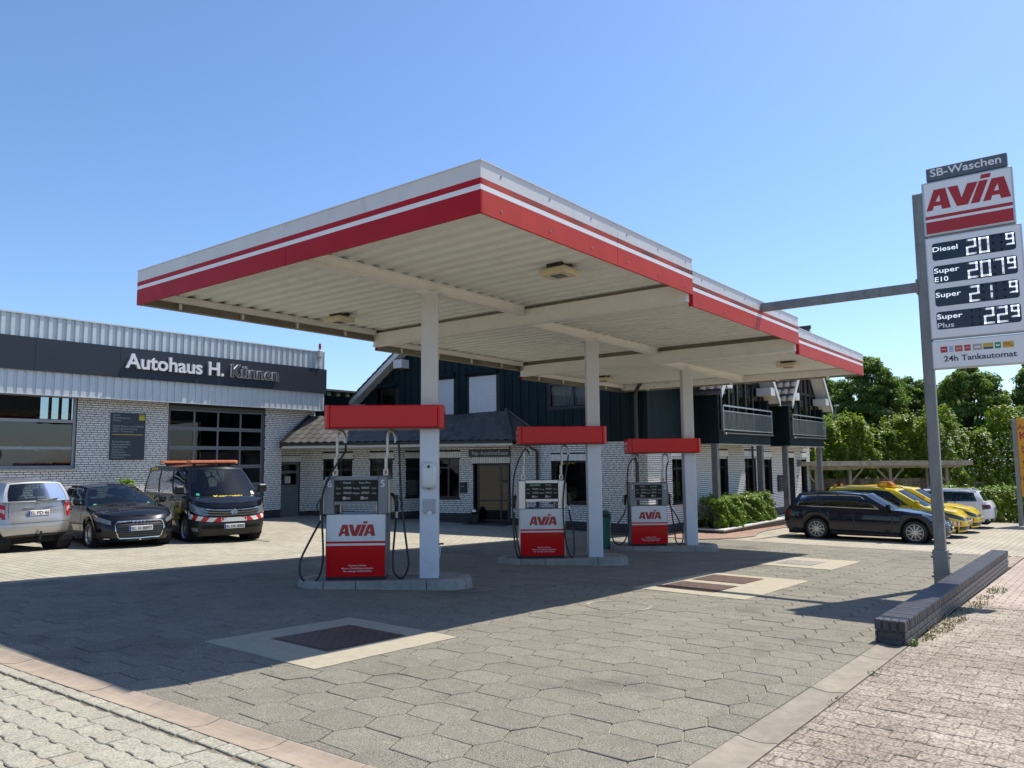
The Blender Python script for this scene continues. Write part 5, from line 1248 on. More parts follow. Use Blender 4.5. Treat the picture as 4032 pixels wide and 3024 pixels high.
    # railing
    YRL = YB - .07; rl = MB(); rl.box(x0 + .28, x1 + .06, YRL - .025, YRL + .025, 3.8, 3.85); rl.box(x0 + .28, x1 + .06, YRL - .015, YRL + .015, 3.62, 3.65); rl.box(x0 + .28, x1 + .06, YRL - .015, YRL + .015, 2.95, 2.985)
    rl.box(x0 + .27, x0 + .31, YRL - .02, YRL + .02, 2.9, 3.8); rl.box(x1 + .03, x1 + .07, YRL - .02, YRL + .02, 2.9, 3.8)
    ro = rl.build('railing', rail_m, box)
    k = x0 + .4
    while k < x1: MB().box(k - .009, k + .009, YRL - .009, YRL + .009, 2.985, 3.62).build('baluster', rail_m, ro); k += .118
    b = MB(); b.tube([(x0 + .3, YRL - .06, 2.82), (x1, YRL - .06, 2.84)], .03, 8); b.build('awning_roll', pbase, box, smooth=True)
    MB().box(x0 + .27, x0 + .34, YRL - .1, YRL - .03, 2.79, 2.86).build('bracket', white_tr, box)
    # soffit lamp
    MB().cbox(xc + .3, xc + .9, YB + .3, YB + .45, 2.37, 2.44, .01).build('soffit_lamp', white_tr, box)
bay(25.75, 30.97, '')
bay(33.4, 38.45, '')
for x, zb_ in ((25.42 + .35, -.47), (30.1 + .1, -.47), (33.2, -.58), (38.1, -.62)):
    b = MB(); b.cbox(x - .11, x + .11, 10.85, 11.07, zb_, 2.45, .012); WB(b, 'balcony_post', postm, hs)
# entrance panel with bells, house lamp, number
t = thing('bell_panel', 'dark panel with letter slots and bell buttons beside the house door', 'bell panel', (34.78, HY - .014, .44))
p = MB().cbox(-.3, .3, -.06, 0, 0, .72, .006).build('plate', pbase, t)
for r in range(5):
    for c in range(2): MB().lathe([(0, -.066), (.025, -.066), (.025, -.06)], 10, (.03 + c * .13, 0, .1 + r * .12), 'y').build('button', psilv, p)
t = thing('house_number', 'dark house number on the brick by the entrance', 'house number', (37.3, HY - .014, 1.0))
text('digits', '14', .16, pbase, t, frame((0, -.01, 0), (1, 0, 0), (0, 0, 1)), .006, .006)
t = thing('house_lamp', 'small square wall lamp by the house entrance', 'lamp', (37.45, HY - .012, 1.55)); MB().cbox(-.12, .12, -.14, -.0, 0, .3, .01).build('housing', postm, t); MB().box(-.07, .07, -.145, -.141, .05, .25).build('lens', lamp_g, t)
# planter with kerb, second plinth
pk = thing('planter', 'raised dark planter edged with pale stone slabs beside the balcony post', 'planter', (25, 10.4, gz(25, 10.4)))
b = MB(); b.box(24.85, 31.1, 10.38, 10.46, -.95, -.5); b.box(24.85, 24.93, 10.461, HY - .02, -.95, -.5); b.box(31.02, 31.1, 10.461, HY - .02, -.95, -.5); WB(b, 'planter_side', clink, pk)
for k in range(5): WB(MB().cbox(24.8 + k * 1.27, 24.8 + (k + 1) * 1.27 - .01, 10.33, 10.68, -.5, -.45, .006), 'coping_slab', pil_m, pk)
for k in range(2): WB(MB().cbox(24.8, 25.1, 10.69 + k * .55, 10.69 + (k + 1) * .55 - .01, -.5, -.45, .006), 'coping_slab', pil_m, pk)
WB(MB().box(24.94, 31.01, 10.47, HY - .02, -.9, -.52), 'soil', M('dark soil', (.03, .024, .018), .95, bump=.5), pk)
pl2 = thing('entrance_plinth', 'low dark stone plinth before the house entrance', 'step', (35, 11, gz(35, 11)))
b = MB(); b.box(32.6, 39.2, 10.62, HY - .02, -1.1, -.62); WB(b, 'plinth', clink, pl2); WB(MB().box(32.57, 39.23, 10.58, HY - .02, -.62, -.585), 'top_slab', pil_m, pl2)
# ============================================================ VEGETATION
def MLEAF(name, c1, c2, trans=.35, rough=.45):
    if name in MATS: return MATS[name]
    m = bpy.data.materials.new(name); m.use_nodes = True; n = m.node_tree.nodes; l = m.node_tree.links; b = n['Principled BSDF']
    geo = n.new('ShaderNodeNewGeometry'); mx = n.new('ShaderNodeMix'); mx.data_type = 'RGBA'; l.new(geo.outputs['Random Per Island'], mx.inputs[0]); mx.inputs[6].default_value = (*c1, 1); mx.inputs[7].default_value = (*c2, 1)
    l.new(mx.outputs[2], b.inputs['Base Color']); b.inputs['Roughness'].default_value = rough; b.inputs['Specular IOR Level'].default_value = .22
    tr = n.new('ShaderNodeBsdfTranslucent'); hs_ = n.new('ShaderNodeHueSaturation'); hs_.inputs['Value'].default_value = 1.5; hs_.inputs['Saturation'].default_value = 1.1; l.new(mx.outputs[2], hs_.inputs['Color']); l.new(hs_.outputs[0], tr.inputs[0])
    ms = n.new('ShaderNodeMixShader'); ms.inputs[0].default_value = trans; l.new(b.outputs[0], ms.inputs[1]); l.new(tr.outputs[0], ms.inputs[2]); l.new(ms.outputs[0], n['Material Output'].inputs['Surface'])
    MATS[name] = m; return m
bark = M('bark', (.07, .055, .042), .9, 0, .3, 6., .5, 30.)
leafA = MLEAF('oak leaf', (.085, .145, .03), (.17, .245, .06), .5); leafB = MLEAF('mid green leaf', (.095, .165, .035), (.19, .27, .065), .5); leafL = MLEAF('laurel leaf', (.11, .18, .02), (.30, .38, .055), .3, .45); leafH = MLEAF('hedge leaf', (.09, .165, .022), (.24, .34, .055), .3, .45)
def leaf(mb, p, s, nrm, rnd):
    n = (nrm + Vector((rnd.gauss(0, .55), rnd.gauss(0, .55), rnd.gauss(0, .45)))).normalized()
    a = n.cross(Vector((rnd.uniform(-1, 1), rnd.uniform(-1, 1), rnd.uniform(-1, 1)))).normalized(); c = n.cross(a); l, w = s, s * rnd.uniform(.42, .6)
    o = len(mb.v); mb.v += [tuple(p - a * l), tuple(p + c * w + n * (s * .12)), tuple(p + a * l), tuple(p - c * w + n * (s * .12))]; mb.f.append((o, o + 1, o + 2, o + 3)); mb.m.append(0)
def tree(x, y, h, r, lab, seed, lm, leaves=15000, ls=.2, trunk_h=.28, squash=1., name='tree', clumps=120):
    rnd = random.Random(seed); t = thing(name, lab, 'tree', (x, y, gz(x, y) - .03), 0, 'trees behind the tall hedge')
    tb = MB(); lb = MB(); cz = h * (trunk_h + 1) / 2; rz = h * (1 - trunk_h) / 2; r0 = .02 * h + .05
    top = Vector((rnd.uniform(-.2, .2), rnd.uniform(-.2, .2), h * .85)); P = [Vector((0, 0, -.1)).lerp(top, k / 6) + Vector((rnd.gauss(0, .06), rnd.gauss(0, .06), 0)) * (k > 0) for k in range(7)]
    tb.tube(P, [r0 * (1 - k / 7.5) for k in range(7)], 9)
    cl = []
    for k in range(clumps):
        while True:
            u = Vector((rnd.uniform(-1, 1), rnd.uniform(-1, 1), rnd.uniform(-1, 1)))
            if .25 < u.length < 1: break
        u = u.normalized() * (u.length ** .45)
        taper = 1. - .35 * max(0, u.z) if squash >= 1 else 1 - .75 * (u.z * .5 + .5)
        c = Vector((u.x * r * taper * .82, u.y * r * taper * .82, cz + u.z * rz * .86)); cr = r * (rnd.uniform(.16, .28) if u.length < .8 else rnd.uniform(.07, .2))
        cl.append((c, cr))
        if k % 2 == 0:
            s = P[min(6, max(1, int(6 * max(.2, (c.z / h) * .75))))]; mid = s.lerp(c, .5) + Vector((0, 0, -.1 * r)); tb.tube([s, mid, c], [r0 * .35, r0 * .2, r0 * .06], 6)
    tot = sum(c[1] ** 2 for c in cl)
    for c, cr in cl:
        for _ in range(int(leaves * 2.3 * cr * cr / tot)):
            u = Vector((rnd.gauss(0, 1), rnd.gauss(0, 1), rnd.gauss(0, 1))).normalized(); d = cr * rnd.random() ** .33 * (1 + .25 * math.sin(5 * u.x + seed) * math.sin(4 * u.z + c.x))
            leaf(lb, c + Vector((u.x, u.y, u.z * .8)) * d, ls * .62 * rnd.uniform(.6, 1.2), (u + Vector((0, 0, .6))).normalized(), rnd)
    tb.build('trunk', bark, t, smooth=True); lb.build('crown', lm, t); return t
tree(60.5, 17.5, 9.6, 3.6, 'broad oak left of the tree row, beside the house gable', 1, leafA, 17000, .2)
tree(59.5, 13.4, 10.4, 3.3, 'tallest broad oak of the row, right beside the canopy corner', 2, leafA, 17000, .2)
tree(62.5, 11.0, 9.3, 3.0, 'rounded oak in the middle of the row with gaps of sky', 3, leafA, 14000, .2)
tree(64.5, 8.9, 8.4, 2.6, 'smaller rounded oak sloping down towards the sign post', 4, leafB, 12000, .2)
tree(57.5, 11.8, 6.6, 1.6, 'slender grey-green tree in front of the oaks', 9, MLEAF('willow leaf', (.06, .10, .05), (.11, .16, .09)), 8000, .16)
tree(54.5, 6.6, 9.2, 3.1, 'dense broad tree right of the sign post', 5, leafB, 26000, .17, .05, clumps=170)
tree(52.5, 3.9, 6.2, 2.1, 'low bushy green tree in front of the dense upright one', 6, leafB, 11000, .16, .1)
tree(56, 2.2, 10.0, 2.8, 'loose tall tree behind the orange board', 7, leafA, 12000, .2)
tree(52, .5, 6.4, 2.2, 'bright bushy tree behind the orange board', 8, leafL, 11000, .16, .1)
tree(58, 20.5, 8.6, 3.2, 'oak half hidden behind the house gable', 10, leafA, 12000, .2)
tree(66, -3, 10.5, 3.6, 'large oak beyond the orange board', 11, leafA, 12000, .2)
tree(56.5, 15.2, 6.4, 2.4, 'low leafy tree filling in under the oaks beside the house', 21, leafB, 9000, .17, .08)
tree(55.0, 9.6, 5.9, 2.2, 'low leafy tree rising over the hedge left of the sign post', 22, leafL, 9000, .16, .08)
tree(53.8, 8.0, 6.2, 1.9, 'pale green bushy tree directly beside the sign post', 23, leafL, 9000, .15, .08)
tree(51.0, 2.6, 5.2, 1.8, 'rounded bush rising over the hedge beside the orange board', 24, leafB, 8000, .15, .05)
def hedge(name, line, h0, h1, w, n, ls, lm, lab, cat='hedge', bumps=.25, seed=3, dz=0., low=0.):
    rnd = random.Random(seed); t = thing(name, lab, cat, (line[0][0], line[0][1], gz(*line[0]) + dz)); base = t.location.copy()
    P = [Vector(p) for p in line]; Ls = [(P[k + 1] - P[k]).length for k in range(len(P) - 1)]; T = sum(Ls); lb, sb = MB(), MB()
    def at(s):
        for k, l in enumerate(Ls):
            if s <= l or k == len(Ls) - 1: return P[k].lerp(P[k + 1], s / l), (P[k + 1] - P[k]).normalized()
            s -= l
    hb = lambda s, o: (h0 + (h1 - h0) * s / T) * (1 + bumps * (.5 * math.sin(s * 1.9 + seed) + .3 * math.sin(s * 4.7 + 2 * o + seed) + .2 * math.sin(s * 11 + 5 * o)) * .5)
    rnd_k = .95 if h0 > 2 else .35
    for _ in range(n):
        s = rnd.uniform(0, T); p, d = at(s); nn = Vector((-d.y, d.x)); f = rnd.random()
        if f < .62: z = low + (1 - low) * rnd.random(); o = -1 + rnd_k * z ** 1.6 + abs(rnd.gauss(0, .16)); nv = Vector((-nn.x, -nn.y, .35 + 1.4 * z * z))
        elif f < .88: o = rnd.uniform(-1 + rnd_k, 1); z = 1 - abs(rnd.gauss(0, .06)); nv = Vector((0, 0, 1))
        elif f < .93: o = rnd.uniform(-1, 1); z = rnd.random(); nv = Vector((0, 0, 1))
        else: o = 1 - abs(rnd.gauss(0, .1)); z = rnd.random(); nv = Vector((nn.x, nn.y, .35))
        o += .3 * math.sin(s * 3.1 + 7 * z) * math.sin(5 * z + s) + .2 * math.sin(s * 7.7 + 11 * z) + .16 * math.sin(s * 13.1 - 17 * z)
        q = p + nn * (o * w); zz = z * hb(s, o) + abs(rnd.gauss(0, .13)) * (z > .9) * min(1.4, h0 * .5)
        leaf(lb, Vector((q.x - base.x, q.y - base.y, zz)), ls * rnd.uniform(.6, 1.25), nv, rnd)
    for _ in range(int(T / .5)):
        s = rnd.uniform(0, T); p, d = at(s); hgt = hb(s, 0) * .9; q = p + Vector((-d.y, d.x)) * rnd.uniform(-.4, .4) * w
        sb.tube([(q.x - base.x, q.y - base.y, -.05), (q.x - base.x + rnd.gauss(0, .1), q.y - base.y + rnd.gauss(0, .1), hgt * .5), (q.x - base.x + rnd.gauss(0, .2), q.y - base.y + rnd.gauss(0, .2), hgt)], [.03 * min(1, h0), .02 * min(1, h0), .008], 5)
    lb.build('foliage', lm, t); sb.build('stems', bark, t); return t
hedge('tall_hedge', [(42.5, 16.5), (45.5, 11.5), (47.6, 8.6)], 4.4, 4.2, 1.3, 60000, .10, leafL, 'tall laurel hedge with bright tips behind the carport', seed=3, bumps=.4)
hedge('tall_hedge', [(46.6, 8.2), (48.4, 5.6), (50.5, 1.5), (52, -3)], 4.3, 4.2, 1.3, 60000, .10, leafL, 'tall hedge with white specks of blossom behind the orange board', seed=5, bumps=.6)
hedge('low_hedge', [(38.9, 6.0), (40.2, 3.6), (41.5, .2), (42.5, -3)], 1.35, 1.25, .7, 16000, .085, leafH, 'low trimmed hedge beside the white estate car', seed=8, bumps=.15)
hedge('box_hedge', [(25.15, 11.02), (30.75, 11.02)], .97, .95, .44, 15000, .062, leafH, 'knee-high leafy hedge in the planter by the balcony post', seed=11, dz=-.5 - gz(25, 11), bumps=.14)
hedge('shrub', [(40.2, 11.2), (41.0, 10.4)], 1.25, 1.0, .5, 2500, .09, leafH, 'small round shrub at the far house corner', 'shrub', seed=12)
hedge('shrub', [(11.5, 24.6), (11.9, 24.7)], 1.3, 1.2, .2, 700, .08, leafH, 'slim green shrub at the workshop wall behind the black van', 'shrub', seed=13)
# blossoms on the second hedge
rnd = random.Random(4); b = MB()
for _ in range(420):
    s = rnd.random(); x = 45.9 + 5 * s + rnd.gauss(0, .35); y = 7.6 - 7.5 * s; z = rnd.uniform(.9, 3.2); k = rnd.uniform(.025, .06)
    leaf(b, Vector((x - .7, y - .4, z)), k, Vector((-.7, -.3, .5)), rnd)
o = stuff(b.build('blossom', M('white blossom', (.7, .7, .66), .6, var=0.))); o['label'] = 'white blossom specks on the tall hedge'; o['category'] = 'blossom'

# ============================================================ CARPORT AND FENCE
wood = M('weathered grey timber', (.31, .27, .2), .85, 0, .3, 3., .3, 40., rnd=.2, dirt=((.12, .10, .08), 3., .5, .8, (1, 1, .2)))
wood_d = M('grey timber edge', (.17, .15, .125), .85, 0, .25, 4., .3, 40., rnd=.15)
az = math.atan2(-5.3, 4.1); gc = gz(41.6, 8.7)
cp = thing('carport', 'weathered open timber carport with braced posts before the tall hedge', 'carport', (41.6, 8.7, gc), az)
z1 = 1.66 - gc
for y in (0., 2.4):
    MB().cbox(-5.5, -1.5, y - .07, y + .07, z1 - .33, z1 - .09, .01).build('beam', wood, cp); MB().cbox(-1.6, 3.6, y - .075, y + .065, z1 - .25, z1 - .02, .01).build('beam', wood, cp)
    for x in ((-3.6, -1.9, .1, 2.9) if y < 1 else (-4.6, -.9, 3.2)):
        p = MB().cbox(x - .07, x + .07, y - .065, y + .065, -.05, z1 - .25 - (.08 if x < -1.6 else 0), .01).build('post', wood, cp)
        for s in (-1, 1):
            if y > 1 or (x == -1.9 and s < 0) or (x == 2.9 and s > 0) or (x == -3.6 and s > 0): continue
            b = MB(); A = Vector((x + s * .05, y - .045, z1 - 1.0)); b.obox(A, (s * .62, 0, .68), (0, .09, 0), (0, 0, .13)); b.build('brace', wood, p)
for k in range(16): MB().cbox(-5.3 + k * .59, -5.22 + k * .59, -.5, 3.0, z1 - .018, z1 + .06, .006).build('rafter', wood_d, cp)
MB().box(-5.6, 3.9, -.55, 3.1, z1 + .062, z1 + .09).build('roof_sheet', wood_d, cp); MB().box(-5.62, 3.92, -.58, -.552, z1 - .13, z1 + .1).build('roof_edge', wood, cp); MB().box(3.901, 3.94, -.55, 3.1, z1 - .05, z1 + .1).build('roof_edge', wood_d, cp)
fe = thing('plank_fence', 'grey vertical plank fence behind the carport posts', 'fence', (44.0, 9.9, gc), az)
k = -7.5; hgt = 1.75
while k < 6.2:
    hh = (hgt if -2.9 < k < 2.6 else hgt - .22) + random.uniform(-.015, .015); b = MB(); b.box(k, k + .125, -.012, .012, -.05, hh); b.build('plank', wood, fe); k += .14
for z in (.4, 1.3): MB().box(-7.5, 6.2, .013, .06, z, z + .1).build('rail', wood_d, fe)
# far lamp post seen over the hedge
t = thing('street_lamp', 'thin grey lamp post far behind the hedge', 'street lamp', (53.5, 14.2, gz(53, 14)))
b = MB(); b.tube([(0, 0, 0), (0, 0, 6.0), (-.1, -.1, 6.2), (-.7, -.3, 6.25)], [.06, .045, .04, .03], 8); b.build('pole', galv, t); MB().cbox(-1.0, -.6, -.42, -.2, 6.2, 6.3, .02).build('lamp_head', sg_fr, t)
# ============================================================ CARS
def PAINT(name, col, rough=.22, metal=0.):
    return M(name, col, rough, metal, .02, 1.5, spec=.1, coat=.75)
carglass = MGLASS('car glass', (.22, .27, .27), 0., 1.5, boost=1.25)
carglass_c = MGLASS('clear car glass', (.45, .52, .5), 0., 1.5, boost=1.1)
ctrim = M('car black trim', (.012, .012, .013), .45, 0, .05); cint = M('car interior', (.03, .03, .032), .8, 0, .1); chrome = M('chrome', (.75, .75, .76), .08, 1., 0.)
tyre_m = M('tyre rubber', (.015, .015, .016), .75, 0, .1); rim_m = M('alloy rim', (.45, .45, .46), .3, .8, .05); well_m = M('wheel well', (.006, .006, .006), .9, 0, 0.)
lens_m = M('headlight lens', (.2, .215, .23), .06, .3, .45, 26., spec=.7); lens_r = M('red tail lens', (.33, .012, .014), .12, 0, .2, 14.); lens_d = M('dark tail lens', (.10, .008, .012), .12, 0, .1); amber = M('amber lens', (.5, .17, .015), .15, 0, .2, 15.)
plate_w = M('number plate white', (.72, .72, .7), .4, 0, .0); plate_b = M('plate blue', (.015, .06, .32), .4, var=0.); plate_k = M('plate black', (.015, .015, .015), .5, var=0.)
def lerp_pts(P, x):
    if x >= P[0][0]: return P[0][1]
    for (a, za), (b, zb) in zip(P, P[1:]):
        if x >= b:
            f = (a - x) / (a - b); f = f * f * (3 - 2 * f) * .5 + f * .5; return za + (zb - za) * f
    return P[-1][1]
class Car:
    def __init__(s, name, label, cat, loc, az, paint, L, W, H, wb, fo, wr, sh, bot, g, cf=.75, cr=.55, ef=3.2, er=4., nose=None, tail=None, wprof=None, rim=None, spokes=10, glassm=None, group=None, tint_rear=False):
        s.W = W / 2; s.wb = wb; s.wr = wr; s.xf = wb / 2 + fo; s.xr = s.xf - L; s.sh = sh; s.bot = bot; s.g = g; s.cf, s.cr, s.ef, s.er = cf, cr, ef, er; s.H = H; s.paint = paint
        s.nose = nose or [(1, -.10), (.8, -.03), (.5, .0), (.25, .0), (0, -.06)]; s.tail = tail or [(1, -.06), (.7, -.02), (.4, 0), (.15, 0), (0, -.05)]
        s.wp = wprof or [(1, .93), (.8, .985), (.55, 1.), (.3, .995), (0, .95)]; s.ra = wr + .055
        s.t = thing(name, label, cat, (loc[0], loc[1], gz(*loc) if len(loc) < 3 else loc[2]), az, group); s.gm = glassm or carglass
        s.rimm = rim or rim_m; s.spokes = spokes
        s.body(); s.house(); s.wheels()
    def plan(s, q, t):
        a = abs(q); sg = 1 if q >= 0 else -1; w = s.W * lerp_pts(s.wp, t)
        if a <= 1:
            th = a * PI / 2; e = 2 / s.ef; x = s.xf - s.cf + s.cf * math.cos(th) ** e if a < 1 else s.xf - s.cf; y = w * math.sin(th) ** e
            k = max(0, (x - (s.xf - s.cf)) / s.cf); x += lerp_pts(s.nose, t) * k
        elif a <= 2: x = (s.xf - s.cf) + (a - 1) * ((s.xr + s.cr) - (s.xf - s.cf)); y = w
        else:
            th = (3 - a) * PI / 2; e = 2 / s.er; x = s.xr + s.cr - s.cr * math.cos(th) ** e if a > 2 else s.xr + s.cr; y = w * max(0, math.sin(th)) ** e
            k = max(0, ((s.xr + s.cr) - x) / s.cr); x -= lerp_pts(s.tail, t) * k
        return x, y * sg
    def zb(s, x):
        z = lerp_pts(s.bot, x)
        for xw in (s.wb / 2, -s.wb / 2):
            d = abs(x - xw)
            if d < s.ra: z = max(z, s.wr + math.sqrt(s.ra ** 2 - d * d))
        return z
    def S(s, q, t, off=0.):
        x, y = s.plan(q, t); zt = lerp_pts(s.sh, x); zb = s.zb(x) if 1 <= abs(q) <= 2 or True else 0
        z = zb + (zt - zb) * t; p = Vector((x, y, z))
        if off:
            e = .01; a = Vector((*s.plan(q - e, t), 0)); b = Vector((*s.plan(q + e, t), 0)); d = (b - a).normalized(); n = Vector((-d.y, d.x, 0)) * -1
            if n.dot(Vector((p.x * .25, p.y, 0))) < 0: n = -n
            p += n * off
        return p
    def qx(s, x, t=.5):     # side parameter for a given x
        return 1 + (s.xf - s.cf - x) / ((s.xf - s.cf) - (s.xr + s.cr))
    def body(s):
        qs = [k / 14 for k in range(14)]; xs = set(rng(s.xr + s.cr, s.xf - s.cf, .12))
        for xw in (s.wb / 2, -s.wb / 2):
            for k in range(25):
                x = xw + s.ra * math.cos(PI * k / 24) * .9999
                if s.xr + s.cr < x < s.xf - s.cf: xs.add(x)
            xs |= {xw - s.ra - .002, xw + s.ra + .002}
        qs += sorted(s.qx(x) for x in xs if s.xr + s.cr - 1e-6 <= x <= s.xf - s.cf + 1e-6); qs += [2 + k / 12 for k in range(1, 13)]
        qq = [-q for q in reversed(qs) if q > 0] + qs; ts = [0, .04, .12, .25, .4, .55, .7, .82, .9, .96, 1.]
        b = MB(); b.grid(lambda q, t: s.S(q, t), qq, ts)
        # arches that reach into the rounded corners need no extra care: bottom line follows them
        s.bo = b.build('body', s.paint, s.t, smooth=True, angle=50)
        A0, B0 = s.g['A0'], s.g['B0']
        def cap(x0, x1, crown, name, m, dz=0.):
            b = MB(); xx = rng(x1, x0, .06); pts = [k / 10 - 1 for k in range(21)]
            def f(x, v):
                yy = s.topw(x); z = lerp_pts(s.sh, x); return (x, yy * v, z + crown * (1 - v * v) * min(1, max(.0, (s.xf - .1 - x) / .25)) * min(1., max(0., (x - s.xr - .02) / .1)) + dz)
            b.grid(f, xx, pts); return b.build(name, m, s.t if name != 'cowl' else s.bo, smooth=True, angle=50)
        s.hood = cap(s.xf + lerp_pts(s.nose, 1.) - .004, A0 - .12, s.g.get('crown', .05), 'hood', s.paint)
        if B0 > s.xr + .1: cap(B0 + .1, s.xr + .03, .02, 'deck', s.paint)
        cap(A0 - .1, max(B0, s.xr + .05), 0., 'cowl', cint, -.03)
        b = MB(); b.box(s.xr + .2, s.xf - .25, -s.W + .12, s.W - .12, .17, .5); b.build('underbody', well_m, s.bo)
        for xw in (s.wb / 2, -s.wb / 2):
            for sg in (-1, 1):
                b = MB(); b.lathe([(.0, 0), (s.ra + .03, 0)], 24, (xw, sg * (s.W - .34), s.wr), 'y'); b.lathe([(s.ra + .028, -.16), (s.ra + .028, .16)], 24, (xw, sg * (s.W - .18), s.wr), 'y'); b.build('wheel_well', well_m, s.bo)
    def topw(s, x):     # half width of the shoulder at x
        lo, hi = 0., 3.
        if x > s.xf - s.cf:
            best = 0
            for k in range(41):
                q = k / 40; px, py = s.plan(q, 1.)
                if px >= x - 1e-6: best = py
                else: break
            if q > 0:
                q0 = max(0, (k - 1) / 40); x0, y0 = s.plan(q0, 1.); x1, y1 = s.plan(q, 1.)
                if x0 != x1: best = y0 + (y1 - y0) * max(0, min(1, (x0 - x) / (x0 - x1)))
            return best
        if x < s.xr + s.cr:
            for k in range(41):
                q = 2 + k / 40; x1, y1 = s.plan(q, 1.)
                if x1 < x: x0, y0 = s.plan(q - 1 / 40, 1.); return y0 + (y1 - y0) * max(0, min(1, (x0 - x) / max(1e-6, x0 - x1)))
            return y1
        return s.plan(1.5, 1.)[1]
    def G(s, u, h, sg=1, off=0.):
        g = s.g; xb = g['A0s'] + (g['B0s'] - g['A0s']) * u; xt = g['A1'] + (g['B1'] - g['A1']) * u
        hh = h; x = xb + (xt - xb) * hh; z0 = lerp_pts(s.sh, xb) - .01; zr = lerp_pts(g['roof'], xt)
        wm = s.plan(1.5, 1.)[1]; wbs = max(min(s.topw(xb), wm), wm * .9) - .012; k = 1 - abs(2 * u - 1) ** 3 * .06
        wt = g['wr'] * (1 - abs(2 * u - 1) ** 4 * .05); y = wbs + (wt - wbs) * hh + .035 * math.sin(PI * hh) + off
        return Vector((x, sg * y, z0 + (zr - z0) * h))
    def house(s):
        g = s.g; wins = g['win']; t0, t1 = g.get('wt0', .06), g.get('wt1', .9)
        for sg in (1, -1):
            us = sorted(set(rng(0, 1, .04)) | {v for w in wins for v in w}); hs_ = sorted({0, t0, .25, .45, .65, t1, .96, 1.})
            b = MB(); b.grid(lambda u, h: s.G(u, h, sg), us, hs_, 0, lambda u, h: t0 < h < t1 and wins[0][0] < u < wins[-1][1])
            b.build('roof_side', s.paint, s.bo, smooth=True)
            for i, (a, c) in enumerate(wins):
                b = MB(); b.grid(lambda u, h: s.G(u, h, sg, -.008), rng(a, c, .05), rng(t0, t1, .12)); w = b.build('side_window', s.gm if not (g.get('tint') and i >= g['tint']) else carglass, s.t, smooth=True)
                if i + 1 < len(wins):
                    e = wins[i + 1][0]; b = MB(); b.grid(lambda u, h: s.G(u, h, sg, -.002), [c, e], rng(t0, t1, .12)); b.build('window_pillar', g.get('pillar', ctrim), w, smooth=True)
            if g.get('chrome'):
                a, c = wins[0][0], wins[-1][1]; P = [s.G(a, t0, sg, .006)] + [s.G(a + (c - a) * k / 14, t1 + .015, sg, .006) for k in range(0, 15)] + [s.G(c, t0, sg, .006)] + [s.G(c - (c - a) * k / 14, t0 - .01, sg, .006) for k in range(1, 15)]
                b = MB(); b.tube(P + [P[0]], .010, 6); b.build('window_trim', chrome, s.bo, smooth=True)
        vs = [k / 8 - 1 for k in range(17)]
        def end(u, bow, off, m, name, h0, h1, vin):
            def f(v, h, o=0.):
                e = s.G(u, h); d = 1 if u == 0 else -1; return Vector((e.x + d * (bow * (1 - v * v) * (1 - .35 * h) + o), e.y * v, e.z + .03 * (1 - v * v) * h))
            b = MB(); b.grid(lambda v, h: f(v, h), sorted(set(vs) | {-vin, vin}), sorted({0, h0, .3, .5, .7, h1, 1.}), 0, lambda v, h: abs(v) < vin and h0 < h < h1); b.build('screen_frame', s.paint, s.bo, smooth=True)
            b = MB(); b.grid(lambda v, h: f(v, h, -.006), rng(-vin, vin, .1), rng(h0, h1, .1)); return b.build(name, m, s.t, smooth=True), f
        s.ws, s.fws = end(0, g.get('bow', .16), 0, g.get('wsm', carglass_c), 'windscreen', .0, .93, .93)
        s.rw, s.frw = end(1, g.get('bowr', .1), 0, carglass if g.get('tint') else s.gm, 'rear_window', g.get('rh0', .08), g.get('rh1', .9), g.get('rv', .86))
        b = MB()
        def rf(u, v):
            e = s.G(u, 1.); bw = g.get('bow', .16) * .65 * (1 - v * v) * max(0, 1 - 6 * u) - g.get('bowr', .1) * .65 * (1 - v * v) * max(0, 6 * u - 5); return Vector((e.x + bw, e.y * v, e.z + .03 * (1 - v * v) + .0 * u + g.get('rc', .02) * (1 - v * v) * math.sin(PI * u)))
        b.grid(rf, rng(0, 1, .05), vs); b.build('roof', s.paint, s.t, smooth=True); s.rf = rf
        # seats and dashboard
        zb = lerp_pts(s.sh, g['A0']); b = MB(); b.cbox(g['A0'] - .55, g['A0'] - .05, -s.W + .2, s.W - .2, zb - .12, zb + .0, .04); b.build('dashboard', cint, s.bo)
        for xx in g.get('seats', [g['A0s'] - 1.05, g['A0s'] - 1.95]):
            for y in (-.38, .38):
                b = MB(); b.cbox(xx - .12, xx + .06, y - .24, y + .24, zb - .4, zb + .14, .06); b.cbox(xx - .14, xx - .02, y - .13, y + .13, zb + .18, zb + .36, .04); b.build('seat', cint, s.t)
        b = MB(); b.lathe([(.17, -.012), (.185, 0), (.17, .012), (.16, 0), (.17, -.012)], 16, (g['A0'] - .62, .38, zb + .03), 'x'); b.build('steering_wheel', cint, s.bo)
    def wheels(s):
        r = s.wr; rr = r * .7
        tb = MB(); tb.lathe([(rr, -.09), (rr + .02, -.105), (r - .03, -.105), (r - .006, -.085), (r, -.05), (r, .05), (r - .006, .085), (r - .03, .105), (rr + .02, .105), (rr, .09)], 36, (0, 0, 0), 'y')
        rb = MB(); rb.lathe([(rr + .004, -.1), (rr - .008, -.1), (rr - .02, -.075), (rr - .03, .05)], 32, (0, 0, 0), 'y'); rb.lathe([(0, -.082), (.055, -.082), (.065, -.06), (.07, .0)], 16, (0, 0, 0), 'y')
        n = s.spokes
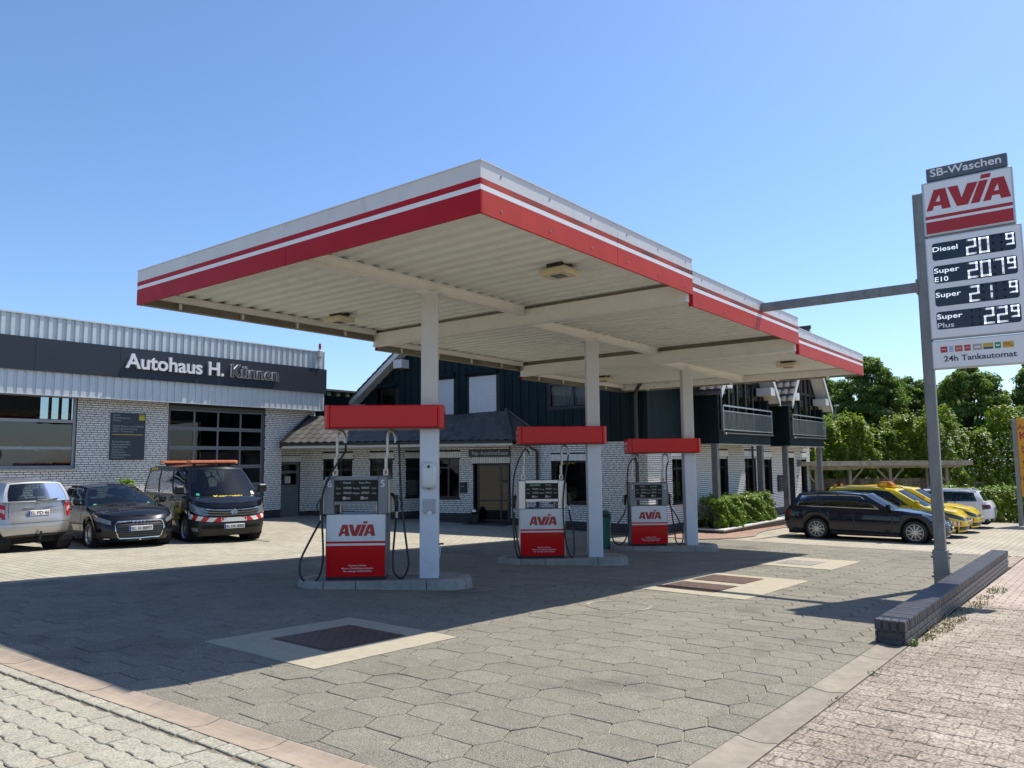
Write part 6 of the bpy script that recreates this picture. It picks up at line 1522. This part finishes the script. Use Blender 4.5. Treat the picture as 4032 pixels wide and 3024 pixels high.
        for k in range(n):
            a = 2 * PI * k / n; ca, sa = math.cos(a), math.sin(a); w = .30 * rr * 5 / max(5, n) * .62
            P = [(.04, -w * .8), (rr - .012, -w * .55), (rr - .012, w * .55), (.04, w * .8)]
            V = [(x * ca - y * sa, -.082 + (.0 if x < .1 else .012), x * sa + y * ca) for x, y in P]; V += [(x, y + .03, z) for x, y, z in V]
            rb.add(V, [(0, 1, 2, 3), (0, 4, 5, 1), (3, 2, 6, 7), (0, 3, 7, 4)])
        db = MB(); db.lathe([(0, -.02), (rr - .03, -.02)], 24, (0, 0, 0), 'y'); kb = MB(); kb.lathe([(.05, -.03), (rr * .78, -.03)], 24, (0, 0, 0), 'y')
        first = None
        for xw in (s.wb / 2, -s.wb / 2):
            for sg in (-1, 1):
                y = sg * (s.W - .125)
                if first is None:
                    w = tb.build('wheel', tyre_m, s.t, smooth=True, angle=40); rm = rb.build('rim', s.rimm, w); db.build('rim_backing', well_m, w); kb.build('brake_disc', M('brake disc', (.12, .12, .12), .4, .7), w); first = w
                else: w = copy_tree(first, s.t)
                w.location = (xw, y, r); w.rotation_euler = (0, random.uniform(0, 6), 0 if sg < 0 else PI)
    # ---- trim helpers
    def patch(s, name, q0, q1, t0, t1, m, off=.006, both=True, par=None, nq=10, nt=5, th=.0, slant=0.):
        f0 = t0 if callable(t0) else (lambda u: t0); f1 = t1 if callable(t1) else (lambda u: t1)
        for sg in ((1, -1) if both else (1,)):
            b = MB()
            def f(u, v):
                q = max(0., q0 + (q1 - q0) * u + slant * v); t = f0(u) + (f1(u) - f0(u)) * v; return s.S(sg * q, t, off)
            b.grid(f, rng(0, 1, 1 / nq), rng(0, 1, 1 / nt))
            # rim so that the patch is no floating sheet
            n = len(b.v); nv = nt + 1; nu = nq + 1; loop = [i * nv for i in range(nu)] + [(nu - 1) * nv + j for j in range(1, nv)] + [i * nv + nv - 1 for i in range(nu - 2, -1, -1)] + [j for j in range(nv - 2, 0, -1)]
            inner = [f(b_u, b_v) for b_u, b_v in [(0, 0)]]
            base = len(b.v)
            for i in loop:
                p = Vector(b.v[i]); c = Vector((s.xf * .3 if p.x > 0 else s.xr * .3, 0, p.z)); d = (c - p).normalized(); b.v.append(tuple(p + d * (off + .01)))
            k = len(loop)
            for i in range(k): b.f.append((loop[i], loop[(i + 1) % k], base + (i + 1) % k, base + i)); b.m.append(0)
            o = b.build(name, m, par or s.t, smooth=True, angle=40)
        return o
    def seam(s, x, t0=.06, t1=1.0, w=.0045):
        q = s.qx(x); s.patch('door_seam', q - w, q + w, t0, t1, ctrim, .0015, True, s.bo, 1, 8)
    def handle(s, x, t):
        q = s.qx(x)
        for sg in (1, -1):
            p = s.S(sg * q, t, .0); MB().cbox(p.x - .11, p.x + .11, min(p.y - .02 * sg, p.y + .028 * sg), max(p.y - .02 * sg, p.y + .028 * sg), p.z - .014, p.z + .014, .008).build('door_handle', s.paint, s.t)
    def mirror(s, x, dz=.06, m=None, big=1.):
        z = lerp_pts(s.sh, x)
        for sg in (1, -1):
            b = MB(); y0 = sg * (s.W - .03); y1 = sg * (s.W + .17 * big); yy = sorted((y0 + sg * .05, y1)); b.cbox(x - .06, x + .08, yy[0], yy[1], z + dz - .04, z + dz + .12 * big, .035); yy = sorted((y0 - sg * .06, y0 + sg * .08)); b.box(x - .02, x + .03, yy[0], yy[1], z + dz - .05, z + dz - .01); b.build('wing_mirror', m or s.paint, s.t)
    def plate(s, txt, front, z, w=.52, tilt=0.):
        sg = 1 if front else -1; x = (s.xf if front else s.xr); q = 0 if front else 3
        # find surface depth at that height
        best = min(((abs(s.S(q, k / 40).z - z), s.S(q, k / 40).x) for k in range(41)))[1]; x = best + sg * .012
        p = MB().cbox(min(x, x + sg * .014), max(x, x + sg * .014), -w / 2, w / 2, z - .056, z + .056, .006).build('number_plate', plate_w, s.t)
        xx = x + sg * .0152; fr_ = frame((xx, .02 * sg if False else 0, z - .038), (0, sg, 0), (0, 0, 1)); bl = -sg * w / 2 + (sg * .0)
        a, c = sorted((bl, bl + sg * .045)); MB().box(min(xx - .0005, xx + .0005), max(xx - .0005, xx + .0005), a, c, z - .054, z + .054).build('euro_strip', plate_b, p)
        text('plate_text', txt, .105, plate_k, p, frame((xx, sg * .02, z - .037), (0, sg, 0), (0, 0, 1)), .0006, .006, width=w * .84)
    def side_text(s, txt, x, z, size, m, sg=-1, bold=.015, width=None):
        t_ = (z - s.zb(x)) / (lerp_pts(s.sh, x) - s.zb(x)); p = s.S(sg * s.qx(x), min(1, t_), .008); r = Vector((1, 0, 0)) if sg < 0 else Vector((-1, 0, 0))
        text('side_lettering', txt, size, m, s.bo, frame(p, r, (0, 0, 1)), .001, bold, width=width)

def rings_badge(c, x, z, r=.055):
    b = MB()
    for k in range(4):
        y = (k - 1.5) * r * 1.45; P = [(x, y + r * math.cos(a), z + r * math.sin(a)) for a in rng(0, 2 * PI, .35)]; b.tube(P, .008, 6)
    b.build('badge', chrome, c.t, smooth=True)
def round_badge(c, x, z, r=.06):
    b = MB(); b.tube([(x, r * math.cos(a), z + r * math.sin(a)) for a in rng(0, 2 * PI, .3)], .007, 6); b.tube([(x, -r * .75, z + r * .5), (x, -r * .3, z - r * .75), (x, 0, z + .0), (x, r * .3, z - r * .75), (x, r * .75, z + r * .5)], .006, 5); b.tube([(x, -r * .35, z + r * .85), (x, 0, z + r * .1), (x, r * .35, z + r * .85)], .006, 5); b.lathe([(0, 0), (r, 0)], 16, (x - .004 if x > 0 else x + .004, 0, z), 'x')
    b.build('badge', chrome, c.t, smooth=True)

# ---------------- estate cars (dark blue-black in front, white behind the yellow ones)
def estate(loc, az, paint, lab, front=True):
    c = Car('estate_car', lab, 'estate car', loc, az, paint, 4.77, 1.83, 1.48, 2.79, .90, .335,
            sh=[(2.3, .70), (2.0, .80), (1.5, .905), (.95, .965), (.0, .985), (-1.2, 1.01), (-1.9, 1.03), (-2.4, 1.02)], bot=[(2.3, .2), (1.7, .2), (0, .22), (-1.8, .24), (-2.4, .3)],
            g=dict(A0=.98, A0s=.82, A1=.02, B0=-2.28, B0s=-2.2, B1=-1.98, wr=.60, roof=[(.1, 1.41), (-.6, 1.455), (-1.4, 1.44), (-2.1, 1.385)], win=[(.115, .42), (.44, .69), (.705, .93)], wt0=.07, wt1=.86, chrome=True, tint=2, bow=.2, bowr=.07, rv=.9, crown=.05),
            nose=[(1, -.13), (.85, -.05), (.6, .0), (.3, .0), (0, -.08)], tail=[(1, -.1), (.75, -.02), (.45, .0), (.2, .01), (0, -.06)], spokes=10, ef=3.0)
    for x in (.8, -.28, -1.25): c.seam(x)
    c.handle(-.12, .83); c.handle(-1.12, .85); c.mirror(.72)
    c.patch('headlight', .3, .98, lambda u: .72 + .08 * u, lambda u: .9 + .07 * u, lens_m, .006)
    c.patch('grille', 0, .28, .6, .9, ctrim, .005); c.patch('lower_intake', 0, .6, .08, .26, ctrim, .005)
    for t in (.66, .74, .82): c.patch('grille_bar', 0, .28, t, t + .025, chrome, .011)
    c.patch('tail_lamp', 2.12, 2.62, lambda u: .62 + .04 * u, lambda u: .86, lens_d, .006); c.patch('rear_apron', 2.2, 3, .0, .13, ctrim, .005)
    c.patch('sill_trim', 1.15, 1.87, .0, .05, ctrim, .004, True, c.bo, 30, 2)
    for sg in (1, -1):
        b = MB(); b.tube([Vector((.0, sg * .56, 1.45)), Vector((-.2, sg * .585, 1.485)), Vector((-1.7, sg * .575, 1.465)), Vector((-1.95, sg * .56, 1.41))], .016, 6); b.build('roof_rail', ctrim if front else chrome, c.t, smooth=True)
    b = MB(); b.extr([(-1.55, -.01, 1.475), (-1.75, -.01, 1.46), (-1.72, -.01, 1.53)], (0, .02, 0)); b.build('roof_fin', paint, c.t)
    for sg in (1, -1): p = c.S(sg * 2.5, .06, .01); MB().cbox(p.x - .02, p.x + .06, p.y - .1, p.y + .1, p.z - .02, p.z + .05, .015).build('exhaust_trim', chrome, c.t)
    c.plate('EL KN 31', True, .42); c.plate('EL KN 31', False, .78)
    round_badge(c, c.S(0, .78).x + .014, c.S(0, .78).z)
    return c
estate((26.25, 6.12), R_(-87), PAINT('midnight blue paint', (.006, .008, .016)), 'dark blue estate car parked beside the house planter')
estate((34.9, 6.05), R_(90), PAINT('white car paint', (.72, .72, .71), .3), 'white estate car parked tail out before the low hedge', False)
# ---------------- two yellow vans of the breakdown service
yelp = PAINT('signal yellow paint', (.74, .52, .01), .3)
def mpv(loc, az, lab, full):
    c = Car('breakdown_car', lab, 'car', loc, az, yelp, 4.4, 1.79, 1.64, 2.68, .92, .32,
            sh=[(2.2, .76), (1.9, .86), (1.4, .955), (.95, 1.0), (0., 1.02), (-1.2, 1.04), (-2.2, 1.04)], bot=[(2.2, .22), (1.6, .2), (0, .22), (-1.7, .24), (-2.2, .3)],
            g=dict(A0=1.22, A0s=1.1, A1=.18, B0=-2.1, B0s=-2.08, B1=-1.9, wr=.62, roof=[(.2, 1.53), (-.5, 1.60), (-1.3, 1.6), (-2.0, 1.55)], win=[(.13, .21), (.225, .46), (.48, .71), (.725, .94)], wt0=.06, wt1=.86, bow=.22, bowr=.06, tint=2, rv=.9),
            nose=[(1, -.14), (.85, -.05), (.6, .0), (.3, .0), (0, -.07)], ef=2.9)
    for x in (.72, -.3, -1.2): c.seam(x)
    c.handle(-.14, .83); c.handle(-1.1, .84); c.mirror(.9, .07, None, 1.15)
    c.patch('headlight', .34, 1.0, lambda u: .64 + .08 * u, lambda u: .84 + .07 * u, M('dark headlight', (.06, .065, .07), .05, .2, .2, 20.), .006); c.patch('grille', 0, .36, .67, .8, ctrim, .005); c.patch('lower_intake', 0, .55, .08, .3, ctrim, .005); c.patch('fog_lamp', .6, .8, .14, .28, ctrim, .006)
    for t in (.69, .75): c.patch('grille_bar', 0, .36, t, t + .02, chrome, .011)
    stp = [M('hazard red', (.5, .015, .015), .4, var=0.), M('hazard white', (.75, .75, .74), .4, var=0.)]
    for k in range(4): c.patch('hazard_stripe', .5 + k * .055, .5 + (k + 1) * .055, .36, .55, stp[k % 2], .008, True, c.bo, 2, 3)
    c.patch('tail_lamp', 2.1, 2.5, .55, .95, lens_r, .006)
    c.side_text('ADAC Mobilitätspartner', .35, .72, .12, ctrim); c.side_text('ADAC Mobilitätspartner', .35, .72, .12, ctrim, 1)
    round_badge(c, c.S(0, .74).x + .014, c.S(0, .74).z); c.plate('EL AD 24', True, .5)
    if full:
        t = thing('roof_beacon', 'amber roof beacon on the nearer yellow breakdown car', 'beacon', (loc[0], loc[1], gz(*loc) + 1.6), az)
        b = MB(); b.prism([(-.42, -.3), (.12, -.3), (.12, .3), (-.42, .3)], .025, .19, 0, [(-.34, -.27), (-.02, -.27), (-.02, .27), (-.34, .27)]); b.build('amber_hood', amber, t, bevel=.03); MB().cbox(-.46, .16, -.32, .32, 0, .03, .01).build('beacon_base', yelp, t)
        MB().box(-.3, -.1, -.305, -.285, .06, .14).build('yellow_panel', yel, t)
        b = MB(); b.lathe([(.045, 0), (.05, .03), (.045, .1), (0, .11)], 12, (-1.75, -.45, 1.58)); b.lathe([(.045, 0), (.05, .03), (.045, .1), (0, .11)], 12, (-1.75, .45, 1.58)); b.build('rear_flasher', amber, c.t)
        text('hood_lettering', 'ADAC', .2, ctrim, c.t, frame((1.62, 0, .0), (0, 1, 0), (-.97, 0, .25)) if False else Matrix.Translation((1.55, 0, lerp_pts(c.sh, 1.55) + .055)) @ frame((0, 0, 0), (0, 1, 0), (-.98, 0, .2)), .001, .01)
    for sg in (1, -1):
        b = MB(); b.tube([Vector((-.1, sg * .58, 1.57)), Vector((-.3, sg * .6, 1.62)), Vector((-1.6, sg * .59, 1.62)), Vector((-1.8, sg * .57, 1.57))], .014, 6); b.build('roof_rail', ctrim, c.t, smooth=True)
    return c
mpv((29.05, 5.98), R_(-89), 'yellow breakdown car with amber beacon next to the dark blue estate', True)
mpv((31.75, 5.95), R_(-89), 'yellow breakdown car without beacon next to the white estate', False)
# ---------------- black compact hatchback
c = Car('hatchback_car', 'black compact hatchback facing the pumps between silver car and van', 'car', (9.12, 19.95), R_(-98), PAINT('black car paint', (.005, .0055, .008)), 4.31, 1.785, 1.425, 2.637, .86, .318,
        sh=[(2.1, .70), (1.85, .79), (1.4, .885), (.9, .945), (0, .965), (-1.2, .985), (-2.1, 1.0)], bot=[(2.2, .17), (1.6, .18), (0, .2), (-1.6, .22), (-2.1, .3)],
        g=dict(A0=.95, A0s=.8, A1=-.05, B0=-1.98, B0s=-1.9, B1=-1.6, wr=.58, roof=[(0, 1.36), (-.6, 1.40), (-1.2, 1.385), (-1.7, 1.32)], win=[(.12, .5), (.52, .8), (.815, .93)], wt0=.07, wt1=.86, bow=.2, bowr=.1, chrome=True, crown=.055),
        nose=[(1, -.16), (.85, -.06), (.6, .0), (.3, .01), (0, -.09)], spokes=10, ef=2.8)
for x in (.72, -.42, -1.25): c.seam(x)
c.handle(-.28, .83); c.handle(-1.15, .85); c.mirror(.68)
c.patch('headlight', .4, .93, lambda u: .715 + .05 * u, lambda u: .85 + .06 * u, lens_m, .006)
c.patch('grille', 0, .3, lambda u: .16 + .0 * u, lambda u: .84 - .03 * u, ctrim, .006)
for k in range(6): t = .24 + k * .095; c.patch('grille_bar', 0, .285, t, t + .02, M('grille bar grey', (.1, .1, .105), .35, .4), .011)
P = [c.S(q, t, .02) for q, t in ((0, .86), (.15, .86), (.28, .84), (.325, .7), (.31, .5), (.27, .2), (.24, .13), (0, .12))]
for sg in (1, -1):
    b = MB(); b.tube([(p.x, p.y * sg, p.z) for p in P], .016, 6); b.build('grille_surround', chrome, c.t, smooth=True)
c.patch('air_intake', .42, .82, .12, .36, ctrim, .006)
for sg in (1, -1):
    b = MB(); b.tube([c.S(sg * q, .12, .012) for q in (.42, .55, .7, .82)], .009, 5); b.build('intake_trim', chrome, c.t)
rings_badge(c, c.S(0, .72).x + .03, c.S(0, .74).z); c.plate('EL H 8897', True, .46)
b = MB(); p = c.S(0, .06, .02); b.tube([p, p + Vector((.05, 0, 0))], .02, 8); b.build('tow_eye', chrome, c.t)
for sg in (1, -1):
    b = MB(); b.add([c.fws(sg * .8, .06, .003), c.fws(sg * .72, .06, .003), c.fws(sg * .72, .12, .003), c.fws(sg * .8, .12, .003)], [(0, 1, 2, 3)]); b.build('sticker', M('green badge', (.05, .35, .2), .5), c.t)
# ---------------- silver compact van-like hatchback seen from behind
slv = PAINT('silver car paint', (.46, .445, .43), .3, .7)
c = Car('compact_car', 'silver compact car parked tail out before the workshop window', 'car', (6.62, 20.02), R_(99), slv, 3.55, 1.68, 1.53, 2.42, .66, .285,
        sh=[(1.8, .8), (1.55, .9), (1.2, .97), (.9, 1.0), (0, 1.03), (-1.0, 1.08), (-1.7, 1.08)], bot=[(1.8, .22), (0, .24), (-1.3, .26), (-1.75, .34)],
        g=dict(A0=1.22, A0s=1.1, A1=.15, B0=-1.66, B0s=-1.58, B1=-1.4, wr=.59, roof=[(.2, 1.45), (-.4, 1.51), (-1.0, 1.505), (-1.5, 1.45)], win=[(.14, .43), (.46, .72), (.75, .9)], wt0=.06, wt1=.88, bow=.2, bowr=.09, rh0=.03, rh1=.93, rv=.9),
        tail=[(1, -.12), (.72, -.06), (.5, -.03), (.4, .02), (.2, .03), (.05, 0.), (0, -.05)], er=3.4, spokes=8, glassm=carglass_c)
c.patch('tail_lamp', 2.22, 2.56, lambda u: .52 + .0 * u, lambda u: .93 - .06 * u, lens_r, .008)
c.patch('reverse_lamp', 2.24, 2.54, .66, .76, M('pale lens', (.5, .32, .3), .15), .011, True, None, 4, 2)
c.patch('tailgate_seam', 2.62, 2.628, .45, 1., ctrim, .003, True, c.bo, 1, 8); c.patch('tailgate_seam', 2.62, 3, .445, .455, ctrim, .003, True, c.bo, 8, 1)
c.patch('bumper_seam', 2.05, 3, .385, .392, ctrim, .003, True, c.bo, 12, 1); c.patch('lower_apron', 2.1, 3, .0, .06, ctrim, .004, True, c.bo, 12, 2)
c.plate('EL PD 46', False, .82, .46)
p = c.S(3, .82, .0); b = MB(); b.tube([(p.x - .012, .3, p.z + .0), (p.x - .03, .05, p.z + .012)], .012, 6); b.build('plate_bar', slv, c.bo)
for x in (.85, -.3): c.seam(x)
c.handle(-.15, .84); c.handle(-1.05, .86); c.mirror(.9)
b = MB(); p = c.frw(.1, .06, .02); b.tube([p, c.frw(-.25, .08, .03), c.frw(-.6, .12, .03)], .012, 6); b.build('rear_wiper', ctrim, c.t)
b = MB(); b.tube([(c.xr + .1, 0, .28), (c.xr - .04, 0, .27), (c.xr - .08, 0, .33), (c.xr - .08, 0, .4)], [.025, .025, .02, .018], 8); b.lathe([(.0, .0), (.025, .01), (.025, .04), (0, .05)], 10, (c.xr - .08, 0, .39)); b.build('tow_bar', ctrim, c.t)
b = MB(); b.tube([(c.S(3, .95).x - .015, .05 * math.cos(a), c.S(3, .9).z + .05 * math.sin(a)) for a in rng(0, 2 * PI, .35)], .006, 5); b.build('badge', chrome, c.t)
b = MB(); b.tube([(-1.3, -.4, 1.52), (-1.35, -.4, 1.56)], .01, 6); b.build('aerial_foot', ctrim, c.t)
# ---------------- black transporter van with amber light bars
blk = PAINT('black van paint', (.006, .0065, .008), .25)
c = Car('transporter_van', 'black recovery van with amber light bars and yellow lettering', 'van', (11.55, 19.95), R_(-101), blk, 4.9, 1.9, 1.97, 3.0, .9, .34,
        sh=[(2.4, .93), (2.2, 1.02), (1.95, 1.1), (1.6, 1.16), (.9, 1.18), (0, 1.18), (-2.5, 1.18)], bot=[(2.4, .2), (1.9, .2), (0, .24), (-2., .26), (-2.5, .32)],
        g=dict(A0=1.78, A0s=1.68, A1=.98, B0=-2.44, B0s=-2.4, B1=-2.33, wr=.74, roof=[(1.1, 1.86), (.6, 1.92), (-1.5, 1.93), (-2.4, 1.88)], win=[(.05, .29), (.32, .6), (.63, .93)], wt0=.06, wt1=.84, bow=.24, bowr=.05, tint=1, rv=.85, crown=.06, seats=[.55]),
        nose=[(1, -.12), (.85, -.05), (.6, .0), (.3, .01), (0, -.06)], cf=.7, cr=.35, ef=2.9, er=4.5, spokes=5, wprof=[(1, .95), (.8, .985), (.5, 1.), (.2, 1.), (0, .97)])
for x in (1.35, .42, -.75): c.seam(x)
c.handle(.6, .84); c.handle(.2, .84); c.mirror(1.5, .1, ctrim, 1.45)
c.patch('headlight', .4, .95, lambda u: .63 + .05 * u, lambda u: .84 + .03 * u, lens_m, .006)
c.patch('grille', 0, .42, .64, .84, ctrim, .006)
for t in (.67, .745, .82): c.patch('grille_bar', 0, .41, t, t + .022, chrome, .012)
c.patch('front_bumper', .0, .98, .04, .44, ctrim, .006, True, c.bo); c.patch('bumper_slot', 0, .5, .22, .34, well_m, .012); c.patch('fog_lamp', .6, .78, .14, .24, lens_m, .012)
hz = [M('hazard red', (.5, .015, .015), .4, var=0.), M('hazard white', (.75, .75, .74), .4, var=0.)]
for k in range(7):       # slanting red and white band
    q0 = k * .135; sl_ = .06
    c.patch('hazard_band', max(0, q0), q0 + .135, .46, .6, hz[(k + 1) % 2], .009, True, c.bo, 3, 4, slant=-.075 if k else 0.)
c.plate('EL HK 8000', True, .42); round_badge(c, c.S(0, .76).x + .02, c.S(0, .75).z, .085)
yl = M('yellow vinyl', (.85, .64, .01), .4, var=.03)
zz = lerp_pts(c.sh, 2.0) + .055; zz2 = lerp_pts(c.sh, 1.8) + .06; sl_ = (zz2 - zz) / .2
text('hood_lettering', 'Künnen', .2, yl, c.t, frame((1.99, .0, zz + .006), (0, 1, 0), (-1, 0, sl_)), .001, .02, width=.72)
c.side_text('Künnen', .98, .74, .26, yl, -1, .02, .62); c.side_text('Abschleppdienst', .98, .98, .09, yl, -1, .008, .6); c.side_text('05952/737', .98, .58, .1, yl, -1, .008, .5)
c.side_text('Hilfe', -1.35, .78, .5, yl, -1, .03, 1.2)
for k in range(3):
    u = .72 + k * .07; b = MB(); b.grid(lambda a, h: c.G(a, h, -1, .006), [u, u + .05], [.87, .97]); b.build('roof_mark', yl, c.bo); b = MB(); b.grid(lambda a, h: c.G(a, h, 1, .006), [u, u + .05], [.87, .97]); b.build('roof_mark', yl, c.bo)
amb2 = M('copper amber lens', (.62, .16, .025), .07, 0, .35, 22., spec=.8, coat=1.)
for k, xx in enumerate((.72, -1.55)):
    lab = ('amber light bar above the windscreen of the black van', 'amber light bar at the rear roof of the black van')[k]
    h_ = Vector((math.cos(R_(-101)), math.sin(R_(-101)))) * xx
    t = thing('light_bar', lab, 'light bar', (11.55 + h_.x, 19.95 + h_.y, gz(11.55, 19.95) + 1.955), R_(-101))
    b = MB(); P = [(-.13, -.62), (.06, -.7), (.13, -.6), (.13, .6), (.06, .7), (-.13, .62)]; b.prism(P, .05, .13, 0, [(x * .8, y * .97) for x, y in P]); b.build('lens', amb2, t, bevel=.02); MB().cbox(-.12, .12, -.66, .66, .02, .05, .01).build('base', M('bar base copper', (.12, .04, .015), .3), t); b = MB(); b.box(-.05, .05, -.5, -.44, -.04, .02); b.box(-.05, .05, .44, .5, -.04, .02); b.build('foot', ctrim, t)
for sg in (1,):
    b = MB(); b.add([c.fws(-.82, .06, .004), c.fws(-.74, .06, .004), c.fws(-.74, .13, .004), c.fws(-.82, .13, .004)], [(0, 1, 2, 3)]); b.build('sticker', M('green badge', (.05, .35, .2), .5), c.t)
    b = MB(); b.add([c.fws(.78, .05, .004), c.fws(.9, .05, .004), c.fws(.88, .16, .004), c.fws(.8, .16, .004)], [(0, 1, 2, 3)]); b.build('sticker', pstrip, c.t)
# ---------------- vintage car inside the workshop
c = Car('vintage_car', 'old blue-grey car with rounded fenders behind the workshop window', 'vintage car', (8.7, 26.6, 1.32 + gz(8, 26)), R_(0), vm, 4.0, 1.5, 1.5, 2.4, .7, .33,
        sh=[(1.8, .75), (1.4, .95), (.8, 1.02), (0, 1.02), (-1.2, .95), (-2.1, .6)], bot=[(1.8, .35), (0, .3), (-2, .4)],
        g=dict(A0=.7, A0s=.62, A1=.3, B0=-1.5, B0s=-1.4, B1=-.7, wr=.5, roof=[(.3, 1.42), (-.2, 1.5), (-.8, 1.42)], win=[(.1, .5), (.55, .9)], bow=.1, bowr=.15), cf=.9, cr=.9, ef=2.4, er=2.3, spokes=12, rim=chrome)
for xw in (1.2, -1.2):
    for sg in (1, -1):
        b = MB(); b.grid(lambda a, v: (xw + (.42 + .1 * (1 - v)) * math.cos(a) * (1.25 if math.cos(a) < 0 else 1.), sg * (.62 + .22 * v), .33 + (.44 + .06 * (1 - v)) * math.sin(a)), rng(-.25, PI + .1, .15), [0, .3, .6, .85, 1.]); b.build('fender', vm, c.t, smooth=True)
